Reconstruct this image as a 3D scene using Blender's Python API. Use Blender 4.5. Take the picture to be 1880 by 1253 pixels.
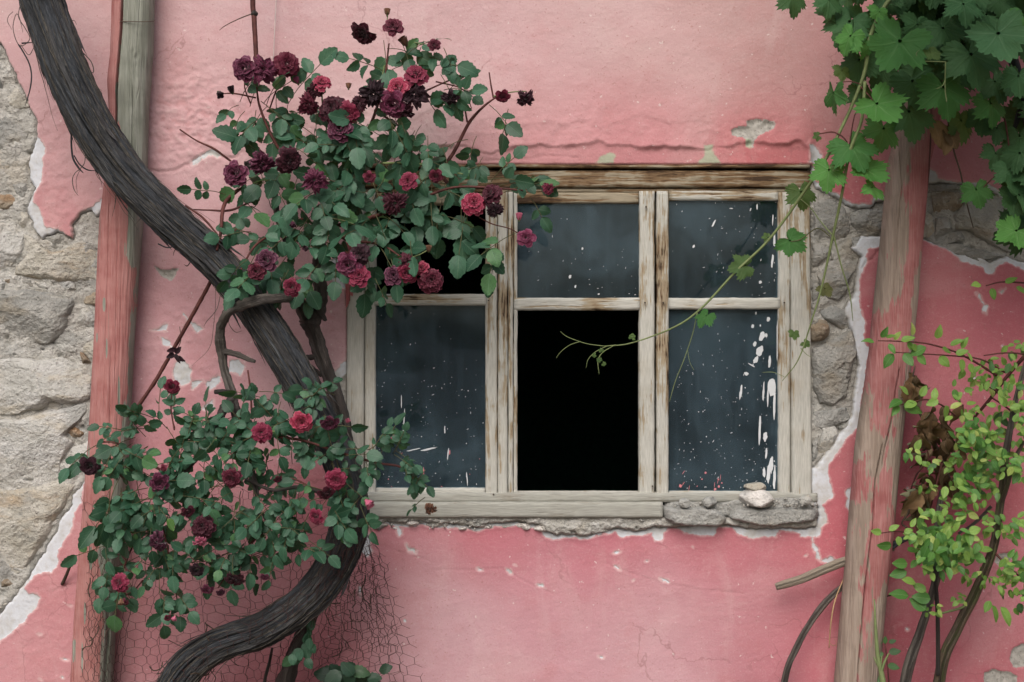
import bpy, bmesh, math, random
import numpy as np
from mathutils import Vector, Matrix

# ------------------------------------------------------------------ camera, sky, sun, exposure
for o in list(bpy.data.objects):
    bpy.data.objects.remove(o)
scene = bpy.context.scene
C = scene.collection
CAM_D, CAM_Z, PPM = 4.0, 1.6, 750.0          # metres to the wall, eye height, photo pixels per metre on the wall
cam = bpy.data.cameras.new('camera')
cam_o = bpy.data.objects.new('camera', cam)
C.objects.link(cam_o)
cam_o.location = (0, -CAM_D, CAM_Z)
cam_o.rotation_euler = (math.radians(90), 0, 0)
cam.sensor_width = 36
cam.lens = 36 * CAM_D / (1880 / PPM)
cam.clip_end = 500
scene.camera = cam_o

SUN_EL, SUN_AZ = math.radians(44), math.radians(192)     # azimuth clockwise from +Y (north)
world = bpy.data.worlds.new('World')
scene.world = world
world.use_nodes = True
wn = world.node_tree
wn.nodes.clear()
sky = wn.nodes.new('ShaderNodeTexSky')
sky.sky_type = 'NISHITA'
sky.sun_disc = False
sky.sun_elevation = SUN_EL
sky.sun_rotation = SUN_AZ
sky.air_density = 1.0
sky.dust_density = 6.0
sky.ozone_density = 1.0
hs = wn.nodes.new('ShaderNodeHueSaturation')
hs.inputs['Saturation'].default_value = 0.85
bg = wn.nodes.new('ShaderNodeBackground')
bg.inputs['Strength'].default_value = 0.105
wo = wn.nodes.new('ShaderNodeOutputWorld')
wn.links.new(sky.outputs[0], hs.inputs['Color'])
wn.links.new(hs.outputs[0], bg.inputs['Color'])
wn.links.new(bg.outputs[0], wo.inputs['Surface'])
sun = bpy.data.lights.new('sun', 'SUN')
sun.energy = 1.5
sun.angle = math.radians(42)
sun.color = (1.0, 0.975, 0.95)
sun_o = bpy.data.objects.new('sun', sun)
C.objects.link(sun_o)
sdir = Vector((math.sin(SUN_AZ) * math.cos(SUN_EL), math.cos(SUN_AZ) * math.cos(SUN_EL), math.sin(SUN_EL)))
sun_o.rotation_euler = sdir.to_track_quat('Z', 'Y').to_euler()
sun_o.location = (0, -6, 8)
vs = scene.view_settings
vs.view_transform = 'Standard'
vs.look = 'None'
vs.gamma = 1.0
vs.use_curve_mapping = False
vs.exposure = 0.25

# ------------------------------------------------------------------ helpers
rng = random.Random(7)
nrg = np.random.default_rng(7)


def W(px, py, d=0.0):
    """The place in the scene of a spot measured on the photograph, d metres in front of the wall."""
    k = (CAM_D - d) / CAM_D / PPM
    return Vector(((px - 940) * k, -d, CAM_Z - (py - 626.5) * k))


def perlin(x, y, seed=0):
    xi = np.floor(x).astype(np.int64)
    yi = np.floor(y).astype(np.int64)
    xf, yf = x - xi, y - yi
    u = xf * xf * xf * (xf * (xf * 6 - 15) + 10)
    v = yf * yf * yf * (yf * (yf * 6 - 15) + 10)

    def g(ix, iy, dx, dy):
        h = (ix * 374761393 + iy * 668265263 + seed * 982451653) & 0xffffffff
        h = ((h ^ (h >> 13)) * 1274126177) & 0xffffffff
        h = (h ^ (h >> 16)) & 0xffff
        a = h * (2 * np.pi / 65536)
        return np.cos(a) * dx + np.sin(a) * dy
    a = g(xi, yi, xf, yf)
    b = g(xi + 1, yi, xf - 1, yf)
    c = g(xi, yi + 1, xf, yf - 1)
    d = g(xi + 1, yi + 1, xf - 1, yf - 1)
    return (a + (b - a) * u + (c - a) * v + (a - b - c + d) * u * v) * 1.4


def fbm(x, y, octaves=4, seed=0, gain=0.5):
    r, amp, tot = 0, 1.0, 0
    for i in range(octaves):
        r = r + amp * perlin(x * 2 ** i, y * 2 ** i, seed + i * 17)
        tot += amp
        amp *= gain
    return r / tot


def ridged(x, y, octaves=4, seed=0):
    r, amp, tot = 0, 1.0, 0
    for i in range(octaves):
        r = r + amp * (1 - 2 * np.abs(perlin(x * 2 ** i, y * 2 ** i, seed + i * 13)))
        tot += amp
        amp *= 0.5
    return r / tot


def sstep(a, b, x):
    t = np.clip((x - a) / (b - a), 0, 1)
    return t * t * (3 - 2 * t)


def seg_dist(X, Y, ax, ay, bx, by):
    dx, dy = bx - ax, by - ay
    t = np.clip(((X - ax) * dx + (Y - ay) * dy) / (dx * dx + dy * dy + 1e-9), 0, 1)
    return np.hypot(X - ax - t * dx, Y - ay - t * dy)


def sdf(X, Y, poly, far=45.0):
    """Signed distance to a polygon, positive inside, limited to +-far."""
    out = np.full(X.shape, -far)
    p = np.array(poly, float)
    m = (X > p[:, 0].min() - far) & (X < p[:, 0].max() + far) & (Y > p[:, 1].min() - far) & (Y < p[:, 1].max() + far)
    x, y = X[m], Y[m]
    if x.size == 0:
        return out
    d = np.full(x.shape, 1e9)
    ins = np.zeros(x.shape, bool)
    for i in range(len(p)):
        ax, ay = p[i - 1]
        bx, by = p[i]
        d = np.minimum(d, seg_dist(x, y, ax, ay, bx, by))
        if ay != by:
            c = ((ay > y) != (by > y)) & (x < (bx - ax) * (y - ay) / (by - ay) + ax)
            ins ^= c
    out[m] = np.clip(np.where(ins, d, -d), -far, far)
    return out


def smooth_path(pts, n):
    """Catmull-Rom through points (any dimension), n samples evenly along the length."""
    P = np.array(pts, float)
    if len(P) == 2:
        t = np.linspace(0, 1, n)[:, None]
        return P[0] * (1 - t) + P[1] * t
    Q = np.vstack([2 * P[0] - P[1], P, 2 * P[-1] - P[-2]])
    res = []
    for i in range(1, len(Q) - 2):
        a, b, c, d = Q[i - 1], Q[i], Q[i + 1], Q[i + 2]
        for t in np.linspace(0, 1, 14, endpoint=False):
            res.append(0.5 * (2 * b + (c - a) * t + (2 * a - 5 * b + 4 * c - d) * t * t + (3 * b - a - 3 * c + d) * t ** 3))
    res.append(P[-1])
    R = np.array(res)
    L = np.concatenate([[0], np.cumsum(np.linalg.norm(np.diff(R[:, :3], axis=0), axis=1))])
    s = np.linspace(0, L[-1], n)
    return np.stack([np.interp(s, L, R[:, k]) for k in range(R.shape[1])], 1)


# ---- meshes and objects
def np_mesh(name, V, F, uv=None, attrs=None, smooth=True):
    """V (n,3); F (m,3) or (m,4) index array."""
    me = bpy.data.meshes.new(name)
    V = np.asarray(V, np.float32)
    F = np.asarray(F, np.int32)
    k = F.shape[1]
    me.vertices.add(len(V))
    me.vertices.foreach_set('co', V.ravel())
    me.loops.add(F.size)
    me.loops.foreach_set('vertex_index', F.ravel())
    me.polygons.add(len(F))
    me.polygons.foreach_set('loop_start', np.arange(0, F.size, k, dtype=np.int32))
    me.polygons.foreach_set('use_smooth', np.full(len(F), smooth))
    if uv is not None:
        l = me.uv_layers.new(name='UVMap')
        l.data.foreach_set('uv', np.asarray(uv, np.float32)[F.ravel()].ravel())
    for n, a in (attrs or {}).items():
        a = np.asarray(a, np.float32)
        if a.ndim == 1:
            me.attributes.new(n, 'FLOAT', 'POINT').data.foreach_set('value', a)
        else:
            a4 = np.ones((len(a), 4), np.float32)
            a4[:, :3] = a
            me.attributes.new(n, 'FLOAT_COLOR', 'POINT').data.foreach_set('color', a4.ravel())
    me.update(calc_edges=True)
    me.validate()
    return me


class MB:
    """Collects pieces (verts, faces, uvs, float attributes) into one mesh."""
    def __init__(self):
        self.v, self.f, self.u, self.a, self.n = [], [], [], [], 0

    def add(self, V, F, uv=None, a=None):
        V = np.asarray(V, float)
        F = np.asarray(F, int)
        if F.shape[1] == 4:
            F = np.vstack([F[:, [0, 1, 2]], F[:, [0, 2, 3]]])
        self.v.append(V)
        self.f.append(F + self.n)
        self.u.append(np.zeros((len(V), 2)) if uv is None else np.asarray(uv, float))
        self.a.append(np.zeros(len(V)) if a is None else np.asarray(a, float))
        self.n += len(V)

    def mesh(self, name):
        return np_mesh(name, np.vstack(self.v), np.vstack(self.f), np.vstack(self.u), {'tint': np.concatenate(self.a)})


def link(name, me, mat, parent=None, kind=None):
    o = bpy.data.objects.new(name, me)
    C.objects.link(o)
    if mat is not None and len(me.materials) == 0:
        me.materials.append(mat)
    if parent is not None:
        o.parent = parent
        q, loc = parent, Vector()
        while q is not None:
            loc += q.location
            q = q.parent
        o.matrix_parent_inverse = Matrix.Translation(-loc)
    if kind:
        o['kind'] = kind
    return o


def centred(name, me, mat, parent=None, kind=None):
    """Link a mesh built in world coordinates with its origin moved to its middle."""
    n = len(me.vertices)
    co = np.empty(n * 3, np.float32)
    me.vertices.foreach_get('co', co)
    co = co.reshape(-1, 3)
    c = (co.min(0) + co.max(0)) / 2
    me.vertices.foreach_set('co', (co - c).ravel())
    me.update()
    o = link(name, me, mat, parent, kind)
    o.matrix_basis = Matrix.Translation(Vector(c.tolist()))
    return o


def tag(o, label=None, cat=None, group=None, kind=None):
    if label: o['label'] = label
    if cat: o['category'] = cat
    if group: o['group'] = group
    if kind: o['kind'] = kind
    return o


def thing(name, loc, label, cat, group=None):
    o = bpy.data.objects.new(name, None)
    o.empty_display_size = 0.05
    C.objects.link(o)
    o.location = loc
    return tag(o, label, cat, group)


def tube_geo(pts, radii, segs=6, cap=True, lump=0.0, seed=0, lump_f=8.0):
    """A tube along points; returns V, F(quads), uv (around, along in metres)."""
    P = np.array([list(p) for p in pts], float)
    n = len(P)
    R = np.broadcast_to(np.asarray(radii, float), (n,)) if np.ndim(radii) else np.full(n, radii)
    T = np.gradient(P, axis=0)
    T /= np.linalg.norm(T, axis=1)[:, None] + 1e-12
    L = np.concatenate([[0], np.cumsum(np.linalg.norm(np.diff(P, axis=0), axis=1))])
    up = np.array([0, -1.0, 0])
    if abs(T[0] @ up) > 0.9:
        up = np.array([1.0, 0, 0])
    N = np.zeros_like(P)
    b = up - T[0] * (up @ T[0])
    N[0] = b / np.linalg.norm(b)
    for i in range(1, n):
        b = N[i - 1] - T[i] * (N[i - 1] @ T[i])
        N[i] = b / (np.linalg.norm(b) + 1e-12)
    B = np.cross(T, N)
    th = np.linspace(0, 2 * np.pi, segs, endpoint=False)
    rad = R[:, None] * np.ones((1, segs))
    if lump:
        rm = R.mean()
        a1, s1 = np.meshgrid(np.cos(th) * 1.3, L / max(rm * lump_f, 1e-4))
        a2, _ = np.meshgrid(np.sin(th) * 1.3, L)
        rad = rad * (1 + lump * (fbm(s1 + a1, a2 + seed * 3.1, 3, seed) * 1.6))
    V = P[:, None, :] + rad[:, :, None] * (np.cos(th)[None, :, None] * N[:, None, :] + np.sin(th)[None, :, None] * B[:, None, :])
    V = V.reshape(-1, 3)
    i, j = np.meshgrid(np.arange(n - 1), np.arange(segs), indexing='ij')
    a = (i * segs + j).ravel()
    bb = (i * segs + (j + 1) % segs).ravel()
    F = np.stack([a, bb, bb + segs, a + segs], 1)
    uv = np.stack([np.tile(th / (2 * np.pi), n) * R.mean() * 6.28, np.repeat(L, segs)], 1)
    if cap:
        V = np.vstack([V, P[0], P[-1]])
        uv = np.vstack([uv, uv[0], uv[-1]])
        j = np.arange(segs)
        k = (j + 1) % segs
        c0, c1 = n * segs, n * segs + 1
        F = np.vstack([F, np.stack([np.full(segs, c0), k, j, j], 1), np.stack([np.full(segs, c1), (n - 1) * segs + j, (n - 1) * segs + k, (n - 1) * segs + k], 1)])
    return V, F, uv


def tri(F):
    F = np.asarray(F)
    if F.shape[1] == 3:
        return F
    t = np.vstack([F[:, [0, 1, 2]], F[:, [0, 2, 3]]])
    return t[(t[:, 0] != t[:, 1]) & (t[:, 1] != t[:, 2]) & (t[:, 0] != t[:, 2])]


def tube(name, pts, radii, mat, parent=None, segs=8, n=None, lump=0.0, seed=0, kind=None, lump_f=8.0):
    pr = np.array([list(p) + [r] for p, r in zip(pts, radii if np.ndim(radii) else [radii] * len(pts))], float)
    n = n or max(8, len(pts) * 6)
    S = smooth_path(pr, n)
    V, F, uv = tube_geo(S[:, :3], S[:, 3], segs, True, lump, seed, lump_f)
    me = np_mesh(name, V, tri(F), uv)
    return centred(name, me, mat, parent, kind)


def px_path(l, d=0.1):
    """[(px,py) or (px,py,d)] -> points"""
    return [W(p[0], p[1], p[2] if len(p) > 2 else d) for p in l]


# ---- node helpers
def srgb(r, g, b):
    return tuple(((c / 255 + 0.055) / 1.055) ** 2.4 if c > 10 else c / 255 / 12.92 for c in (r, g, b)) + (1.0,)


class NT:
    def __init__(self, name):
        self.m = bpy.data.materials.new(name)
        self.m.use_nodes = True
        self.t = self.m.node_tree
        self.t.nodes.clear()
        self.out = self.t.nodes.new('ShaderNodeOutputMaterial')

    def n(self, typ, ins=None, **props):
        nd = self.t.nodes.new('ShaderNode' + typ)
        for k, v in props.items():
            setattr(nd, k, v)
        for k, v in (ins or {}).items():
            s = nd.inputs[k]
            if isinstance(v, bpy.types.NodeSocket):
                self.t.links.new(v, s)
            else:
                s.default_value = v
        return nd

    def attr(self, name, what='Fac'):
        return self.n('Attribute', attribute_name=name).outputs[what]

    def math(self, op, a, b=0.0, c=0.0, clamp=False):
        return self.n('Math', {0: a, 1: b, 2: c}, operation=op, use_clamp=clamp).outputs[0]

    def mix(self, f, a, b, mode='MIX'):
        return self.n('Mix', {0: f, 6: a, 7: b}, data_type='RGBA', blend_type=mode).outputs[2]

    def noise(self, vec, scale, detail=3.0, rough=0.55, what='Fac', dist=0.0):
        return self.n('TexNoise', {'Vector': vec, 'Scale': scale, 'Detail': detail, 'Roughness': rough, 'Distortion': dist}).outputs[what]

    def mapping(self, vec, scale=(1, 1, 1), loc=(0, 0, 0)):
        return self.n('Mapping', {'Vector': vec, 'Scale': scale, 'Location': loc}).outputs[0]

    def ss(self, x, a, b):
        return self.n('MapRange', {0: x, 1: a, 2: b}, interpolation_type='SMOOTHSTEP').outputs[0]

    def ramp(self, f, stops):
        r = self.n('ValToRGB', {0: f})
        e = r.color_ramp.elements
        while len(e) > 1:
            e.remove(e[-1])
        e[0].position, e[0].color = stops[0]
        for p, c in stops[1:]:
            x = e.new(p)
            x.color = c
        return r.outputs[0]

    def bump(self, h, strength=0.3, dist=0.002, normal=None):
        ins = {'Height': h, 'Strength': strength, 'Distance': dist}
        if normal is not None:
            ins['Normal'] = normal
        return self.n('Bump', ins).outputs[0]

    def obj(self):
        return self.n('TexCoord').outputs['Object']

    def uv(self):
        return self.n('TexCoord').outputs['UV']

    def pos(self):
        return self.n('NewGeometry').outputs['Position']

    def rand(self):
        return self.n('ObjectInfo').outputs['Random']

    def done(self, col, rough=0.85, normal=None, spec=0.3, extra=None, **kw):
        ins = {'Base Color': col, 'Roughness': rough, 'Specular IOR Level': spec}
        if normal is not None:
            ins['Normal'] = normal
        ins.update(extra or {})
        p = self.n('BsdfPrincipled', ins)
        self.t.links.new(p.outputs[0], self.out.inputs['Surface'])
        return self.m

    def surf(self, s):
        self.t.links.new(s, self.out.inputs['Surface'])
        return self.m
# ------------------------------------------------------------------ materials
def mat_plaster():
    t = NT('pink_plaster')
    P = t.pos()
    dp, dw, dg, dgr = t.attr('d_pink'), t.attr('d_coat'), t.attr('d_grey'), t.attr('d_green')
    n1 = t.noise(P, 90, 4)
    n2 = t.noise(P, 16, 5, 0.6)
    n3 = t.noise(P, 4.5, 5, 0.6)
    n4 = t.noise(t.mapping(P, (2.6, 1, 0.8)), 3.5, 5, 0.65, dist=0.8)      # rain streaks
    n5 = t.noise(t.mapping(P, (1, 1, 2.2)), 26, 5, 0.7, dist=1.0)      # trowel marks
    fine = t.math('MULTIPLY', t.math('SUBTRACT', n1, 0.5), 5.0)
    pink = t.attr('paint', 'Color')
    pale = t.mix(0.4, pink, (0.66, 0.53, 0.51, 1))
    deep = t.mix(0.42, pink, (0.42, 0.15, 0.15, 1))
    c = t.mix(t.math('MULTIPLY', t.ss(n3, 0.5, 0.68), 0.5), pink, deep)
    c = t.mix(t.math('MULTIPLY', t.ss(n4, 0.5, 0.72), 0.4), c, pale)
    c = t.mix(t.math('MULTIPLY', t.ss(n2, 0.53, 0.72), 0.42), c, deep)
    c = t.mix(t.math('MULTIPLY', t.ss(n5, 0.54, 0.72), 0.35), c, pale)
    nb = t.noise(P, 1.9, 6, 0.7, dist=0.7)
    c = t.mix(t.math('MULTIPLY', t.ss(nb, 0.5, 0.66), 0.35), c, deep)
    c = t.mix(t.math('MULTIPLY', t.ss(nb, 0.48, 0.34), 0.35), c, pale)
    # rubbed, nearly white spots on the high points and grime in fine specks
    sp = t.noise(P, 150, 2)
    c = t.mix(t.math('MULTIPLY', t.ss(sp, 0.66, 0.72), 0.5), c, (0.33, 0.16, 0.15, 1))
    c = t.mix(t.math('MULTIPLY', t.ss(t.noise(P, 62, 3), 0.69, 0.73), 0.55), c, (0.72, 0.66, 0.64, 1))
    gr = t.noise(P, 300, 2)
    c = t.mix(t.math('MULTIPLY', t.ss(gr, 0.52, 0.68), 0.28), c, deep)
    c = t.mix(t.math('MULTIPLY', t.ss(gr, 0.46, 0.32), 0.28), c, pale)
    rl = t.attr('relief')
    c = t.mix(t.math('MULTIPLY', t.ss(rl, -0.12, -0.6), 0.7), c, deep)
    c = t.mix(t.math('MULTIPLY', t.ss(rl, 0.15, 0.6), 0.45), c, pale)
    # hairline cracks where the plaster has moved
    Pw = t.n('VectorMath', {0: P, 1: t.n('VectorMath', {0: t.noise(P, 9, 4, what='Color'), 1: (0.16, 0.16, 0.16)}, operation='MULTIPLY').outputs[0]}, operation='ADD').outputs[0]
    ve = t.n('TexVoronoi', {'Vector': Pw, 'Scale': 4.2}, feature='DISTANCE_TO_EDGE').outputs['Distance']
    hair = t.math('MULTIPLY', t.ss(ve, 0.010, 0.003), t.ss(t.noise(P, 3.1, 3), 0.52, 0.62))
    c = t.mix(t.math('MULTIPLY', hair, 0.3), c, (0.20, 0.08, 0.08, 1))
    # bare white coat
    wcol = t.mix(t.ss(n2, 0.42, 0.7), (0.58, 0.605, 0.65, 1), (0.45, 0.44, 0.42, 1))
    wcol = t.mix(t.math('MULTIPLY', t.ss(n1, 0.5, 0.7), 0.35), wcol, (0.42, 0.39, 0.35, 1))
    pm = t.ss(t.math('ADD', dp, fine), -0.5, 0.7)
    c = t.mix(pm, wcol, c)
    # rim where the paint film lifts: pale edge
    rim = t.math('MULTIPLY', t.ss(t.math('ADD', dp, fine), 4.5, 0.5), pm)
    c = t.mix(t.math('MULTIPLY', rim, 0.35), c, (0.72, 0.6, 0.58, 1))
    # cement base
    gcol = t.mix(t.ss(n1, 0.35, 0.65), (0.30, 0.29, 0.265, 1), (0.42, 0.40, 0.37, 1))
    gcol = t.mix(t.math('MULTIPLY', t.ss(sp, 0.6, 0.7), 0.6), gcol, (0.12, 0.11, 0.1, 1))
    c = t.mix(t.ss(t.math('ADD', dg, fine), -0.5, 0.8), c, gcol)
    c = t.mix(t.ss(t.math('MULTIPLY_ADD', fine, -1.0, dw), 1.0, -2.0), c, gcol)
    c = t.mix(t.math('MULTIPLY', t.ss(t.math('ADD', dgr, fine), -2.0, 1.5), 0.85), c, (0.36, 0.42, 0.31, 1))
    h = t.math('ADD', t.math('MULTIPLY', n1, 0.5), t.math('ADD', t.math('MULTIPLY', n2, 0.9), t.math('MULTIPLY', sp, 0.25)))
    h = t.math('ADD', h, t.math('MULTIPLY', pm, 0.35))
    return t.done(c, 0.85, t.bump(h, 0.6, 0.004), 0.2)


def mat_stone(name, c1, c2, c3, dark=(0.1, 0.09, 0.08, 1), scale=1.0):
    t = NT(name)
    P = t.obj()
    r = t.rand()
    P = t.n('VectorMath', {0: P, 1: t.n('CombineXYZ', {0: t.math('MULTIPLY', r, 31.0), 1: t.math('MULTIPLY', r, 17.0), 2: r}).outputs[0]}, operation='ADD').outputs[0]
    n1 = t.noise(P, 14 * scale, 6, 0.62)
    n2 = t.noise(P, 60 * scale, 5, 0.6)
    n3 = t.noise(t.mapping(P, (1, 1, 2.4)), 9 * scale, 5, 0.6, dist=0.6)
    n4 = t.noise(P, 160, 3)
    c = t.mix(t.ss(n1, 0.38, 0.62), c1, c2)
    c = t.mix(t.math('MULTIPLY', t.ss(n3, 0.5, 0.68), 0.75), c, c3)
    c = t.mix(t.math('MULTIPLY', t.ss(n2, 0.55, 0.72), 0.45), c, (0.56, 0.54, 0.5, 1))
    c = t.mix(t.math('MULTIPLY', t.ss(n4, 0.63, 0.72), 0.7), c, dark)
    c = t.mix(t.math('MULTIPLY', t.ss(n2, 0.4, 0.28), 0.55), c, dark)
    n5 = t.noise(P, 5.5 * scale, 4, 0.6)
    c = t.mix(t.math('MULTIPLY', t.ss(n5, 0.54, 0.68), 0.4), c, (0.33, 0.285, 0.215, 1))
    c = t.mix(t.math('MULTIPLY', t.ss(n5, 0.47, 0.36), 0.5), c, (0.24, 0.25, 0.245, 1))
    h = t.math('ADD', t.math('MULTIPLY', n2, 1.0), t.math('ADD', t.math('MULTIPLY', n1, 1.0), t.math('MULTIPLY', n4, 0.6)))
    return t.done(c, 0.92, t.bump(h, 1.0, 0.008), 0.15)


def mat_wood(name, paint, bare, brown, amount, seed=0.0):
    """Weathered joinery: paint over grey and brown grain; the wear attribute 0..1 sets how much is bare."""
    t = NT(name)
    r = t.rand()
    uv = t.uv()
    off = t.n('CombineXYZ', {0: t.math('MULTIPLY', r, 13.0), 1: t.math('MULTIPLY', r, 57.0), 2: 0.0}).outputs[0]
    U = t.n('VectorMath', {0: uv, 1: off}, operation='ADD').outputs[0]
    wear = t.math('ADD', t.attr('wear'), amount)
    g1 = t.noise(t.mapping(U, (1, 0.045, 1)), 130, 4, 0.6)
    g2 = t.noise(t.mapping(U, (1, 0.06, 1)), 420, 3, 0.6)
    g3 = t.noise(t.mapping(U, (1, 0.16, 1)), 34, 4, 0.6)
    bl = t.noise(U, 9, 4, 0.6)
    m = t.math('ADD', t.math('MULTIPLY', g1, 0.45), t.math('ADD', t.math('MULTIPLY', g3, 0.4), t.math('MULTIPLY', bl, 0.35)))
    m = t.math('ADD', t.math('MULTIPLY_ADD', m, 1.75, -0.45), wear)
    c = t.mix(t.ss(g2, 0.35, 0.65), paint, tuple(x * 0.78 for x in paint[:3]) + (1,))
    c = t.mix(t.math('MULTIPLY', t.ss(bl, 0.45, 0.7), 0.35), c, bare)
    c = t.mix(t.ss(m, 0.64, 0.71), c, bare)
    bb = t.mix(t.ss(g2, 0.4, 0.62), bare, brown)
    c = t.mix(t.ss(m, 0.70, 0.78), c, bb)
    dk = t.ss(t.math('ADD', m, t.math('MULTIPLY', g2, 0.25)), 0.92, 0.99)
    c = t.mix(dk, c, (0.055, 0.032, 0.018, 1))
    cr = t.ss(t.noise(t.mapping(U, (1, 0.02, 1)), 60, 2, 0.5), 0.30, 0.24)
    c = t.mix(t.math('MULTIPLY', cr, 0.7), c, (0.07, 0.055, 0.04, 1))
    h = t.math('SUBTRACT', t.math('MULTIPLY', g2, 0.6), t.math('ADD', t.math('MULTIPLY', t.ss(m, 0.62, 0.72), 0.6), t.math('ADD', dk, cr)))
    return t.done(c, 0.78, t.bump(h, 0.6, 0.0025), 0.25)


def mat_post(name, wood1, wood2, pink):
    t = NT(name)
    uv = t.uv()
    p = t.attr('paint_edge')
    g1 = t.noise(t.mapping(uv, (1, 0.05, 1)), 120, 4, 0.6)
    g2 = t.noise(t.mapping(uv, (1, 0.035, 1)), 420, 3, 0.6)
    b = t.noise(uv, 14, 5, 0.6)
    w = t.mix(t.ss(g1, 0.35, 0.65), wood1, wood2)
    w = t.mix(t.math('MULTIPLY', t.ss(g2, 0.5, 0.7), 0.6), w, tuple(x * 0.5 for x in wood2[:3]) + (1,))
    w = t.mix(t.math('MULTIPLY', t.ss(b, 0.5, 0.7), 0.4), w, tuple(x * 0.7 for x in wood1[:3]) + (1,))
    pk = t.mix(t.ss(b, 0.35, 0.65), pink, tuple(x * k for x, k in zip(pink[:3], (0.8, 0.66, 0.66))) + (1,))
    pk = t.mix(t.math('MULTIPLY', t.ss(g2, 0.45, 0.65), 0.45), pk, (0.46, 0.26, 0.25, 1))
    pk = t.mix(t.math('MULTIPLY', t.ss(g1, 0.6, 0.72), 0.5), pk, tuple(x * 0.9 for x in wood1[:3]) + (1,))
    e = t.math('ADD', p, t.math('ADD', t.math('MULTIPLY', t.math('SUBTRACT', g2, 0.5), 1.6), t.math('MULTIPLY', t.math('SUBTRACT', g1, 0.5), 2.2)))
    c = t.mix(t.ss(e, -0.08, 0.08), w, pk)
    cr = t.ss(t.noise(t.mapping(uv, (1, 0.018, 1)), 55, 2, 0.5), 0.30, 0.25)
    c = t.mix(t.math('MULTIPLY', cr, 0.85), c, (0.05, 0.035, 0.03, 1))
    h = t.math('SUBTRACT', t.math('ADD', t.math('MULTIPLY', g2, 0.5), t.math('MULTIPLY', g1, 0.5)), t.math('MULTIPLY', cr, 1.6))
    return t.done(c, 0.8, t.bump(h, 0.55, 0.003), 0.25)


def mat_bark(name, c1, c2, c3, moss=0.0):
    t = NT(name)
    uv = t.uv()
    g1 = t.noise(t.mapping(uv, (1, 0.10, 1)), 70, 5, 0.65, dist=0.4)
    g2 = t.noise(t.mapping(uv, (1, 0.045, 1)), 380, 4, 0.6)
    b = t.noise(uv, 9, 4)
    c = t.mix(t.ss(g1, 0.35, 0.66), c1, c2)
    c = t.mix(t.math('MULTIPLY', t.ss(g2, 0.54, 0.68), 0.7), c, c3)
    c = t.mix(t.math('MULTIPLY', t.ss(b, 0.5, 0.7), 0.5), c, tuple(x * 0.6 for x in c1[:3]) + (1,))
    pl = t.noise(t.mapping(uv, (1, 0.09, 1)), 17, 3, 0.6)
    c = t.mix(t.math('MULTIPLY', t.ss(pl, 0.54, 0.62), 0.45), c, (c2[0] * 1.3, c2[1] * 0.9, c2[2] * 0.65, 1))
    if moss:
        c = t.mix(t.math('MULTIPLY', t.ss(t.noise(uv, 16, 4), 0.45, 0.6), moss), c, (0.06, 0.075, 0.02, 1))
    h = t.math('ADD', t.math('MULTIPLY_ADD', t.ss(pl, 0.5, 0.58), 0.9, g1), t.math('MULTIPLY', g2, 0.7))
    return t.done(c, 0.58, t.bump(h, 1.0, 0.009), 0.45)


def mat_leaf(name, c1, c2, c3, vein, trans=0.25, rough=0.45, spec=0.4):
    """Leaf blade: tone differs leaf to leaf (object random + tint), paler midrib and side veins by UV."""
    t = NT(name)
    uv = t.uv()
    r = t.math('FRACT', t.math('ADD', t.rand(), t.attr('tint')))
    sx = t.n('SeparateXYZ', {0: uv})
    u, v = sx.outputs[0], sx.outputs[1]
    au = t.math('ABSOLUTE', t.math('SUBTRACT', u, 0.5))
    mid = t.ss(au, 0.03, 0.008)
    side = t.math('SINE', t.math('MULTIPLY', t.math('SUBTRACT', v, t.math('MULTIPLY', au, 0.9)), 44.0))
    side = t.ss(side, 0.72, 0.98)
    n = t.noise(uv, 5, 3)
    c = t.mix(t.ss(r, 0.1, 0.85), c1, c2)
    c = t.mix(t.ss(r, 0.88, 0.98), c, c3)
    c = t.mix(t.math('MULTIPLY', t.ss(n, 0.4, 0.7), 0.35), c, tuple(x * 0.7 for x in c1[:3]) + (1,))
    c = t.mix(t.math('ADD', t.math('MULTIPLY', mid, 0.5), t.math('MULTIPLY', side, 0.13)), c, vein)
    # paler underside
    bf = t.n('NewGeometry').outputs['Backfacing']
    c = t.mix(t.math('MULTIPLY', bf, 0.45), c, (0.16, 0.24, 0.15, 1))
    h = t.math('ADD', t.math('MULTIPLY', side, -0.5), t.math('MULTIPLY', mid, -0.8))
    nb = t.bump(h, 0.35, 0.002)
    p = t.n('BsdfPrincipled', {'Base Color': c, 'Roughness': rough, 'Specular IOR Level': spec, 'Normal': nb}).outputs[0]
    tr = t.n('BsdfTranslucent', {'Color': t.mix(0.5, c, (0.22, 0.4, 0.05, 1))}).outputs[0]
    return t.surf(t.n('MixShader', {0: trans, 1: p, 2: tr}).outputs[0])


def mat_petal(name, dark, light, edge):
    t = NT(name)
    uv = t.uv()
    sx = t.n('SeparateXYZ', {0: uv})
    v = sx.outputs[1]
    r = t.rand()
    n = t.noise(t.mapping(uv, (9, 2, 1)), 3, 4)
    c = t.mix(t.ss(t.math('ADD', n, t.math('MULTIPLY', t.math('SUBTRACT', r, 0.5), 0.3)), 0.35, 0.68), dark, light)
    c = t.mix(t.math('MULTIPLY', t.ss(v, 0.9, 1.0), 0.4), c, edge)
    p = t.n('BsdfPrincipled', {'Base Color': c, 'Roughness': 0.55, 'Specular IOR Level': 0.25,
                               'Normal': t.bump(n, 0.4, 0.002), 'Sheen Weight': 0.15}).outputs[0]
    tr = t.n('BsdfTranslucent', {'Color': c}).outputs[0]
    return t.surf(t.n('MixShader', {0: 0.12, 1: p, 2: tr}).outputs[0])


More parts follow.
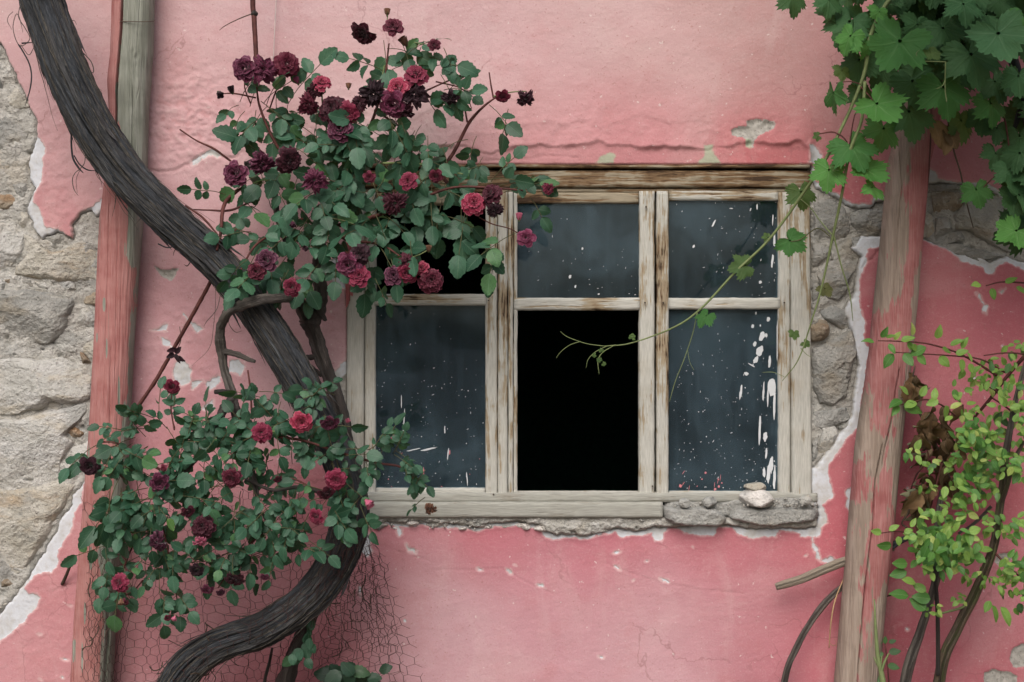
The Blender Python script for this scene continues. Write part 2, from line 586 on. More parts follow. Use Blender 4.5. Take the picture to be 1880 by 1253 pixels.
def mat_plain(name, col, var=0.5, rough=0.7, scale=40, spec=0.3):
    t = NT(name)
    P = t.obj()
    n = t.noise(P, scale, 4, 0.6)
    c = t.mix(t.ss(n, 0.3, 0.7), col, tuple(x * var for x in col[:3]) + (1,))
    return t.done(c, rough, t.bump(n, 0.4, 0.002), spec)


def mat_glass():
    t = NT('dusty_reflection_glass')
    P = t.pos()
    n = t.noise(P, 5.5, 4, 0.55, dist=0.6)
    st = t.noise(t.mapping(P, (7, 1, 0.5)), 7, 4, 0.65)
    fine = t.noise(P, 130, 4, 0.6)
    warp = t.bump(t.noise(P, 2.2, 2), 0.10, 0.05)
    fr = t.n('Fresnel', {'IOR': 1.5, 'Normal': warp}).outputs[0]
    gl = t.n('BsdfGlossy', {'Color': (0.75, 0.85, 1, 1), 'Roughness': 0.03, 'Normal': warp}).outputs[0]
    tp = t.n('BsdfTransparent', {'Color': (0.55, 0.7, 0.75, 1)}).outputs[0]
    a = t.n('MixShader', {0: t.math('MULTIPLY', fr, 0.9), 1: tp, 2: gl}).outputs[0]
    dust_reflection = t.n('BsdfDiffuse', {'Color': (0.21, 0.31, 0.38, 1)}).outputs[0]
    k = t.math('ADD', t.math('MULTIPLY', t.ss(n, 0.36, 0.68), 0.10), t.math('MULTIPLY', t.ss(st, 0.42, 0.75), 0.03))  # dust film; broad blotches painted in for soft foliage and cloud reflections
    k = t.math('ADD', k, t.math('MULTIPLY', t.ss(fine, 0.58, 0.75), 0.05))
    k = t.math('ADD', k, 0.045)
    return t.surf(t.n('MixShader', {0: k, 1: a, 2: dust_reflection}).outputs[0])


M = {}
M['plaster'] = mat_plaster()
M['mortar'] = mat_stone('lime_mortar', (0.38, 0.37, 0.34, 1), (0.49, 0.48, 0.455, 1), (0.31, 0.295, 0.27, 1), scale=1.4)
M['stone_beige'] = mat_stone('beige_stone', (0.38, 0.36, 0.31, 1), (0.47, 0.45, 0.405, 1), (0.41, 0.32, 0.22, 1))
M['stone_pale'] = mat_stone('pale_stone', (0.42, 0.415, 0.39, 1), (0.52, 0.515, 0.50, 1), (0.42, 0.375, 0.30, 1))
M['stone_grey'] = mat_stone('grey_stone', (0.25, 0.25, 0.235, 1), (0.345, 0.34, 0.32, 1), (0.29, 0.265, 0.22, 1))
M['stone_brown'] = mat_stone('brown_stone', (0.22, 0.175, 0.13, 1), (0.30, 0.26, 0.205, 1), (0.27, 0.16, 0.085, 1))
M['stone_white'] = mat_stone('white_plaster_lump', (0.62, 0.59, 0.56, 1), (0.68, 0.65, 0.63, 1), (0.55, 0.52, 0.48, 1), (0.3, 0.28, 0.25, 1))
M['concrete'] = mat_stone('concrete', (0.31, 0.31, 0.295, 1), (0.41, 0.41, 0.395, 1), (0.27, 0.27, 0.255, 1), scale=2.0)
PAINT = (0.50, 0.495, 0.455, 1)
M['wood'] = mat_wood('peeling_wood', PAINT, (0.33, 0.275, 0.195, 1), (0.16, 0.095, 0.05, 1), -0.015)
M['wood_dark'] = mat_wood('bare_brown_wood', (0.33, 0.285, 0.21, 1), (0.19, 0.125, 0.07, 1), (0.075, 0.038, 0.018, 1), 0.09)
M['wood_sill'] = mat_wood('grey_sill_wood', (0.37, 0.37, 0.335, 1), (0.30, 0.29, 0.255, 1), (0.20, 0.185, 0.15, 1), -0.05)
M['post_left'] = mat_post('painted_post', (0.19, 0.20, 0.165, 1), (0.29, 0.30, 0.26, 1), (0.385, 0.18, 0.168, 1))
M['post_right'] = mat_post('worn_post', (0.24, 0.185, 0.15, 1), (0.34, 0.275, 0.23, 1), (0.345, 0.145, 0.142, 1))
M['bark'] = mat_bark('vine_bark', (0.011, 0.013, 0.017, 1), (0.042, 0.049, 0.060, 1), (0.13, 0.128, 0.122, 1))
M['bark_shred'] = mat_bark('bark_shred', (0.028, 0.029, 0.032, 1), (0.075, 0.075, 0.078, 1), (0.17, 0.16, 0.145, 1))
M['bark_grey'] = mat_bark('grey_branch_bark', (0.06, 0.05, 0.045, 1), (0.13, 0.115, 0.10, 1), (0.2, 0.18, 0.15, 1))
M['bark_dark'] = mat_bark('dark_branch_bark', (0.025, 0.02, 0.018, 1), (0.05, 0.04, 0.035, 1), (0.09, 0.07, 0.06, 1))
M['bark_moss'] = mat_bark('mossy_bark', (0.06, 0.04, 0.03, 1), (0.10, 0.075, 0.045, 1), (0.2, 0.17, 0.13, 1), 0.7)
M['fibre'] = mat_plain('bark_fibre', (0.12, 0.108, 0.092, 1), 0.25, 0.75, 60)
M['cane_red'] = mat_plain('red_brown_cane', (0.11, 0.035, 0.03, 1), 0.5)
M['cane_green'] = mat_plain('green_shoot', (0.19, 0.24, 0.10, 1), 0.7)
M['rachis'] = mat_plain('leaf_stalk', (0.10, 0.10, 0.045, 1), 0.6)
M['twig'] = mat_plain('dry_twig', (0.10, 0.07, 0.05, 1), 0.5)
M['straw'] = mat_plain('dry_straw', (0.42, 0.27, 0.15, 1), 0.7)
M['drift'] = mat_bark('weathered_stick', (0.26, 0.21, 0.16, 1), (0.36, 0.31, 0.25, 1), (0.2, 0.16, 0.12, 1))
M['string'] = mat_plain('pale_string', (0.6, 0.52, 0.5, 1), 0.9)
M['wire'] = mat_plain('rusty_wire', (0.085, 0.04, 0.038, 1), 0.6, 0.6)
M['iron'] = mat_plain('old_wire', (0.12, 0.09, 0.07, 1), 0.5, 0.5)
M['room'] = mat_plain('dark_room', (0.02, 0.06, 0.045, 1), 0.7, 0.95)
M['ground'] = mat_plain('dry_earth', (0.17, 0.15, 0.12, 1), 0.6, 0.95, 3)
M['splat'] = mat_plain('paint_splash', (0.62, 0.65, 0.68, 1), 0.9, 0.5)
M['splat_pink'] = mat_plain('pink_paint_splash', (0.55, 0.2, 0.22, 1), 0.9, 0.5)
M['smear'] = mat_plain('slopped_pink_paint', (0.40, 0.12, 0.125, 1), 0.7, 0.7)
M['glass'] = mat_glass()
M['rose_leaf'] = mat_leaf('rose_leaf', (0.016, 0.062, 0.034, 1), (0.050, 0.135, 0.082, 1), (0.066, 0.165, 0.06, 1), (0.11, 0.20, 0.125, 1), 0.16, 0.45, 0.36)
M['rose_leaf_young'] = mat_leaf('young_rose_leaf', (0.12, 0.26, 0.07, 1), (0.20, 0.36, 0.11, 1), (0.2, 0.36, 0.1, 1), (0.28, 0.42, 0.18, 1), 0.3)
M['dry_leaf'] = mat_leaf('dry_leaf', (0.085, 0.055, 0.03, 1), (0.22, 0.135, 0.07, 1), (0.34, 0.28, 0.21, 1), (0.2, 0.14, 0.09, 1), 0.1, 0.7, 0.2)
M['shrub_leaf'] = mat_leaf('shrub_leaf', (0.12, 0.26, 0.045, 1), (0.24, 0.40, 0.085, 1), (0.42, 0.50, 0.14, 1), (0.3, 0.42, 0.16, 1), 0.3)
M['shrub_mid'] = mat_leaf('shrub_leaf_mid', (0.05, 0.16, 0.03, 1), (0.11, 0.27, 0.055, 1), (0.2, 0.33, 0.08, 1), (0.2, 0.34, 0.12, 1), 0.3)
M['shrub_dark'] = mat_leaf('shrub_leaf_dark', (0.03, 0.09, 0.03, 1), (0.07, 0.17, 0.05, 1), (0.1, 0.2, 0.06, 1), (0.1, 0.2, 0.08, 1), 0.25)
M['weed_leaf'] = mat_leaf('weed_leaf', (0.012, 0.04, 0.024, 1), (0.022, 0.06, 0.035, 1), (0.04, 0.09, 0.04, 1), (0.05, 0.1, 0.06, 1), 0.15)
M['petal_black'] = mat_petal('withered_petal', (0.012, 0.004, 0.008, 1), (0.05, 0.010, 0.022, 1), (0.09, 0.03, 0.05, 1))
M['petal_dark'] = mat_petal('dark_maroon_petal', (0.026, 0.002, 0.008, 1), (0.125, 0.010, 0.032, 1), (0.22, 0.05, 0.09, 1))
M['petal_wine'] = mat_petal('wine_red_petal', (0.06, 0.004, 0.015, 1), (0.21, 0.016, 0.05, 1), (0.42, 0.11, 0.18, 1))
M['petal_purple'] = mat_petal('purple_petal', (0.042, 0.005, 0.020, 1), (0.20, 0.032, 0.085, 1), (0.36, 0.14, 0.23, 1))
M['petal_pink'] = mat_petal('pink_red_petal', (0.19, 0.012, 0.04, 1), (0.42, 0.045, 0.10, 1), (0.66, 0.27, 0.33, 1))
M['petal_bud'] = mat_petal('pink_bud_petal', (0.36, 0.06, 0.12, 1), (0.58, 0.16, 0.26, 1), (0.7, 0.36, 0.42, 1))
M['petal_brown'] = mat_petal('brown_petal', (0.12, 0.05, 0.03, 1), (0.26, 0.13, 0.08, 1), (0.35, 0.2, 0.12, 1))
M['sepal'] = mat_plain('sepal', (0.09, 0.14, 0.055, 1), 0.6)
# ------------------------------------------------------------------ ground (below the picture)
gx = np.concatenate([-np.geomspace(150, 3, 12), np.linspace(-2.5, 2.5, 40), np.geomspace(3, 150, 12)])
gy = np.concatenate([-np.geomspace(150, 3, 14), np.linspace(-2.5, 0.4, 24), np.geomspace(1, 150, 10)])
GX, GY = np.meshgrid(gx, gy)
GZ = 0.03 * fbm(GX * 1.2, GY * 1.2, 3, 3)
ny, nx = GX.shape
ii, jj = np.meshgrid(np.arange(ny - 1), np.arange(nx - 1), indexing='ij')
q0 = (ii * nx + jj).ravel()
tag(link('ground', np_mesh('ground', np.stack([GX, GY, GZ], -1).reshape(-1, 3), np.stack([q0, q0 + 1, q0 + nx + 1, q0 + nx], 1)), M['ground']), kind='structure')

# ------------------------------------------------------------------ the house wall
house = thing('old_house', (0, 0, 0), 'weathered pink plastered house wall with bare stone patches around an old wooden window', 'house')

# outlines measured on the photograph, in its pixels
H_LEFT = [(-900, 20), (-300, 60), (0, 79), (13, 104), (25, 129), (35, 151), (47, 178), (55, 198), (65, 218), (69, 248), (64, 268), (50, 298),
          (55, 325), (64, 345), (60, 360), (47, 385), (55, 399), (62, 420), (76, 439), (91, 433), (105, 425), (121, 430), (132, 440), (134, 430),
          (130, 416), (147, 390), (168, 384), (177, 400), (190, 385), (204, 372), (206, 700), (190, 800), (160, 870), (149, 894), (133, 911),
          (130, 928), (111, 955), (105, 975), (91, 995), (83, 1012), (68, 1036), (54, 1060), (37, 1080), (20, 1107), (0, 1127), (-300, 1290), (-900, 1400)]
P_LEFT = [(-900, 20), (-300, 60), (0, 79), (13, 104), (25, 129), (35, 151), (47, 178), (55, 198), (65, 218), (70, 250), (80, 266), (82, 278),
          (78, 288), (79, 312), (75, 335), (64, 355), (61, 372), (72, 385), (79, 402), (81, 416), (109, 423), (121, 430), (133, 441), (135, 430),
          (131, 416), (147, 389), (168, 381), (183, 368), (193, 352), (212, 345), (214, 700), (198, 800), (168, 868), (152, 891), (149, 921),
          (135, 941), (133, 972), (118, 995), (108, 1012), (105, 1039), (95, 1049), (71, 1053), (57, 1063), (44, 1081), (51, 1092), (68, 1090),
          (74, 1097), (69, 1114), (54, 1127), (44, 1141), (20, 1163), (0, 1179), (-300, 1340), (-900, 1450)]
H_RIGHT = [(1480, 318), (1494, 330), (1500, 345), (1527, 358), (1547, 365), (1562, 380), (1580, 381), (1598, 381), (1606, 372), (1630, 366), (1636, 432),
           (1584, 434), (1564, 457), (1583, 470), (1580, 490), (1571, 521), (1568, 547), (1553, 569), (1567, 613), (1572, 640), (1577, 670), (1570, 720),
           (1567, 765), (1545, 795), (1528, 822), (1508, 846), (1500, 858), (1480, 866)]
P_RIGHT = [(1470, 300), (1494, 306), (1500, 335), (1527, 354), (1547, 361), (1562, 375), (1580, 376), (1598, 376), (1604, 366), (1624, 359), (1640, 355),
           (1640, 452), (1613, 452), (1591, 457), (1587, 470), (1593, 481), (1580, 503), (1576, 529), (1578, 565), (1586, 595), (1587, 629), (1596, 640),
           (1590, 671), (1580, 729), (1578, 782), (1552, 805), (1542, 828), (1521, 851), (1519, 866), (1525, 886), (1529, 912), (1517, 922), (1509, 928),
           (1513, 939), (1519, 960), (1508, 966), (1503, 985), (1470, 985)]
H_FAR = [(1640, 330), (1706, 338), (1725, 334), (1755, 336), (1785, 342), (1800, 342), (1826, 354), (1845, 368), (1864, 384), (1882, 402), (1920, 440),
         (2300, 520), (2300, 560), (1930, 500), (1880, 484), (1850, 472), (1820, 482), (1800, 472), (1755, 466), (1736, 456), (1706, 444), (1690, 436), (1640, 430)]
P_FAR = [(1640, 300), (1706, 311), (1722, 318), (1724, 328), (1755, 334), (1785, 338), (1804, 333), (1826, 347), (1845, 362), (1864, 375), (1880, 395), (1925, 430),
         (2300, 510), (2300, 570), (1930, 520), (1880, 496), (1865, 487), (1851, 480), (1831, 488), (1822, 502), (1810, 500), (1805, 490), (1785, 487), (1764, 479),
         (1755, 470), (1736, 458), (1706, 446), (1691, 437), (1640, 420)]
H_SILL = [(640, 935), (640, 962), (676, 960), (704, 958), (736, 962), (774, 958), (803, 963), (838, 963), (876, 970), (894, 963), (929, 961), (957, 958), (992, 964),
          (1001, 976), (1022, 984), (1041, 981), (1076, 985), (1104, 976), (1130, 971), (1168, 974), (1196, 970), (1222, 970), (1260, 966), (1330, 965), (1380, 971),
          (1430, 972), (1480, 972), (1500, 968), (1503, 930)]
P_SILL = [(630, 930), (655, 962), (676, 967), (704, 962), (736, 967), (774, 963), (803, 969), (838, 969), (876, 976), (894, 969), (929, 967), (957, 963), (992, 970),
          (997, 983), (1017, 991), (1041, 986), (1076, 990), (1104, 981), (1133, 977), (1136, 986), (1168, 983), (1196, 979), (1203, 994), (1216, 993), (1217, 979),
          (1231, 967), (1245, 968), (1257, 978), (1287, 984), (1310, 983), (1322, 968), (1345, 968), (1356, 981), (1383, 987), (1425, 985), (1430, 974), (1479, 980),
          (1506, 984), (1506, 930)]
WIN = [(636, 303), (1491, 303), (1491, 946), (636, 946)]
CHIPS = [  # paint gone, white coat left
    [(318, 681), (326, 664), (334, 660), (345, 670), (351, 681), (348, 700), (337, 709), (321, 699)], [(351, 699), (372, 697), (366, 706), (355, 714)],
    [(379, 702), (392, 692), (404, 690), (404, 699), (386, 716)], [(423, 663), (436, 660), (450, 674), (443, 688), (421, 681)], [(372, 751), (383, 742), (393, 734), (392, 755)],
    [(292, 604), (300, 597), (309, 595), (306, 607), (277, 607)], [(297, 621), (305, 623), (314, 634), (299, 634)], [(337, 576), (350, 590), (372, 604), (362, 611)],
    [(604, 480), (622, 470), (642, 470), (642, 530), (622, 528), (610, 520)], [(606, 690), (625, 672), (642, 655), (642, 790), (630, 770), (618, 740)],
    [(665, 985), (676, 980), (684, 1010), (676, 1022), (662, 1010)], [(733, 966), (738, 972), (740, 982), (733, 986), (729, 976)], [(745, 1000), (754, 1008), (766, 1012), (764, 1018), (750, 1014)],
    [(1128, 1037), (1134, 1039), (1138, 1047), (1133, 1046)], [(1212, 1062), (1222, 1063), (1228, 1069), (1216, 1067)], [(928, 1043), (936, 1044), (940, 1053), (932, 1051)],
    [(986, 1073), (996, 1074), (1000, 1079), (990, 1077)], [(876, 1043), (886, 1045), (878, 1048)], [(1485, 266), (1498, 270), (1508, 284), (1504, 303), (1488, 298)],
    [(1792, 537), (1799, 542), (1805, 558), (1799, 556)], [(1803, 562), (1813, 564), (1812, 576), (1804, 574)], [(1834, 534), (1846, 530), (1838, 538)],
    [(1490, 985), (1497, 1000), (1503, 1010), (1506, 1030), (1499, 1022), (1492, 1005)], [(1510, 1030), (1524, 1022), (1536, 1030), (1520, 1036)],
    [(1552, 900), (1562, 895), (1562, 940), (1554, 930)], [(366, 286), (390, 276), (408, 284), (402, 290), (388, 285), (370, 292), (352, 305), (350, 298)],
    [(500, 215), (530, 222), (550, 235), (560, 245), (545, 242), (520, 230)], [(660, 1078), (666, 1080), (664, 1095), (661, 1090)]]
GREYS = [  # cement showing, level with the wall
    [(281, 488), (300, 494), (316, 493), (330, 493), (322, 506), (314, 516), (299, 509)],
    [(1341, 241), (1355, 233), (1373, 231), (1369, 220), (1385, 217), (1400, 219), (1418, 224), (1428, 228), (1415, 239), (1400, 246), (1386, 257), (1380, 272), (1369, 268), (1371, 253), (1345, 252)],
    [(1851, 1208), (1858, 1190), (1885, 1175), (1885, 1225), (1860, 1226)], [(1806, 1236), (1822, 1228), (1850, 1232), (1866, 1240), (1864, 1275), (1806, 1275)],
    [(1825, 1035), (1834, 1016), (1856, 1016), (1858, 1028), (1842, 1041)], [(622, 700), (642, 680), (642, 770), (632, 764)], [(130, 438), (120, 430), (118, 445), (126, 452)]]
GREENS = [[(1279, 301), (1294, 286), (1292, 268), (1310, 266), (1307, 277), (1323, 301)], [(1093, 300), (1104, 288), (1120, 280), (1130, 284), (1126, 300)],
          [(1369, 255), (1380, 258), (1378, 273), (1370, 270)]]
CRACKS = [  # points, half width px, depth m, lip m (upper side stands proud)
    ([(284, 158), (302, 156), (322, 171), (340, 174), (352, 176), (362, 164), (366, 152), (380, 145), (400, 147), (416, 136), (440, 138)], 2.0, .001, .0030),
    ([(660, 288), (720, 284), (790, 270), (850, 270), (880, 279), (900, 284), (940, 272), (990, 268), (1060, 270), (1095, 262), (1118, 268), (1160, 270), (1240, 272), (1300, 276), (1372, 262), (1440, 266), (1470, 262), (1482, 275), (1486, 300)], 1.4, .004, .0115),
    ([(960, 232), (1000, 226), (1030, 234), (1060, 224), (1100, 236), (1140, 222), (1180, 214), (1230, 226), (1290, 224)], 3, .0003, .0022),
    ([(890, 296), (960, 292), (1010, 286), (1060, 290)], 1.4, .002, .001), ([(700, 230), (760, 222), (800, 200)], 2.0, .001, .003),
    ([(70, 232), (90, 215), (104, 200), (118, 196)], 1.5, .0015, .001), ([(280, 312), (320, 314), (349, 302), (365, 286), (386, 278), (408, 288), (430, 292), (445, 278)], 2.2, .004, .003),
    ([(674, 984), (700, 1000), (730, 1012), (790, 1030)], 1.2, .0015, .0008), ([(800, 1046), (860, 1046), (920, 1044), (960, 1066), (1014, 1090)], 1.4, .0015, .0008),
    ([(1110, 1034), (1150, 1050), (1200, 1066), (1290, 1084), (1370, 1090)], 1.4, .0012, .0008), ([(770, 1060), (790, 1044), (800, 1026)], 1.2, .001, .0008),
    ([(1583, 492), (1592, 480), (1602, 476), (1612, 460), (1618, 452)], 1.4, .005, .001), ([(1690, 684), (1712, 682), (1716, 694), (1740, 690), (1748, 680)], 1.2, .0015, .001),
    ([(1768, 770), (1778, 742), (1790, 728), (1800, 730)], 1.2, .0012, .0008), ([(1750, 622), (1762, 618), (1776, 624)], 1.3, .0012, .001), ([(1500, 968), (1504, 1010), (1500, 1060)], 1.5, .003, .001),
    ([(1800, 1160), (1830, 1150), (1860, 1160)], 1.0, .001, .0006), ([(1660, 1010), (1690, 1030), (1730, 1020)], 1.0, .001, .0006), ([(1850, 610), (1862, 605), (1880, 612)], 1.0, .001, .0006),
    ([(100, 1085), (115, 1078), (122, 1073)], 1.4, .002, .001), ([(70, 1072), (100, 1074)], 1.0, .001, .002), ([(112, 1090), (117, 1110)], 1.0, .001, .0006),
    ([(1100, 205), (1115, 201)], 1.5, .002, .001), ([(96, 233), (118, 233)], 1.0, .001, .0008), ([(820, 1190), (832, 1230), (860, 1253)], 1.0, .001, .0006), ([(930, 1190), (945, 1180), (955, 1200)], 1.0, .001, .0006),
    ([(1480, 210), (1500, 226), (1530, 228)], 1.2, .001, .001), ([(230, 330), (270, 322)], 1.0, .001, .0006), ([(300, 640), (292, 670), (300, 700)], 1.0, .001, .0005)]
TONES = [  # paint colour as it has faded, sampled across the wall (x, y, r, g, b)
    (100, 0, 216, 164, 162), (400, 0, 216, 166, 166), (800, 0, 215, 164, 163), (1100, 0, 214, 162, 159), (1350, 0, 206, 152, 146), (1480, 0, 196, 140, 134), (1600, 40, 190, 112, 112), (1860, 0, 184, 98, 104),
    (60, 160, 213, 155, 155), (320, 100, 221, 164, 163), (330, 230, 224, 160, 161), (700, 160, 220, 168, 166), (960, 180, 220, 165, 164), (1250, 130, 216, 160, 156), (1450, 150, 204, 142, 136), (1560, 200, 194, 128, 124), (1760, 230, 190, 110, 116), (1860, 200, 190, 112, 118),
    (130, 320, 216, 155, 155), (340, 330, 220, 162, 163), (90, 420, 208, 120, 124), (1000, 240, 220, 146, 146), (1200, 245, 216, 140, 140), (1000, 290, 214, 126, 130), (1200, 290, 208, 108, 114), (1430, 285, 200, 84, 92), (1440, 245, 206, 130, 128),
    (1560, 330, 190, 84, 92), (1750, 310, 192, 110, 118), (300, 420, 219, 160, 163), (300, 520, 220, 148, 153), (600, 540, 218, 150, 155), (340, 640, 220, 150, 156), (600, 640, 218, 154, 158), (1600, 500, 184, 86, 94), (1600, 620, 178, 80, 90),
    (1760, 540, 178, 92, 98), (1850, 560, 172, 76, 86), (1780, 690, 184, 94, 104), (1840, 640, 172, 76, 86), (1560, 830, 186, 92, 100), (1690, 860, 164, 66, 78), (300, 780, 212, 130, 138), (260, 700, 216, 146, 152),
    (80, 1120, 208, 130, 134), (60, 1240, 208, 134, 138), (110, 1040, 208, 126, 130), (300, 1150, 206, 128, 134), (450, 1100, 204, 128, 134), (560, 1200, 202, 108, 116), (690, 1000, 206, 112, 122), (900, 990, 206, 100, 114), (1100, 1010, 204, 102, 116), (1350, 1000, 204, 102, 114), (1480, 1000, 200, 104, 114),
    (760, 1090, 212, 156, 160), (860, 1140, 212, 158, 164), (780, 1230, 206, 148, 154), (1000, 1080, 204, 128, 138), (1000, 1170, 208, 142, 150), (1170, 1130, 208, 146, 152), (1180, 1220, 208, 152, 158), (1050, 1230, 206, 140, 148), (1300, 1150, 204, 132, 140), (1420, 1110, 200, 124, 132), (1430, 1220, 196, 112, 122), (1540, 1000, 186, 88, 98),
    (1520, 1180, 190, 98, 108), (1700, 1000, 164, 66, 78), (1660, 1150, 168, 70, 82), (1740, 1130, 172, 78, 90), (1830, 1120, 174, 92, 100), (1850, 1230, 168, 78, 88)]


def lin(c):
    c = np.asarray(c, float) / 255
    return ((c + 0.055) / 1.055) ** 2.4


def paint_at(X, Y):
    acc = np.zeros(X.shape + (3,))
    wt = np.zeros(X.shape)
    for x, y, r, g, b in TONES:
        w = np.exp(-np.clip(((X - x) ** 2 + (Y - y) ** 2) / (2 * 62.0 ** 2), 0, 60)) + 1e-6 / (1 + ((X - x) ** 2 + (Y - y) ** 2) / 1e4)
        m_ = (r + g + b) / 3
        acc += w[..., None] * (1.5 if x > 1660 else 1.2 if x > 1500 else 1.0) * lin([1.02 * (m_ + (q - m_) * (.92 if g < 100 and x < 1550 else .72 if y > 700 or g < 130 else .63)) * w_ for q, w_ in zip((r, g, b), (1, 1.0, 1.02))])  # paint lightened towards the right to offset the shade falling there
        wt += w
    c = acc / wt[..., None]
    return c * PAINT_GAIN


PAINT_GAIN = 0.86


def warp(X, Y, s=1.0):
    return (X + s * (4.0 * fbm(X / 34, Y / 34, 2, 11) + 3.0 * fbm(X / 9, Y / 9, 2, 12)),
            Y + s * (4.0 * fbm(X / 34, Y / 34, 2, 13) + 3.0 * fbm(X / 9, Y / 9, 2, 14)))


def wall_height(X, Y):
    """Metres the plaster face stands proud of the wall plane."""
    h = 0.006 * fbm(X / 420, Y / 420, 2, 21) + 0.0035 * fbm(X / 110, Y / 110, 3, 22)
    bump = 0.10 + sum(a * np.exp(-(((X - x) / rx) ** 2 + ((Y - y) / ry) ** 2)) for x, y, rx, ry, a in
                      ((340, 220, 110, 90, 1.7), (340, 640, 120, 150, .7), (600, 580, 60, 120, .9), (1000, 240, 260, 40, .6), (100, 330, 90, 160, .7), (620, 240, 140, 80, .8), (1400, 240, 100, 40, .6), (100, 1150, 120, 120, .3)))
    lump = fbm(X / 22, Y / 18, 3, 23)
    h += bump * (0.0042 * np.maximum(lump, -0.2) + 0.0016 * fbm(X / 8, Y / 8, 2, 24))
    h += 0.0003 * fbm(X / 26 + .02 * Y, Y / 12, 3, 25)
    for pts, w, dep, lip in CRACKS:
        P = np.array(pts, float)
        far = 90 if lip > .002 else 14
        m = (X > P[:, 0].min() - far) & (X < P[:, 0].max() + far) & (Y > P[:, 1].min() - far) & (Y < P[:, 1].max() + far)
        x = X[m] + 2.2 * fbm(X[m] / 9, Y[m] / 9, 2, 31)
        y = Y[m] + 2.2 * fbm(X[m] / 9, Y[m] / 9, 2, 32) + (7 if lip > .002 else 0) * fbm(X[m] / 40, Y[m] / 90, 2, 33)
        d = np.full(x.shape, 1e9)
        for i in range(len(P) - 1):
            d = np.minimum(d, seg_dist(x, y, *P[i], *P[i + 1]))
        o = np.argsort(P[:, 0])
        above = y < np.interp(x, P[o, 0], P[o, 1])
        lv = np.clip(.55 + .9 * fbm(X[m] / 60, Y[m] / 200, 2, 34), .1, 1.2)
        h[m] += -dep * np.exp(-(d / w) ** 2) + np.where(above, lip * lv * np.exp(-d / (26 if lip > .002 else 8)), lip * lv * np.exp(-d / 1.5)) * sstep(0, 12, np.minimum(x - P[:, 0].min() + 12, P[:, 0].max() + 12 - x))
    return h, bump * lump


STEP = 2.6
fx = np.arange(-30, 1911, STEP)
fy = np.arange(-30, 1284, STEP)
cx = np.concatenate([-30 - np.geomspace(6, 900, 34)[::-1], fx, fx[-1] + np.geomspace(6, 900, 34)])
cy = np.concatenate([-30 - np.geomspace(6, 900, 30)[::-1], fy, fy[-1] + np.geomspace(6, 560, 26)])
X, Y = np.meshgrid(cx, cy)
wx, wy = warp(X, Y)
holes = np.maximum.reduce([sdf(wx, wy, p) for p in (H_LEFT, H_RIGHT, H_FAR, H_SILL)])
win = sdf(X + 1.5 * fbm(X / 12, Y / 12, 2, 41), Y + 1.0 * fbm(X / 12, Y / 12, 2, 42), WIN)
holes = np.maximum(holes, win)
d_coat = -holes
d_pink = -np.maximum.reduce([sdf(wx, wy, p) for p in (P_LEFT, P_RIGHT, P_FAR, P_SILL)])
# chips listed above and a scatter of small ones
sc = [sdf(wx, wy, p, 25) for p in CHIPS]
for _ in range(28):
    x, y = rng.choice([(rng.uniform(680, 1500), rng.uniform(1000, 1250)), (rng.uniform(270, 620), rng.uniform(300, 760)), (rng.uniform(1660, 1880), rng.uniform(500, 1250)), (rng.uniform(60, 140), rng.uniform(1100, 1250))])
    r = rng.uniform(.8, 2.4)
    sc.append(np.clip(r - np.hypot((X - x) * rng.uniform(.5, 1.2) + (Y - y) * rng.uniform(-.6, .6), Y - y) + 1.2 * fbm(X / 4, Y / 4, 2, _), -25, 25))
d_pink = np.minimum(d_pink, -np.maximum.reduce(sc))
d_grey = np.maximum.reduce([sdf(wx, wy, p, 25) for p in GREYS])
d_green = np.maximum.reduce([sdf(X, Y, p, 25) for p in GREENS])
h, relief = wall_height(X, Y)
h += 0.0014 * sstep(-0.5, 2.0, d_pink) + 0.0008 * np.exp(-((d_pink - 2.5) / 2.5) ** 2)
h -= 0.006 * sstep(-1, 3, d_grey) * (1 + 0.6 * fbm(X / 9, Y / 9, 3, 51))
h -= 0.026 * sstep(2.0, -4.0, d_coat)
k = 1 / PPM
V = np.stack([(X - 940) * k, -h, CAM_Z - (Y - 626.5) * k], -1).reshape(-1, 3)
ny, nx = X.shape
ii, jj = np.meshgrid(np.arange(ny - 1), np.arange(nx - 1), indexing='ij')
q0 = (ii * nx + jj).ravel()
F = np.stack([q0, q0 + nx, q0 + nx + 1, q0 + 1], 1)
keep = (d_coat.ravel()[F].max(1) > -4.5)
F = F[keep]
used = np.unique(F)
remap = np.full(len(V), -1)
remap[used] = np.arange(len(used))
col = paint_at(X, Y).reshape(-1, 3)
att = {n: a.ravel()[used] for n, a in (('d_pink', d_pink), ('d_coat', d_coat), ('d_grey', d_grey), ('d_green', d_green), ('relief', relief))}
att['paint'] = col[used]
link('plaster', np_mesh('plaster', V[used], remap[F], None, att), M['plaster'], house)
del V, F, X, Y, wx, wy, col


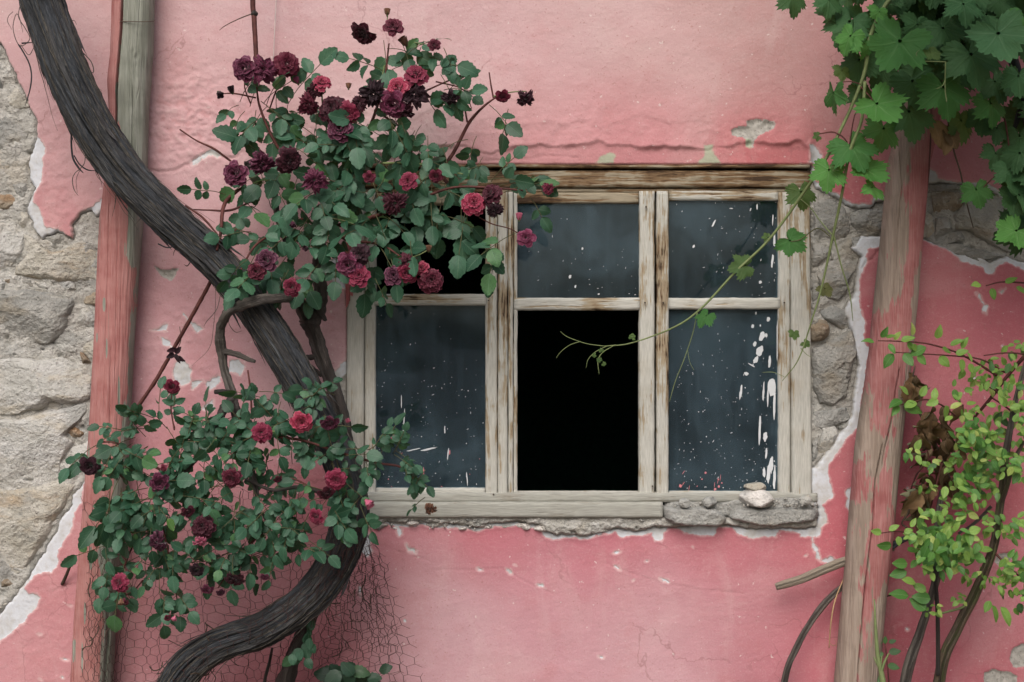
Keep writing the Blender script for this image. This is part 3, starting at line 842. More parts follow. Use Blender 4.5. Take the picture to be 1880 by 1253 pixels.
def mortar(x0, x1, y0, y1, base, amp, seed, step=3.0, mask=None, cut=None):
    X, Y = np.meshgrid(np.arange(x0, x1, step), np.arange(y0, y1, step))
    d = base + amp * fbm(X / 46, Y / 34, 3, seed) + amp * 0.35 * ridged(X / 30, Y / 24, 2, seed + 3) + amp * 0.5 * fbm(X / 7, Y / 7, 3, seed + 5)
    pit = sstep(0.42, 0.62, fbm(X / 20, Y / 12, 2, seed + 9))
    d -= pit * amp * 1.2
    wx, wy = warp(X, Y)
    dc = np.maximum.reduce([sdf(wx, wy, p) for p in (H_LEFT, H_RIGHT, H_FAR, H_SILL)])
    d = np.minimum(d, .002) if seed < 90 else d
    d = -.032 + (d + .032) * sstep(-6, 5, dc)
    V = np.stack([(X - 940) * k, -d, CAM_Z - (Y - 626.5) * k], -1).reshape(-1, 3)
    ny, nx = X.shape
    ii, jj = np.meshgrid(np.arange(ny - 1), np.arange(nx - 1), indexing='ij')
    q0 = (ii * nx + jj).ravel()
    F = np.stack([q0, q0 + nx, q0 + nx + 1, q0 + 1], 1)
    if cut is not None:
        F = F[~((X.ravel()[F] > cut[0]) & (X.ravel()[F] < cut[1]) & (Y.ravel()[F] < cut[2])).any(1)]
    me = np_mesh('mortar', V, F)
    return centred('mortar', me, M['mortar'], house)


mortar(-320, 224, 30, 1330, -0.009, 0.010, 61)
mortar(1487, 1660, 300, 990, -0.014, 0.011, 71)
mortar(1636, 1960, 296, 540, -0.016, 0.011, 81)
mortar(625, 1512, 949, 1005, 0.012, 0.011, 91, 2.6)

# ---- stones laid in the wall
stone_no = [0]


def stone(poly, mat, rise=0.022, base=-0.014, p=2.6, rough=0.006, name='stone', rings=18, segs=64, parent=house, tilt=(0, 0), facets=True):
    """A stone face: its own outline, rounded to the edge, with a broken surface."""
    stone_no[0] += 1
    s = stone_no[0] * 7
    P = np.array(poly, float)
    c = P.mean(0)
    # even samples of the outline
    Q = np.vstack([P, P[:1]])
    L = np.concatenate([[0], np.cumsum(np.linalg.norm(np.diff(Q, axis=0), axis=1))])
    t = np.linspace(0, L[-1], segs, endpoint=False)
    out = np.stack([np.interp(t, L, Q[:, 0]), np.interp(t, L, Q[:, 1])], 1)
    out = (np.roll(out, 1, 0) + 2 * out + np.roll(out, -1, 0)) / 4
    size = max(np.ptp(P[:, 0]), np.ptp(P[:, 1]))
    out[:, 0] += 0.022 * size * fbm(out[:, 0] / (size * .12), out[:, 1] / (size * .12), 3, s)
    out[:, 1] += 0.022 * size * fbm(out[:, 0] / (size * .12), out[:, 1] / (size * .12), 3, s + 1)
    rr = np.concatenate([1 - np.linspace(0, 1, rings) ** 1.6])[:, None]
    x = c[0] + (out[None, :, 0] - c[0]) * rr
    y = c[1] + (out[None, :, 1] - c[1]) * rr
    r1 = np.broadcast_to(rr, x.shape)
    prof = (1 - r1 ** p) ** (1 / 2.0)
    hh = base + rise * prof
    hh += prof * (rough * 1.6 * fbm(x / (size * .35), y / (size * .20), 3, s + 2) + rough * .30 * ridged(x / (size * .4 + 8), y / (size * .22 + 8), 2, s + 3) + rough * .45 * fbm(x / 8, y / 6, 3, s + 4) - rough * .8 * sstep(.35, .6, fbm(x / 22, y / 13, 2, s + 5)))
    hh += prof * ((x - c[0]) * tilt[0] + (y - c[1]) * tilt[1]) * 1e-4
    # broken facets: the dome is cut by a few tilted planes
    fr = random.Random(s)
    for _ in range((9 if size > 60 else 5) if facets else 0):
        ph = fr.uniform(0, 6.283)
        q = ((x - c[0]) * math.cos(ph) + (y - c[1]) * math.sin(ph) * 1.5) / (size * .5)
        pl = base + rise * fr.uniform(.80, 1.0) - (q - fr.uniform(.0, .45)) * rise * fr.uniform(.35, 1.3) + rough * .35 * fbm(x / 14 + s, y / 9, 3, s + 6)
        hh = np.minimum(hh, np.maximum(pl, base - .004))
    V = np.stack([(x - 940) * k, -hh, CAM_Z - (y - 626.5) * k], -1).reshape(-1, 3)
    n = rings
    i, j = np.meshgrid(np.arange(n - 1), np.arange(segs), indexing='ij')
    a = (i * segs + j).ravel()
    b = (i * segs + (j + 1) % segs).ravel()
    F = np.stack([a, a + segs, b + segs, b], 1)
    me = np_mesh(name, V, tri(F))
    return centred(name, me, M[mat], parent)


for args in [
    ([(8, 160), (30, 158), (48, 183), (54, 198), (28, 202), (8, 188)], 'stone_beige', .014), ([(-60, 130), (2, 140), (4, 172), (-60, 180)], 'stone_grey', .02),
    ([(-60, 205), (30, 215), (52, 240), (48, 280), (25, 292), (-60, 285)], 'stone_grey', .012),
    ([(-60, 292), (12, 290), (24, 302), (16, 326), (-60, 330)], 'stone_beige', .014), ([(-30, 355), (22, 356), (30, 370), (12, 386), (-30, 384)], 'stone_brown', .012),
    ([(14, 330), (45, 318), (50, 345), (42, 372), (30, 360)], 'stone_grey', .012), ([(30, 385), (48, 390), (58, 420), (40, 420), (28, 405)], 'stone_beige', .012),
    ([(-90, 412), (28, 408), (44, 430), (40, 470), (18, 490), (14, 508), (-90, 505)], 'stone_pale', .024),
    ([(42, 428), (60, 434), (76, 456), (96, 462), (130, 452), (162, 436), (215, 436), (218, 512), (150, 517), (110, 517), (70, 513), (24, 506), (24, 492), (44, 470)], 'stone_beige', .022),
    ([(76, 436), (92, 432), (118, 428), (116, 446), (100, 458), (82, 452)], 'stone_grey', .012), ([(134, 436), (140, 405), (168, 390), (206, 388), (206, 436), (160, 434), (150, 452), (132, 448)], 'stone_grey', .010),
    ([(5, 510), (20, 508), (22, 516), (14, 522), (6, 518)], 'stone_brown', .012), ([(-60, 512), (4, 512), (12, 522), (2, 538), (-60, 536)], 'stone_pale', .018),
    ([(24, 512), (55, 514), (60, 526), (30, 524)], 'stone_grey', .01), ([(60, 516), (82, 518), (92, 532), (70, 530)], 'stone_pale', .012), ([(104, 518), (132, 514), (140, 532), (112, 536)], 'stone_pale', .012),
    ([(-90, 540), (10, 530), (60, 532), (95, 538), (134, 548), (136, 562), (124, 580), (124, 600), (108, 622), (90, 631), (60, 632), (20, 624), (-90, 616)], 'stone_grey', .034),
    ([(150, 540), (182, 534), (186, 566), (172, 562), (152, 558)], 'stone_brown', .014), ([(146, 566), (164, 564), (178, 580), (176, 608), (152, 612), (140, 598)], 'stone_pale', .014),
    ([(100, 634), (134, 622), (150, 628), (140, 648), (110, 650)], 'stone_pale', .012),
    ([(150, 632), (182, 615), (186, 660), (166, 664), (150, 648)], 'stone_beige', .014), ([(144, 644), (152, 648), (166, 664), (164, 674), (150, 670)], 'stone_brown', .016),
    ([(-90, 668), (30, 656), (70, 662), (115, 656), (140, 666), (168, 684), (170, 728), (150, 742), (120, 740), (92, 735), (85, 750), (60, 756), (30, 762), (-90, 768)], 'stone_pale', .036),
    ([(-90, 776), (40, 768), (82, 752), (110, 750), (162, 737), (166, 748), (150, 772), (130, 790), (118, 800), (136, 814), (112, 846), (106, 872), (60, 888), (-90, 888)], 'stone_pale', .026),
    ([(118, 792), (136, 784), (154, 796), (150, 803), (132, 804)], 'stone_brown', .014), ([(138, 806), (162, 790), (172, 830), (160, 862), (128, 868), (116, 846)], 'stone_pale', .016),
    ([(-90, 898), (40, 900), (70, 890), (110, 880), (140, 888), (128, 912), (106, 950), (86, 990), (60, 1028), (30, 1056), (-90, 1062)], 'stone_beige', .026),
    ([(0, 1066), (20, 1062), (24, 1078), (0, 1083)], 'stone_brown', .014), ([(-90, 1088), (27, 1084), (12, 1110), (-10, 1132), (-90, 1160)], 'stone_beige', .016),
    # right of the window
    ([(1494, 366), (1530, 364), (1554, 382), (1562, 406), (1560, 430), (1540, 446), (1518, 450), (1496, 440)], 'stone_grey', .026), ([(1562, 394), (1580, 384), (1634, 380), (1634, 426), (1600, 432), (1578, 428), (1562, 410)], 'stone_grey', .026),
    ([(1494, 444), (1524, 450), (1530, 466), (1506, 482), (1494, 500)], 'stone_grey', .018), ([(1506, 480), (1530, 473), (1570, 472), (1574, 490), (1560, 515), (1556, 540), (1540, 552), (1520, 548), (1508, 530), (1502, 502)], 'stone_grey', .028),
    ([(1564, 436), (1584, 434), (1600, 440), (1584, 456), (1568, 462)], 'concrete', .014), ([(1493, 510), (1503, 520), (1508, 545), (1500, 565), (1492, 560)], 'stone_grey', .012),
    ([(1486, 597), (1502, 594), (1507, 580), (1520, 590), (1525, 605), (1522, 618), (1510, 627), (1489, 628)], 'stone_brown', .040), ([(1505, 562), (1530, 555), (1554, 557), (1566, 570), (1564, 600), (1548, 606), (1525, 592), (1511, 585)], 'stone_grey', .022),
    ([(1493, 640), (1516, 630), (1550, 612), (1562, 602), (1572, 620), (1576, 645), (1568, 665), (1560, 700), (1556, 730), (1530, 746), (1506, 743), (1495, 715), (1492, 670)], 'stone_grey', .036),
    ([(1494, 756), (1530, 752), (1555, 747), (1564, 770), (1540, 780), (1520, 790), (1496, 786)], 'concrete', .020), ([(1516, 768), (1528, 768), (1542, 798), (1522, 836), (1502, 846), (1506, 805)], 'stone_pale', .022), ([(1492, 792), (1504, 792), (1502, 842), (1492, 850)], 'concrete', .014),
    ([(1540, 784), (1562, 774), (1566, 784), (1548, 798)], 'stone_grey', .014),
    # right of the leaning post
    ([(1712, 356), (1735, 350), (1765, 352), (1772, 378), (1748, 392), (1716, 390)], 'stone_brown', .016), ([(1752, 396), (1776, 370), (1800, 365), (1835, 356), (1860, 380), (1878, 420), (1905, 445), (1900, 472), (1850, 461), (1812, 446), (1782, 424), (1756, 420)], 'stone_beige', .034),
    ([(1690, 386), (1712, 392), (1718, 425), (1706, 437), (1690, 434)], 'stone_beige', .024), ([(1720, 400), (1744, 398), (1750, 420), (1736, 432), (1716, 440)], 'stone_grey', .020), ([(1738, 430), (1766, 424), (1774, 436), (1770, 446), (1742, 446)], 'stone_grey', .022),
    ([(1716, 446), (1760, 447), (1800, 458), (1846, 470), (1800, 482), (1760, 470), (1730, 460)], 'stone_grey', .020), ([(1694, 340), (1760, 337), (1776, 346), (1740, 350), (1700, 354)], 'stone_grey', .016)]:
    rise = args[2] * (1.15 if args[0][0][0] < 300 else .9)
    big = (max(p[0] for p in args[0]) - min(p[0] for p in args[0])) > 70
    stone(args[0], args[1], rise, rings=34 if big else 14, segs=140 if big else 44, rough=0.010 if big else 0.005)
# broken masonry under the window: small stones, and the two lumps of the concrete ledge
for _ in range(46):
    x = rng.uniform(668, 1225)
    y = 955 + rng.uniform(-2, 16) + (8 if 1000 < x < 1130 else 0)
    w, hgt = rng.uniform(7, 24), rng.uniform(4, 10)
    a = [(x + w * math.cos(t) * rng.uniform(.7, 1.1), y + hgt * math.sin(t) * rng.uniform(.7, 1.1)) for t in np.linspace(0, 6.28, 8, endpoint=False)]
    stone(a, rng.choice(['stone_white', 'stone_pale', 'concrete', 'stone_pale']), rng.uniform(.018, .034), p=3, rough=.004, rings=7, segs=18, name='rubble_stone')
stone([(1060, 966), (1085, 954), (1120, 952), (1140, 962), (1128, 974), (1085, 982), (1050, 984)], 'stone_pale', .034, rings=14, segs=44, name='rubble_stone')
stone([(1213, 929), (1240, 928), (1312, 930), (1330, 945), (1335, 953), (1330, 963), (1315, 966), (1260, 965), (1235, 960), (1216, 952)], 'concrete', .054, p=10, rough=.003, rings=22, segs=90, name='concrete_ledge', facets=False)
stone([(1336, 944), (1350, 932), (1420, 930), (1500, 932), (1505, 945), (1496, 956), (1440, 960), (1420, 967), (1385, 964), (1355, 956), (1338, 953)], 'concrete', .050, p=10, rough=.0035, rings=22, segs=90, name='concrete_ledge', facets=False)
stone([(1214, 948), (1222, 922), (1262, 920), (1300, 924), (1350, 917), (1400, 915), (1450, 913), (1500, 912), (1504, 950), (1400, 955)], 'concrete', .026, p=6, rough=.005, rings=20, segs=110, name='mortar_bed', facets=False)
stone([(1340, 950), (1368, 953), (1380, 963), (1360, 968), (1342, 962)], 'stone_grey', .034, rings=8, segs=24, name='rubble_stone')
stone([(1440, 958), (1500, 950), (1504, 968), (1470, 972), (1436, 970)], 'concrete', .026, rings=8, segs=30, name='rubble_stone')

# ---- the room behind
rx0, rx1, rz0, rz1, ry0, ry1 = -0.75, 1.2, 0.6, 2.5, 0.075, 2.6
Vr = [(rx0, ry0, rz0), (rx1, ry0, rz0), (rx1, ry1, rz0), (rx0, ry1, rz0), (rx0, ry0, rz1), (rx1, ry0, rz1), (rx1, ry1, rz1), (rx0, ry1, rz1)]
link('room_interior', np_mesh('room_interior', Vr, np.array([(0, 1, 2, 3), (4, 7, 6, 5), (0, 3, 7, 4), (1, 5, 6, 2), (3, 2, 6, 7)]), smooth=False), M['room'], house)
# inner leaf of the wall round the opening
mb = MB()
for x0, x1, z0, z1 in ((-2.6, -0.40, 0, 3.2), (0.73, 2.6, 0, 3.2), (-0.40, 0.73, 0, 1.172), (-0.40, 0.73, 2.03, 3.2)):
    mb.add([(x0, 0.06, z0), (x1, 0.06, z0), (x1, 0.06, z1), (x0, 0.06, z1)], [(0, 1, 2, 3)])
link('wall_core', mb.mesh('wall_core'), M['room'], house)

# ---- the window: part of the house, its timbers and panes are sub-parts
window = bpy.data.objects.new('window', None)
C.objects.link(window)
window.location = W(1062, 625)
window.parent = house
window['label'] = 'weathered three bay wooden window with two panes missing'


def timber(name, x0, x1, y0, y1, front, depth, mat='wood', wear=(0, 0), seed=0, chamfer=3.0, gouge=0.0008, skew=0.0):
    """A length of joinery between photo lines x0..x1, y0..y1 with bevelled edges, slightly uneven, grain along its length."""
    vert = (y1 - y0) > (x1 - x0)
    L, Wd = ((y1 - y0), (x1 - x0)) if vert else ((x1 - x0), (y1 - y0))
    nl = max(14, int(L / 7))
    c = min(chamfer, Wd * 0.3)
    nf = max(5, int(Wd / 3.2))
    prof = [(0.0, depth), (0.0, c * k)] + [(u, 0.0) for u in np.linspace(c, Wd - c, nf)] + [(Wd, c * k), (Wd, depth)]
    prof = np.array(prof)
    npf = len(prof)
    ll = np.linspace(0, L, nl)
    A, Lg = np.meshgrid(prof[:, 0], ll)
    D = np.broadcast_to(prof[:, 1], A.shape).copy()
    s = rng.randrange(1000) + seed
    face = (D < depth * 0.9)
    D += face * gouge * (1.4 * fbm(A / 2.6 + s, Lg / 60, 3, s) + 1.0 * fbm(A / 12, Lg / 26, 3, s + 1))
    wob = 1.1 * fbm(Lg / 90, np.zeros_like(Lg), 2, s + 2) + skew * (Lg / L - .5)
    nick = 0.8 * fbm(Lg / 14, A / 40, 3, s + 3)
    A2 = A + wob + np.where(A < c, -nick, np.where(A > Wd - c, nick, 0))
    if vert:
        px, py = x0 + A2, y0 + Lg
    else:
        px, py = x0 + Lg, y0 + A2
    V = np.stack([(px - 940) * k, -front + D, CAM_Z - (py - 626.5) * k], -1).reshape(-1, 3)
    i, j = np.meshgrid(np.arange(nl - 1), np.arange(npf - 1), indexing='ij')
    a = (i * npf + j).ravel()
    F = np.stack([a, a + npf, a + npf + 1, a + 1], 1) if vert else np.stack([a, a + 1, a + npf + 1, a + npf], 1)
    caps = []
    for e in (0, nl - 1):
        r = e * npf
        for j in range(1, npf - 1):
            caps.append((r, r + j, r + j + 1, r + j + 1))
    F = np.vstack([F, np.array(caps)])
    uv = np.stack([(A * k).ravel(), (Lg * k).ravel()], 1)
    wv = 1.0 * np.interp((py if vert else px).ravel(), [y0, (y0 + y1) / 2, y1] if vert else [x0, (x0 + x1) / 2, x1], [wear[0], (wear[0] + wear[-1]) / 2 if len(wear) < 3 else wear[1], wear[-1]])
    me = np_mesh(name, V, tri(F), uv, {'wear': wv})
    return centred(name, me, M[mat], window)


# outer frame
timber('frame_head', 655, 1488, 313, 344, .000, .05, 'wood_dark', (.08, .02, .06), gouge=.0016)
timber('head_moulding', 668, 1452, 345.5, 353, -.010, .03, 'wood_dark', (.0, -.02, -.06))
timber('lintel_board', 650, 1486, 303, 309, .008, .05, 'wood_dark', (.1, .1, .1))
timber('frame_jamb', 637, 668, 330, 914, .004, .05, 'wood', (.02, -.13, -.08), skew=-2)
timber('frame_jamb', 1453, 1489, 345, 922, .004, .05, 'wood', (.10, -.06, -.02), skew=3)
timber('frame_sill', 655, 1500, 905, 922, .006, .055, 'wood_sill', (0, 0, .02))
timber('sill_board', 664, 1215, 921, 949, .026, .07, 'wood_sill', (0, 0, 0))
# posts between the bays
timber('mullion', 914, 932, 352, 913, -.001, .05, 'wood', (.17, .10, -.01))
timber('cover_strip', 933, 942, 352, 914, -.007, .04, 'wood', (.1, .06, 0), chamfer=2)
# left sash
for nm, a in (('sash_stile', (669, 689, 353, 905, -.006, .04, 'wood', (.05, -.11, -.06))), ('sash_stile', (891, 913, 353, 912, -.005, .04, 'wood', (.12, .05, -.03))),
              ('sash_rail', (690, 890, 354, 375, -.008, .036, 'wood_dark', (.0, -.04, -.05))), ('sash_rail', (690, 890, 897, 912, -.007, .036, 'wood', (-.1, -.08, -.08))), ('glazing_bar', (687, 892, 540, 561, -.004, .034, 'wood', (-.02, .05, -.02)))):
    timber(nm, *a)
# middle sash
for nm, a in (('sash_stile', (1174, 1202, 351, 917, -.003, .04, 'wood', (.06, .02, .0))), ('sash_stile', (943, 950, 353, 905, -.006, .04, 'wood', (.08, .02, -.02))),
              ('sash_rail', (946, 1173, 353, 373, -.008, .036, 'wood_dark', (.04, -.01, .02))), ('sash_rail', (944, 1173, 904, 917, -.005, .036, 'wood', (-.08, -.04, -.06))), ('glazing_bar', (944, 1175, 547, 570, -.004, .034, 'wood', (.07, .07, .09)))):
    timber(nm, *a)
# right sash
for nm, a in (('sash_stile', (1206, 1228, 351, 918, -.002, .04, 'wood', (.13, .12, -.02))), ('sash_stile', (1430, 1452, 353, 912, -.004, .04, 'wood', (.12, .06, .02))),
              ('sash_rail', (1229, 1429, 350, 368, -.006, .036, 'wood', (.10, .08, .08))), ('sash_rail', (1229, 1429, 903, 917, -.006, .036, 'wood', (-.06, -.04, -.04))), ('glazing_bar', (1227, 1433, 547, 568, -.003, .034, 'wood', (.03, .04, -.02)))):
    timber(nm, *a)
# pink wall paint slopped on the left jamb
mb = MB()
pp = [(634, 338), (657, 338), (657, 400), (659, 462), (655, 500), (656, 520), (650, 532), (647, 545), (643, 541), (640, 558), (635, 566), (634, 470)]
pts = []
for i in range(len(pp)):
    for t_ in np.linspace(0, 1, 6, endpoint=False):
        pts.append((pp[i - 1][0] * (1 - t_) + pp[i][0] * t_ + rng.gauss(0, .5), pp[i - 1][1] * (1 - t_) + pp[i][1] * t_))
V = [tuple(W(x, y, .0062)) for x, y in pts] + [tuple(W(646, 440, .0072))]
mb.add(V, [(len(pts), i, (i + 1) % len(pts)) for i in range(len(pts))])
centred('paint_smear', mb.mesh('paint_smear'), M['smear'], window)
# nail heads
for x, y in ((680, 551), (1184, 556), (1218, 556), (1440, 556), (897, 552), (1198, 893), (906, 908), (1186, 380)):
    V, F, uv = tube_geo([W(x, y, .0), W(x, y, .0085)], .0022, 8)
    centred('nail', np_mesh('nail', V, tri(F), uv), M['iron'], window)
# panes
PANES = [(689, 892, 561, 898), (946, 1174, 373, 548), (1228, 1431, 367, 548), (1228, 1431, 568, 904)]
for x0, x1, y0, y1 in PANES:
    a, b = W(x0, y0), W(x1, y1)
    yf = .020
    V = [(a.x, yf, b.z), (b.x, yf, b.z), (b.x, yf, a.z), (a.x, yf, a.z), (a.x, yf + .003, b.z), (b.x, yf + .003, b.z), (b.x, yf + .003, a.z), (a.x, yf + .003, a.z)]
    me = np_mesh('glass_pane', V, np.array([(0, 1, 2, 3), (5, 4, 7, 6), (0, 4, 5, 1), (3, 2, 6, 7), (0, 3, 7, 4), (1, 5, 6, 2)]), smooth=False)
    centred('glass_pane', me, M['glass'], window)


def blob(mb, x, y, rx, ry, ang=0.0, d=-.0186, n=9):
    t = np.linspace(0, 2 * np.pi, n, endpoint=False)
    j = 1 + nrg.uniform(-.22, .22, n)
    ca, sa = math.cos(ang), math.sin(ang)
    ux, uy = rx * np.cos(t) * j, ry * np.sin(t) * j
    ring = np.stack([x + ux * ca - uy * sa, y + ux * sa + uy * ca], 1)
    V = [((p[0] - 940) * k, -d, CAM_Z - (p[1] - 626.5) * k) for p in ring] + [((x - 940) * k, -d - .0006, CAM_Z - (y - 626.5) * k)]
    mb.add(V, [(n, i, (i + 1) % n) for i in range(n)][::1])


def splashes(pane, count, big, bias, mat='splat', small=(.22, .7)):
    x0, x1, y0, y1 = pane
    mb = MB()
    for _ in range(count):
        x = x0 + 3 + (x1 - x0 - 6) * bias[0](rng.random())
        y = y0 + 3 + (y1 - y0 - 6) * bias[1](rng.random())
        r = rng.uniform(*small) * (1.0 if rng.random() < .9 else 1.6)
        if rng.random() < .3:
            blob(mb, x, y, .5, r * rng.uniform(2, 4.5), rng.choice([0.1, -.1, .6, 1.2, 1.35, .2]), n=6)
        else:
            blob(mb, x, y, r, r * rng.uniform(.7, 1.4), n=6)
    for b in big:
        blob(mb, *b, n=14)
    centred('paint_splashes', mb.mesh('paint_splashes'), M[mat], window, 'stuff')


flat = lambda t: t
splashes(PANES[0], 150, [(740, 788, 1.3, 34, .05), (822, 834, 1.2, 11, .1), (857, 880, 1, 13, -.08), (786, 826, 1.5, 16, 1.35), (758, 827, 1, 14, 1.35), (816, 790, 1, 7, 0), (736, 740, .9, 12, 0)], (lambda t: t ** 1.2, lambda t: t ** .7))
splashes(PANES[1], 40, [(1047, 508, 2.2, 4, .3), (1057, 526, 1.5, 3, .2), (1070, 456, 1.6, 2.4, 0), (1100, 540, 2, 1.4, 0)], (lambda t: t ** .7, lambda t: t ** .6))
splashes(PANES[2], 70, [(1392, 379, 1.4, 6, 0), (1421, 402, 1.1, 10, .05), (1312, 410, 1.6, 7, .5), (1420, 480, 2.2, 13, .12), (1424, 440, 2, 12, 0), (1398, 518, 2.6, 3.2, .2), (1275, 452, 2, 3, .4), (1380, 384, 1, 3, .3), (1344, 382, 3, 1, 0)], (lambda t: t ** .7, lambda t: t ** 1.2))
splashes(PANES[3], 230, [(1413, 586, 3.2, 4.6, .1), (1384, 599, 2.6, 3.6, .2), (1401, 617, 5, 9, .4), (1409, 616, 2.4, 3.6, 0), (1388, 632, 3, 5, .2), (1397, 645, 6.2, 10, .5), (1390, 661, 4, 7, .5), (1372, 687, 4.4, 3.2, .3), (1382, 671, 7, 1.2, .5),
    (1415, 664, 2.4, 11, .06), (1419, 712, 7, 16, .05), (1424, 745, 2.0, 24, .02), (1412, 728, 1.8, 18, .02), (1404, 720, 1.6, 17, .05), (1362, 722, 2.2, 13, .12), (1397, 790, 2.0, 28, .03), (1407, 803, 4.2, 8, .05), (1409, 834, 1.8, 10, .05),
    (1418, 855, 4, 16, .06), (1413, 872, 3.4, 18, .05), (1405, 868, 2.6, 9, .02), (1424, 880, 2.4, 22, .04), (1390, 575, 1.6, 3, 0), (1398, 598, 1.5, 2.4, 0), (1430, 620, 2, 40, .01)], (lambda t: t ** .85, lambda t: t ** .6))
splashes(PANES[3], 16, [], (lambda t: t * .5, lambda t: .9 + .1 * t), 'splat_pink', (1, 2))
splashes(PANES[0], 8, [(777, 868, 1.1, 9, 0), (825, 832, 1, 5, 0)], (flat, lambda t: .8 + .2 * t), 'splat_pink', (.6, 1.2))
# ------------------------------------------------------------------ the two timber posts
def post(rows, d_axis, flat, crack_fn, paint_fn, mat, root, name='shaft', seed=0, top_px=-300, knots=()):
    """rows: (y, left, right) in photo pixels. A hewn pole with splits, standing on the ground."""
    R = np.array(rows, float)
    ys = np.concatenate([np.arange(top_px, -40, 30), np.arange(-40, 1300, 5.0), np.arange(1300, 1810, 30)])
    kk = (CAM_D - d_axis) / CAM_D
    l = np.interp(ys, R[:, 0], R[:, 1])
    r = np.interp(ys, R[:, 0], R[:, 2])
    # straight continuation beyond the measured rows
    for arr, c in ((l, 1), (r, 2)):
        m = ys > R[-1, 0]
        arr[m] = R[-1, c] + (ys[m] - R[-1, 0]) * (R[-1, c] - R[-3, c]) / (R[-1, 0] - R[-3, 0])
        m = ys < R[0, 0]
        arr[m] = R[0, c] + (ys[m] - R[0, 0]) * (R[2, c] - R[0, c]) / (R[2, 0] - R[0, 0])
    cxp, hw = (l + r) / 2, (r - l) / 2
    nf, nb = 150, 16
    th = np.concatenate([np.linspace(0, np.pi, nf, endpoint=False), np.linspace(np.pi, 2 * np.pi, nb, endpoint=False)])   # 0 = right edge, pi/2 = front
    n = nf + nb
    TH, YS = np.meshgrid(th, ys)
    ct, st = np.cos(TH), np.sin(TH)
    e = 2 / flat
    ox = np.sign(ct) * np.abs(ct) ** e
    oy = np.sign(st) * np.abs(st) ** e
    nz = 1 + 0.05 * fbm(TH * 1.6 + seed, YS / 260, 3, seed) + 0.02 * fbm(TH * 9, YS / 120, 3, seed + 1)
    X = cxp[:, None] + hw[:, None] * ox * nz
    D = d_axis + hw[:, None] / PPM * kk * oy * nz
    D += oy.clip(0, 1) * (0.0010 * fbm(X / 2.2, YS / 70, 3, seed + 2) + 0.0012 * fbm(X / 7, YS / 50, 3, seed + 3))
    for kx, ky, kr in knots:
        q = np.hypot((X - kx), (YS - ky) / 1.4) / kr
        D += np.where(oy > .2, 0.003 * np.exp(-q ** 2) * np.cos(q * 5), 0)
    D -= np.where(oy > 0.02, crack_fn(X, YS), 0)
    P = paint_fn(X, YS, (X - l[:, None]) / (r - l)[:, None])
    kz = (CAM_D - d_axis) / CAM_D / PPM
    V = np.stack([(X - 940) * kz, -D, np.broadcast_to(CAM_Z - (YS - 626.5) * kz, X.shape)], -1)
    V[-1, :, 2] = -0.02
    V = V.reshape(-1, 3)
    uv = np.stack([np.where(TH <= np.pi, (X - 940) * kz, 0.3 + TH * .05), YS * kz], -1).reshape(-1, 2)
    i, j = np.meshgrid(np.arange(len(ys) - 1), np.arange(n), indexing='ij')
    a = (i * n + j).ravel()
    b = (i * n + (j + 1) % n).ravel()
    F = np.stack([a, b, b + n, a + n], 1)
    return link(name, np_mesh(name, V, F, uv, {'paint_edge': P.ravel()}), M[mat], root)


def line_groove(X, Y, pts, w, dep):
    P = np.array(pts, float)
    d = np.full(X.shape, 1e9)
    Xw = X + .7 * fbm(Y / 28, X * 0, 3, 77)
    for i in range(len(P) - 1):
        d = np.minimum(d, seg_dist(Xw, Y, *P[i], *P[i + 1]))
    return dep * np.exp(-(d / w) ** 2)


left_post = thing('timber_post', W(105, 1826, .058), 'upright timber post left of the window, pink below and grey above behind the vine trunk', 'post', 'timber posts against the wall')
LP_PINK = [(60, -400), (236, -400), (233, 0), (231, 60), (226, 120), (222, 180), (221, 240), (236, 262), (246, 330), (242, 410), (238, 470), (244, 488), (251, 494), (249, 560), (242, 612), (240, 700), (229, 780), (218, 880),
           (203, 960), (188, 1010), (196, 1060), (198, 1130), (190, 1253), (180, 1900), (20, 1900)]
LP_GREY = [(137, 1170), (144, 1172), (146, 1210), (138, 1215)]


def lp_crack(X, Y):
    g = line_groove(X, Y, [(236, -300), (233, 0), (231, 60), (226, 120), (222, 180), (221, 245), (224, 330)], 1.6, .024)
    for p, w, dp in (([(246, 50), (247, 140), (252, 165), (250, 300)], .9, .004), ([(247, 165), (247, 188), (258, 186), (262, 170)], .8, .003), ([(265, 0), (262, 60), (258, 130)], .8, .002), ([(209, 380), (206, 520), (202, 650), (200, 760)], .8, .003),
                     ([(226, 400), (222, 560), (220, 700)], .8, .003), ([(195, 420), (190, 580), (186, 740)], .7, .002), ([(232, 500), (226, 700)], .7, .002), ([(212, 640), (210, 780)], 1.0, .004), ([(146, 1050), (143, 1160), (142, 1253)], .9, .004),
                     ([(203, 1080), (204, 1160), (198, 1253), (190, 1500)], 2.2, .012), ([(152, 960), (150, 1040)], .8, .003), ([(176, 1130), (172, 1253)], .8, .002)):
        g = g + line_groove(X, Y, p, w, dp)
    return g


def lp_paint(X, Y, u):
    s = sdf(X, Y, LP_PINK, 30)
    s = np.minimum(s, -sdf(X, Y, LP_GREY, 30))
    s = s + 3 * fbm(X / 8, Y / 40, 3, 5)
    for x, y, rx, ry in ((200, 560, 3, 14), (205, 640, 2, 20), (186, 620, 2, 9), (226, 720, 2, 30), (170, 830, 2, 20), (222, 250, 5, 22), (176, 1020, 4, 20), (160, 1200, 2, 30), (165, 1120, 2, 20)):
        s = np.minimum(s, 14 * (np.hypot((X - x) / rx, (Y - y) / ry) - 1)) if (x, y) != (222, 250) else np.maximum(s, 8 * (1 - np.hypot((X - 226) / rx, (Y - y) / ry)))
    return np.clip(s / 5, -2.5, 2.2)


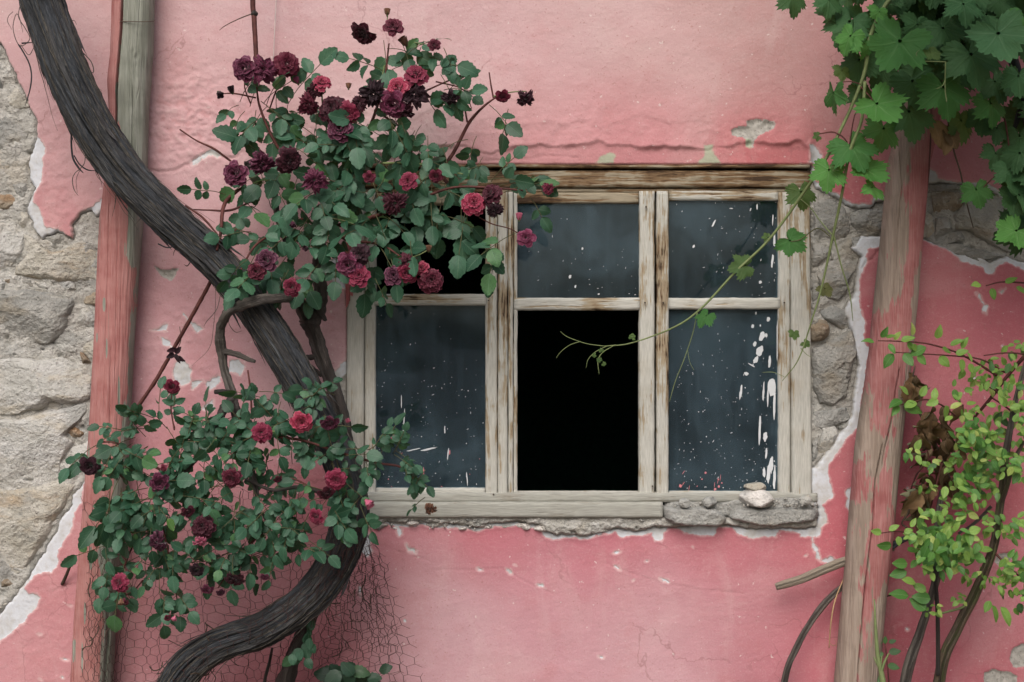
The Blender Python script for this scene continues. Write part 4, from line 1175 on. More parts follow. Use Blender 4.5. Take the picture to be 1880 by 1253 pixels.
post([(-60, 209, 286), (0, 208, 283), (100, 205, 281), (130, 201, 277), (150, 199, 277), (200, 201, 272), (300, 197, 270), (400, 185, 262), (600, 175, 248), (800, 164, 236), (1000, 148, 222), (1150, 138, 211), (1253, 132, 206)],
     .058, 2.5, lp_crack, lp_paint, 'post_left', left_post, seed=3, knots=((256, 106, 9), (183, 595, 4)))
hoop = []
for t in np.linspace(0, 2 * math.pi, 40):
    hoop.append(W(244.5 + 39.5 * math.cos(t), 40 + 1.5 * math.sin(t * 2) - 2 * math.cos(t), .058 + .056 * math.sin(t)))
tube('wire_band', hoop, .0011, M['iron'], left_post, 5, 60)

right_post = thing('timber_post', W(1480, 1826, .09), 'leaning worn timber post with flaking pink paint, right of the window under the grapevine', 'post', 'timber posts against the wall')


def rp_crack(X, Y):
    g = 0
    for p, w, dp in (([(1642, 680), (1634, 722), (1628, 770), (1614, 826), (1611, 850)], .85, .015), ([(1611, 815), (1597, 882), (1594, 958), (1581, 1058), (1572, 1160), (1565, 1253), (1556, 1400)], .85, .022), ([(1645, 285), (1648, 340), (1640, 420)], 1, .004),
                     ([(1662, 300), (1658, 380)], .8, .002), ([(1590, 1000), (1576, 1120)], .8, .002), ([(1633, 520), (1630, 560)], .8, .003), ([(1660, 640), (1652, 760)], .7, .002), ([(1604, 1080), (1590, 1253)], .7, .002)):
        g = g + line_groove(X, Y, p, w, dp)
    return g


RPB = [(.15, 250, -.6), (.5, 270, .2), (.8, 290, .7), (.2, 330, -.5), (.5, 340, .5), (.85, 350, .7), (.15, 420, -.7), (.4, 430, -.2), (.75, 430, .8), (.97, 430, .2), (.2, 480, .1), (.1, 520, -.6), (.35, 500, -.5), (.7, 510, .7), (.96, 520, -.8), (.15, 590, .4), (.45, 590, .3), (.7, 600, .8), (.97, 600, -.8),
       (.2, 660, .6), (.6, 660, .8), (.9, 660, .0), (.2, 720, .3), (.55, 730, .4), (.9, 730, -.5), (.3, 780, .6), (.1, 780, -.5), (.7, 780, .2), (.3, 830, -.7), (.7, 830, -.3), (.9, 830, -.7), (.25, 900, .2), (.7, 900, .7), (.95, 900, -.9), (.15, 880, .4),
       (.2, 960, -.3), (.6, 970, .6), (.9, 980, .3), (.25, 1030, .1), (.75, 1040, .5), (.05, 1040, -.7), (.5, 1100, .35), (.1, 1110, -.8), (.85, 1110, -.5), (.5, 1180, .15), (.9, 1190, -.8), (.1, 1200, -.8), (.4, 1250, -.2), (.7, 1250, -.1), (.9, 1250, -.9)]


def rp_paint(X, Y, u):
    a = np.zeros(X.shape)
    w = np.zeros(X.shape)
    for uu, yy, b in RPB:
        q = np.exp(-(((u - uu) / .17) ** 2 + ((Y - yy) / 42) ** 2)) + 1e-7
        a += q * b
        w += q
    return a / w * 1.5 + 1.1 * fbm(X / 7, Y / 34, 3, 9) - .15


post([(-60, 1721, 1798), (300, 1632, 1705), (640, 1597, 1675), (820, 1571, 1653), (1253, 1532, 1612)], .09, 2.6, rp_crack, rp_paint, 'post_right', right_post, seed=14, top_px=120, knots=((1586, 870, 7), (1632, 792, 3), (1622, 818, 4), (1650, 862, 5)))

# ------------------------------------------------------------------ the old vine trunk
trunk_root = thing('old_vine_trunk', (0, 0, 0), 'thick twisted dark vine trunk curving across the wall in front of the left post', 'vine trunk')
TK = [(40, -120, .24, 32), (76, 0, .24, 33), (103, 75, .24, 34), (126, 134, .24, 35), (174, 232, .235, 34), (232, 318, .23, 31.5), (310, 400, .225, 29.5), (396, 480, .22, 28), (470, 572, .22, 26), (533, 672, .22, 26), (586, 770, .225, 26),
      (626, 850, .23, 26), (643, 930, .235, 27), (632, 1000, .24, 28), (600, 1060, .245, 27.5), (552, 1112, .25, 26), (484, 1156, .25, 25), (402, 1186, .25, 25), (344, 1230, .25, 27), (310, 1300, .24, 30), (295, 1420, .22, 36), (288, 1600, .2, 42), (285, 1835, .18, 52)]
tr = np.array([list(W(p[0], p[1], p[2])) + [p[3] / PPM * (CAM_D - p[2]) / CAM_D] for p in TK])
TS = smooth_path(tr, 760)
nseg = 132
Vt, Ft, uvt = tube_geo(TS[:, :3], TS[:, 3], nseg, False)
ctr = np.repeat(TS[:, :3], nseg, 0)
nrm = (Vt - ctr)
rad = np.linalg.norm(nrm, axis=1)[:, None]
nrm /= rad
th = np.tile(np.linspace(0, 2 * np.pi, nseg, endpoint=False), len(TS))
ln = uvt[:, 1]
# twisted strands: ridges that run along the length and wind slowly round it
a1, a2 = np.cos(th + ln * .9), np.sin(th + ln * .9)
big = fbm(a1 * 1.1 + 5, a2 * 1.1 + ln * 1.1, 3, 101)
cord = ridged(a1 * 3.2 + 3, a2 * 3.2 + ln * 1.6, 3, 102)
fib = ridged(a1 * 11 + 9, a2 * 11 + ln * 4.0, 3, 103)
disp = 0.008 * big + 0.0075 * cord + 0.0034 * fib + 0.0012 * ridged(a1 * 24 + 2, a2 * 24 + ln * 7.0, 2, 104)
Vt = Vt + nrm * disp[:, None]
link('trunk', np_mesh('trunk', Vt, Ft, uvt), M['bark'], trunk_root)
# loose strips of bark, some lying on the trunk, some curling free
mb = MB()
N_T = len(TS)
for _ in range(220):
    i0 = rng.randrange(5, 660)
    ln_i = rng.randrange(18, 110)
    th0 = rng.uniform(-1.9, 1.9)
    fr = TS[i0:i0 + ln_i]
    pts = []
    lift = rng.choice([0, 0, 0, 1]) * rng.uniform(.01, .035)
    for q in range(0, len(fr), 4):
        i = i0 + q
        base = TS[i, :3]
        ring = Vt[i * nseg:(i + 1) * nseg]
        # angle index measured so that 0 faces the camera
        kx = int(((th0 + 0.05 * math.sin(q * .08)) / (2 * math.pi)) * nseg) % nseg
        p = ring[kx]
        t = q / max(1, len(fr))
        out = (p - base) / np.linalg.norm(p - base)
        pts.append(p + out * (.0012 + lift * max(0, t - .45) ** 1.5 * 2.2))
    if len(pts) < 4:
        continue
    S = smooth_path(pts, len(pts) * 2)
    r = np.interp(np.linspace(0, 1, len(S)), [0, .5, 1], [.0004, rng.uniform(.0006, .0016), .0003])
    V, F, uv = tube_geo(S, r, 4, False)
    mb.add(V, F, uv)
# broad shreds of bark lifting at one end
mbs = MB()
for _ in range(90):
    i0 = rng.randrange(10, 640)
    n_ = rng.randrange(24, 90)
    kx = int(rng.uniform(-.32, .32) * nseg) % nseg
    wd = rng.randrange(2, 5)
    lift = rng.uniform(.004, .022)
    V = []
    idx = list(range(i0, min(i0 + n_, N_T - 1), 3))
    for q, i in enumerate(idx):
        t = q / (len(idx) - 1)
        taper = min(1, 5 * t + .15, 5 * (1 - t) + .1)
        for e in (0, wd):
            a = Vt[i * nseg + (kx + e) % nseg]
            m = (Vt[i * nseg + kx] + Vt[i * nseg + (kx + wd) % nseg]) / 2
            out = (m - TS[i, :3]) / np.linalg.norm(m - TS[i, :3])
            V.append(m + (a - m) * taper + out * (.0016 + lift * max(0, t - .5) ** 1.6 * 2.4 + .0015 * math.sin(9 * t + kx)))
    n2 = len(idx)
    mbs.add(V, np.array([(2 * q, 2 * q + 1, 2 * q + 3, 2 * q + 2) for q in range(n2 - 1)]), np.array([[(q % 2) * .01, (q // 2) * .008] for q in range(2 * n2)]))
link('bark_shreds', mbs.mesh('bark_shreds'), M['bark_shred'], trunk_root, 'stuff')
link('bark_fibres', mb.mesh('bark_fibres'), M['fibre'], trunk_root, 'stuff')
# hanging shreds and tendrils seen beside the trunk
TND = [([(40, 0), (34, 30), (46, 52), (55, 70), (46, 82), (36, 84), (28, 70), (24, 48), (30, 26), (36, 34), (42, 60)], .0010), ([(34, 82), (44, 98), (54, 118), (58, 140), (55, 165), (46, 195)], .0018), ([(40, 80), (62, 78)], .0022),
       ([(38, 82), (52, 101), (60, 92), (64, 80)], .0009), ([(24, 22), (16, 30), (14, 40), (22, 55)], .0008), ([(132, 238), (131, 262), (134, 290), (144, 308), (153, 318)], .0024), ([(136, 286), (146, 302), (160, 312), (176, 314)], .0016),
       ([(157, 280), (155, 300), (145, 312), (138, 318), (133, 330), (136, 348), (144, 360)], .0010), ([(148, 310), (140, 330), (142, 355)], .0007), ([(170, 295), (186, 296), (204, 310), (213, 330), (212, 370), (206, 398)], .0010), ([(181, 195), (180, 230), (172, 290)], .0012),
       ([(143, 90), (155, 100), (168, 115), (172, 132), (165, 134)], .0012), ([(130, 40), (136, 38), (141, 46)], .0008), ([(240, 370), (256, 382), (260, 398), (246, 415)], .0008), ([(405, 540), (398, 568), (380, 590), (374, 600)], .0008), ([(392, 460), (396, 545), (392, 600), (384, 640), (352, 672)], .0006),
       ([(420, 580), (421, 596), (432, 610), (444, 608)], .0008), ([(290, 448), (310, 455), (340, 446), (380, 452)], .0016), ([(330, 445), (320, 462), (318, 470)], .0009), ([(335, 420), (350, 432), (372, 430)], .0012), ([(355, 470), (345, 488), (338, 486)], .0012)]
for pts, r in TND:
    tube('tendril', px_path(pts, .20 + rng.uniform(-.03, .07)), [r] * (len(pts) - 1) + [r * .4], M['fibre'] if r < .0013 else M['bark'], trunk_root, 5)

# ------------------------------------------------------------------ leaves
def leaf_mesh(name, length, width, mat, shape='rose', fold=.18, droop=.22, teeth=9, seed=0, wave=.06):
    """Blade with base at the origin, tip along +Y, face +Z; folded on the midrib, toothed edge."""
    r = random.Random(seed)
    nv = 11
    V, uv, F = [], [], []
    ts = np.linspace(0, 1, nv)
    for i, t in enumerate(ts):
        if shape == 'rose':
            w = math.sin(math.pi * t ** .80) ** .70 * (1 - .16 * t)
        elif shape == 'ovate':
            w = math.sin(math.pi * t ** .70) ** .85
        else:
            w = math.sin(math.pi * t ** .9) ** 1.1
        w = max(w, .02) * width / 2
        tooth = 1 + (0.10 if i % 2 else -.045) * (teeth > 0)
        y = length * (t - .02 * math.cos(6 * t))
        zc = -droop * length * t * t + wave * length * .4 * math.sin(5 * t + seed)
        for s in (-1, -.5, 0, .5, 1):
            x = s * w * (tooth if abs(s) == 1 else 1)
            z = zc + fold * abs(x) * (1.0 - .5 * t) + wave * length * .35 * math.sin(7 * t + 2 * s + seed) * abs(s)
            V.append((x, y + (.02 * length if abs(s) == 1 and i % 2 else 0), z))
            uv.append((.5 + s * .5 * (w / (width / 2)) * .98, t))
    for i in range(nv - 1):
        for j in range(4):
            a = i * 5 + j
            F.append((a, a + 1, a + 6, a + 5))
    me = np_mesh(name, V, tri(np.array(F)), uv, {'tint': np.full(len(V), r.random())})
    me.materials.append(M[mat])
    return me


def basis(tip, nrm):
    Y = Vector(tip).normalized()
    Z = Vector(nrm)
    Z = (Z - Y * Z.dot(Y))
    if Z.length < 1e-4:
        Z = Vector((0, -1, .01)) - Y * Vector((0, -1, .01)).dot(Y)
    Z.normalize()
    Xv = Y.cross(Z)
    return Matrix((Xv, Y, Z)).transposed()


def place(me, name, loc, tip, nrm, scale, root, mat=None):
    o = bpy.data.objects.new(name, me)
    C.objects.link(o)
    o.parent = root
    o.matrix_parent_inverse = Matrix.Translation(-root.location)
    o.matrix_basis = Matrix.Translation(loc) @ basis(tip, nrm).to_4x4() @ Matrix.Scale(scale, 4)
    if mat:
        o.material_slots[0].link = 'OBJECT'
        o.material_slots[0].material = M[mat]
    return o


def mesh_arrays(me):
    n = len(me.vertices)
    co = np.empty(n * 3, np.float32)
    me.vertices.foreach_get('co', co)
    F = np.empty(len(me.polygons) * 3, np.int32)
    me.polygons.foreach_get('vertices', F)
    uvl = np.empty(len(me.loops) * 2, np.float32)
    me.uv_layers[0].data.foreach_get('uv', uvl)
    uv = np.zeros((n, 2))
    uv[F] = uvl.reshape(-1, 2)
    return co.reshape(-1, 3), F.reshape(-1, 3), uv


def finish_leaves(todo, root, meshes, name, mat, limit=300, rest='foliage'):
    """todo: (loc, tip, normal, size, mesh index, material or None). The largest in the picture are objects, the rest one mesh."""
    todo = sorted(todo, key=lambda q: -q[3] * (1 + 1.2 * -q[0].y))
    for q in todo[:limit]:
        place(meshes[q[4]], name, q[0], q[1], q[2], q[3], root, q[5])
    if len(todo) > limit:
        arrs = [mesh_arrays(m) for m in meshes]
        mb = MB()
        for q in todo[limit:]:
            co, F, uv = arrs[q[4]]
            R = np.array(basis(q[1], q[2])) * q[3]
            mb.add(co @ R.T + np.array(q[0]), F, uv, np.full(len(co), rng.random()))
        link(rest, mb.mesh(rest), M[mat], root, 'stuff')


rose_leaves = [leaf_mesh('rose_leaf', 1, .78, 'rose_leaf', 'rose', .16, .20, seed=1), leaf_mesh('rose_leaf', 1, .72, 'rose_leaf', 'rose', .30, .10, seed=2),
               leaf_mesh('rose_leaf', 1, .84, 'rose_leaf', 'rose', .05, .34, seed=3), leaf_mesh('rose_leaf', 1, .66, 'rose_leaf', 'rose', .42, .28, seed=4), leaf_mesh('rose_leaf', 1, .80, 'rose_leaf', 'rose', -.12, .16, seed=5)]


def compound(todo, stalks, px, py, d, ang, size, nleaf=5, mats=None):
    size = size * .92
    """One rose leaf: a stalk with a pair or two of leaflets and one at the end. ang: direction on the wall, 0 right, 90 up."""
    a = math.radians(ang)
    t = Vector((math.cos(a), rng.gauss(-.25, .35), math.sin(a))).normalized()
    nrm = Vector((rng.gauss(0, .6), -1, rng.gauss(.55, .6))).normalized()
    nrm = (nrm - t * nrm.dot(t) * .8).normalized()
    side = t.cross(nrm).normalized()
    kk = (CAM_D - d) / CAM_D / PPM
    s = size * kk
    o = W(px, py, d)
    pairs = (nleaf - 1) // 2
    L = s * (.62 * pairs + .35)
    tipp = o + t * L
    pts = [o - t * s * .7 + Vector((0, .02, -.004)), o, o + t * L * .5 + nrm * s * .04, tipp]
    S = smooth_path([list(p) for p in pts], 9)
    V, F, uv = tube_geo(S, .0009, 4, False)
    stalks.add(V, F, uv)
    mat = rng.choice(mats) if mats else None
    todo.append((tipp, t + Vector((rng.gauss(0, .15), rng.gauss(0, .15), rng.gauss(-.15, .15))), nrm + Vector((rng.gauss(0, .2), 0, rng.gauss(0, .2))), s * rng.uniform(1.0, 1.22), rng.randrange(5), mat))
    for p in range(pairs):
        f = .30 + .62 * p / max(1, pairs) if pairs > 1 else .42
        for sg in (-1, 1):
            if rng.random() < .08:
                continue
            q = o + t * L * f
            tip = t * rng.uniform(.35, .65) + side * sg * 1.0 + nrm * rng.uniform(-.25, .15) + Vector((0, 0, rng.gauss(-.12, .12)))
            todo.append((q + side * sg * s * .05, tip, nrm + Vector((rng.gauss(0, .42), rng.gauss(0, .2), rng.gauss(0, .42))), s * rng.uniform(.62, 1.05), rng.randrange(5), mat))


# ------------------------------------------------------------------ rose blooms
def bloom_mesh(name, kind, seed):
    """Old garden rose: overlapping cupped petals round +Z, unit radius. uv.y runs from claw to rim."""
    r = random.Random(seed)
    mb = MB()

    def petal(az, tilt, length, width, cup, curl, crinkle, base_r, zoff, droop=0.0):
        nu, nv = 6, 6
        V, uv = [], []
        ph = r.uniform(0, 6)
        for i in range(nv):
            t = i / (nv - 1)
            w = width * (math.sin(math.pi * (.12 + .62 * t)) ** .8) * (1 - .25 * max(0, t - .8) * 5 * .5)
            for j in range(nu):
                s = j / (nu - 1) * 2 - 1
                x = s * w / 2
                # profile in the (outward, up) plane
                out = math.cos(tilt) * length * t
                up = math.sin(tilt) * length * t
                bend = curl * max(0, t - .55) ** 2 * length * 3.2
                out += bend * math.sin(tilt) - cup * length * .35 * (t * (1 - t)) * -1
                up -= bend * .8 + droop * t * t * length
                inward = cup * (x / (width / 2)) ** 2 * width * .42
                out -= inward * math.sin(max(tilt, .3))
                up += inward * .35
                up += crinkle * math.sin(9 * s + ph + 3 * t) * t * .10 + crinkle * r.uniform(-.05, .05) * t
                out += crinkle * r.uniform(-.05, .05) * t
                edge = .06 * crinkle * math.sin(5 * s + ph) * t
                rr = base_r + out + edge
                X = rr * math.cos(az) - x * math.sin(az)
                Yv = rr * math.sin(az) + x * math.cos(az)
                V.append((X, Yv, zoff + up))
                uv.append((j / (nu - 1), t))
        F = [(i * nu + j, i * nu + j + 1, (i + 1) * nu + j + 1, (i + 1) * nu + j) for i in range(nv - 1) for j in range(nu - 1)]
        mb.add(V, np.array(F), uv)
    if kind == 'open':
        for ring, (n, tilt, ln, wd, br, z) in enumerate([(6, .05, .92, .95, .10, -.10), (6, .42, .80, .82, .08, -.02), (6, .80, .62, .66, .06, .06), (5, 1.10, .48, .5, .05, .10), (4, 1.32, .38, .36, .03, .12)]):
            for q in range(n):
                petal(2 * math.pi * (q + ring * .43) / n + r.uniform(-.18, .18), tilt + r.uniform(-.12, .12), ln * r.uniform(.9, 1.06), wd * r.uniform(.85, 1.1), .6, .55 if ring < 2 else .3, .8, br, z)
    elif kind == 'cup':
        for ring, (n, tilt, ln, wd, br, z) in enumerate([(5, .55, .95, 1.05, .18, -.30), (6, .92, .92, .95, .16, -.26), (6, 1.16, .82, .8, .14, -.16), (5, 1.32, .72, .6, .10, -.08), (4, 1.45, .66, .42, .05, -.02)]):
            for q in range(n):
                petal(2 * math.pi * (q + ring * .41) / n + r.uniform(-.15, .15), tilt + r.uniform(-.1, .1), ln * r.uniform(.92, 1.05), wd * r.uniform(.9, 1.1), .85, .65 if ring < 2 else .35, .6, br, z)
    elif kind == 'wilted':
        for ring, (n, tilt, ln, wd, br, z) in enumerate([(5, -.1, .9, .95, .10, .0), (6, .25, .9, .75, .08, .05), (5, .85, .75, .6, .06, .08), (4, 1.2, .55, .42, .04, .1)]):
            for q in range(n):
                petal(2 * math.pi * (q + ring * .47) / n + r.uniform(-.35, .35), tilt + r.uniform(-.3, .35), ln * r.uniform(.7, 1.1), wd * r.uniform(.6, 1.1), .8, r.uniform(.1, 1.0), 1.9, br, z, r.uniform(0, .35))
    else:  # bud
        for ring, (n, tilt, ln, wd, br, z) in enumerate([(4, 1.25, 1.5, .95, .32, -.7), (4, 1.42, 1.55, .75, .22, -.66), (3, 1.5, 1.5, .5, .10, -.6)]):
            for q in range(n):
                petal(2 * math.pi * (q + ring * .5) / n + r.uniform(-.1, .1), tilt, ln, wd, 1.0, .12, .3, br, z)
    me = mb.mesh(name)
    me.materials.append(M['petal_dark'])
    return me


def calyx_mesh():
    mb = MB()
    th = np.linspace(0, 2 * np.pi, 9)[:-1]
    prof = [(0.05, -1.15), (.20, -1.05), (.26, -.88), (.20, -.72), (.14, -.62)]
    V = [(r * math.cos(t), r * math.sin(t), z) for r, z in prof for t in th]
    F = [(i * 8 + j, i * 8 + (j + 1) % 8, (i + 1) * 8 + (j + 1) % 8, (i + 1) * 8 + j) for i in range(4) for j in range(8)]
    mb.add(V, np.array(F))
    for q in range(5):
        a = q * 1.2566
        c, s = math.cos(a), math.sin(a)
        L = [(.12, -.66, .16), (.40, -.55, .15), (.62, -.25, .09), (.72, .05, .03), (.80, .2, .0)]
        V = []
        for o_, z, w in L:
            for sg in (-1, 1):
                V.append((o_ * c - sg * w * s, o_ * s + sg * w * c, z))
        mb.add(V, np.array([(2 * i, 2 * i + 1, 2 * i + 3, 2 * i + 2) for i in range(4)]))
    me = mb.mesh('calyx')
    me.materials.append(M['sepal'])
    return me


BLOOMS = {k_: [bloom_mesh('rose_bloom', k_, 10 * i + 3 + len(k_)) for i in range(n_)] for k_, n_ in (('open', 4), ('cup', 4), ('wilted', 4), ('bud', 2))}
CALYX = calyx_mesh()


def bloom(root, px, py, d, width, kind, mat, face=(0, -1, .2), name='rose_bloom', calyx=False):
    kk = (CAM_D - d) / CAM_D / PPM
    sc = width * kk / 2 * {'open': 1.05, 'cup': 1.05, 'wilted': 1.15, 'bud': 1.25}[kind]
    me = rng.choice(BLOOMS[kind])
    z = Vector(face).normalized()
    z = (z + Vector((rng.gauss(0, .22), rng.gauss(0, .1), rng.gauss(0, .22)))).normalized()
    o = bpy.data.objects.new(name, me)
    C.objects.link(o)
    o.parent = root
    o.matrix_parent_inverse = Matrix.Translation(-root.location)
    R = z.to_track_quat('Z', 'Y').to_matrix() @ Matrix.Rotation(rng.uniform(0, 6.28), 3, 'Z')
    o.matrix_basis = Matrix.Translation(W(px, py, d)) @ R.to_4x4() @ Matrix.Scale(sc, 4)
    o.material_slots[0].link = 'OBJECT'
    o.material_slots[0].material = M[mat]
    if calyx:
        c = bpy.data.objects.new('calyx', CALYX)
        C.objects.link(c)
        c.parent = o
        if kind != 'bud':
            c.matrix_basis = Matrix.Translation((0, 0, .35))
    return o
# ------------------------------------------------------------------ climbing rose, upper clump
rose_up = thing('climbing_rose', W(640, 1826, .1), 'climbing rose with dark maroon blooms spilling over the upper left corner of the window', 'rose bush', 'dark red climbing roses')
ST = [  # woody stems
    ([(505, 1826, .13), (514, 1330, .15), (534, 1225, .16), (575, 1120, .16), (625, 1030, .16), (640, 930, .15), (636, 800, .14), (612, 715, .13), (592, 660, .13), (578, 615, .13), (566, 588, .14)], [17, 16, 15, 12, 11, 11, 11, 12, 13, 14, 17], 'bark_dark', .32),
    ([(566, 592, .14), (585, 566, .14), (590, 535, .14), (583, 500, .14), (586, 470, .14), (596, 420, .15), (610, 370, .16)], [15, 13, 12, 11, 10, 8, 6], 'bark_dark', .32),
    ([(566, 592, .14), (556, 572, .15), (545, 546, .17), (520, 548, .26), (480, 550, .29), (440, 562, .29), (418, 575, .29), (405, 600, .25)], [14, 11, 9, 8, 9, 9, 8, 8], 'bark_grey', .25),
    ([(576, 562, .15), (592, 580, .16), (598, 588, .17)], [6, 5, 3], 'bark_dark', .4), ([(578, 656, .13), (562, 657, .15), (552, 656, .16)], [5, 5, 4], 'bark_dark', .3), ([(590, 690, .13), (570, 672, .15), (556, 660, .16)], [4, 3, 3], 'bark_dark', .2),
    ([(610, 370, .16), (640, 300, .18), (680, 230, .2), (705, 150, .2), (714, 80, .2)], [6, 5, 4, 3, 2], 'cane_red', .1), ([(610, 370, .16), (560, 330, .17), (510, 270, .18), (478, 200, .18), (470, 150, .18)], [6, 5, 4, 3, 2], 'cane_red', .1),
    ([(596, 420, .15), (680, 400, .2), (760, 370, .24), (830, 345, .26), (900, 345, .27), (960, 350, .28)], [6, 5, 4, 3, 3, 2], 'cane_red', .1), ([(596, 420, .15), (640, 440, .2), (700, 450, .24), (740, 475, .26)], [5, 4, 3, 2], 'cane_red', .1),
    ([(830, 345, .22), (812, 318, .2), (836, 275, .18), (862, 225, .17), (888, 196, .17), (912, 178, .17)], [4, 5, 4.5, 4, 3, 2], 'cane_red', .1), ([(906, 180, .17), (902, 160, .17), (898, 133, .17)], [2.5, 2, 1.5], 'cane_red', .1), ([(905, 178, .17), (936, 170, .18), (966, 168, .18)], [2, 1.6, 1.2], 'cane_green', 0),
    ([(858, 225, .17), (852, 196, .17), (842, 184, .17)], [2.5, 2, 1.6], 'cane_red', .1), ([(452, 340, .17), (424, 360, .17), (410, 382, .2), (405, 430, .24), (398, 460, .26)], [3, 5, 5, 4, 3], 'cane_red', .15), ([(445, 400, .18), (420, 450, .2), (380, 530, .18), (330, 620, .16), (285, 700, .15), (240, 765, .14)], [3, 4, 5, 5, 5, 5], 'cane_red', .2),
    ([(330, 238, .16), (360, 258, .16), (390, 272, .16), (410, 286, .16), (432, 303, .17)], [2, 2, 3, 3, 2.5], 'cane_red', .1), ([(450, 305, .17), (480, 300, .17), (500, 330, .17), (510, 400, .17), (530, 460, .17)], [8, 8, 6, 5, 4], 'bark_dark', .2), ([(355, 385, .17), (380, 386, .18), (424, 386, .18), (470, 366, .18)], [1.6, 2, 3, 2.4], 'cane_red', .1),
    ([(340, 378, .18), (372, 400, .2), (400, 432, .24)], [2, 3, 2], 'cane_red', .1), ([(700, 300, .2), (760, 300, .22), (800, 310, .22), (850, 320, .24)], [3, 3, 3, 2], 'cane_green', 0), ([(700, 210, .2), (740, 240, .21), (757, 280, .22)], [3, 2.5, 2], 'cane_red', .1), ([(700, 190, .2), (750, 180, .22), (820, 150, .2), (862, 133, .2)], [3, 2.5, 2, 1.4], 'cane_red', .1),
    ([(800, 150, .2), (850, 165, .2), (866, 200, .19)], [2, 1.6, 1.2], 'cane_red', .1), ([(880, 400, .26), (905, 412, .28), (935, 420, .28), (958, 432, .28)], [1.6, 1.6, 1.3, 1.2], 'cane_red', .1), ([(560, 400, .17), (520, 420, .18), (470, 450, .22), (440, 500, .28)], [4, 3, 3, 2], 'cane_red', .1),
    ([(747, 476, .26), (770, 468, .26), (788, 458, .26)], [1.8, 1.5, 1.2], 'cane_green', 0), ([(706, 120, .2), (700, 150, .2)], [2, 2], 'cane_green', 0), ([(713, 50, .2), (711, 36, .2), (712, 24, .2)], [1.5, 1.2, 1.6], 'cane_green', 0), ([(760, 78, .2), (778, 82, .2), (796, 85, .2)], [1.5, 1.4, 1.2], 'cane_green', 0),
    ([(449, 145, .18), (450, 165, .18), (460, 190, .18)], [1.6, 1.8, 2], 'cane_red', 0), ([(527, 135, .18), (510, 160, .18), (495, 200, .18)], [1.8, 2, 2], 'cane_red', 0), ([(403, 173, .18), (430, 172, .18), (470, 180, .18)], [1.2, 2, 2], 'cane_red', 0), ([(591, 160, .19), (592, 190, .19), (600, 240, .18)], [1.6, 2, 2], 'cane_green', 0)]
for i, (pts, r, m, lump) in enumerate(ST):
    P = px_path(pts)
    R = [q * (.72 if m.startswith('cane') else 1) / PPM for q in r]
    tube('stem', P, R, M[m], rose_up, 14 if max(r) > 7 else 7, n=max(20, len(pts) * (26 if max(r) > 7 else 8)), lump=lump, seed=i + 3, lump_f=2.2)
for px, py, r in ((566, 590, 17), (590, 545, 8), (583, 508, 7)):     # burrs where the old stem forks
    P = [W(px, py + r * .8, .142), W(px + 2, py, .142), W(px, py - r * .8, .142)]
    tube('burr', P, [r * .5 / PPM, r * 1.1 / PPM, r * .4 / PPM], M['bark_dark'], rose_up, 14, 24, .35, int(px))

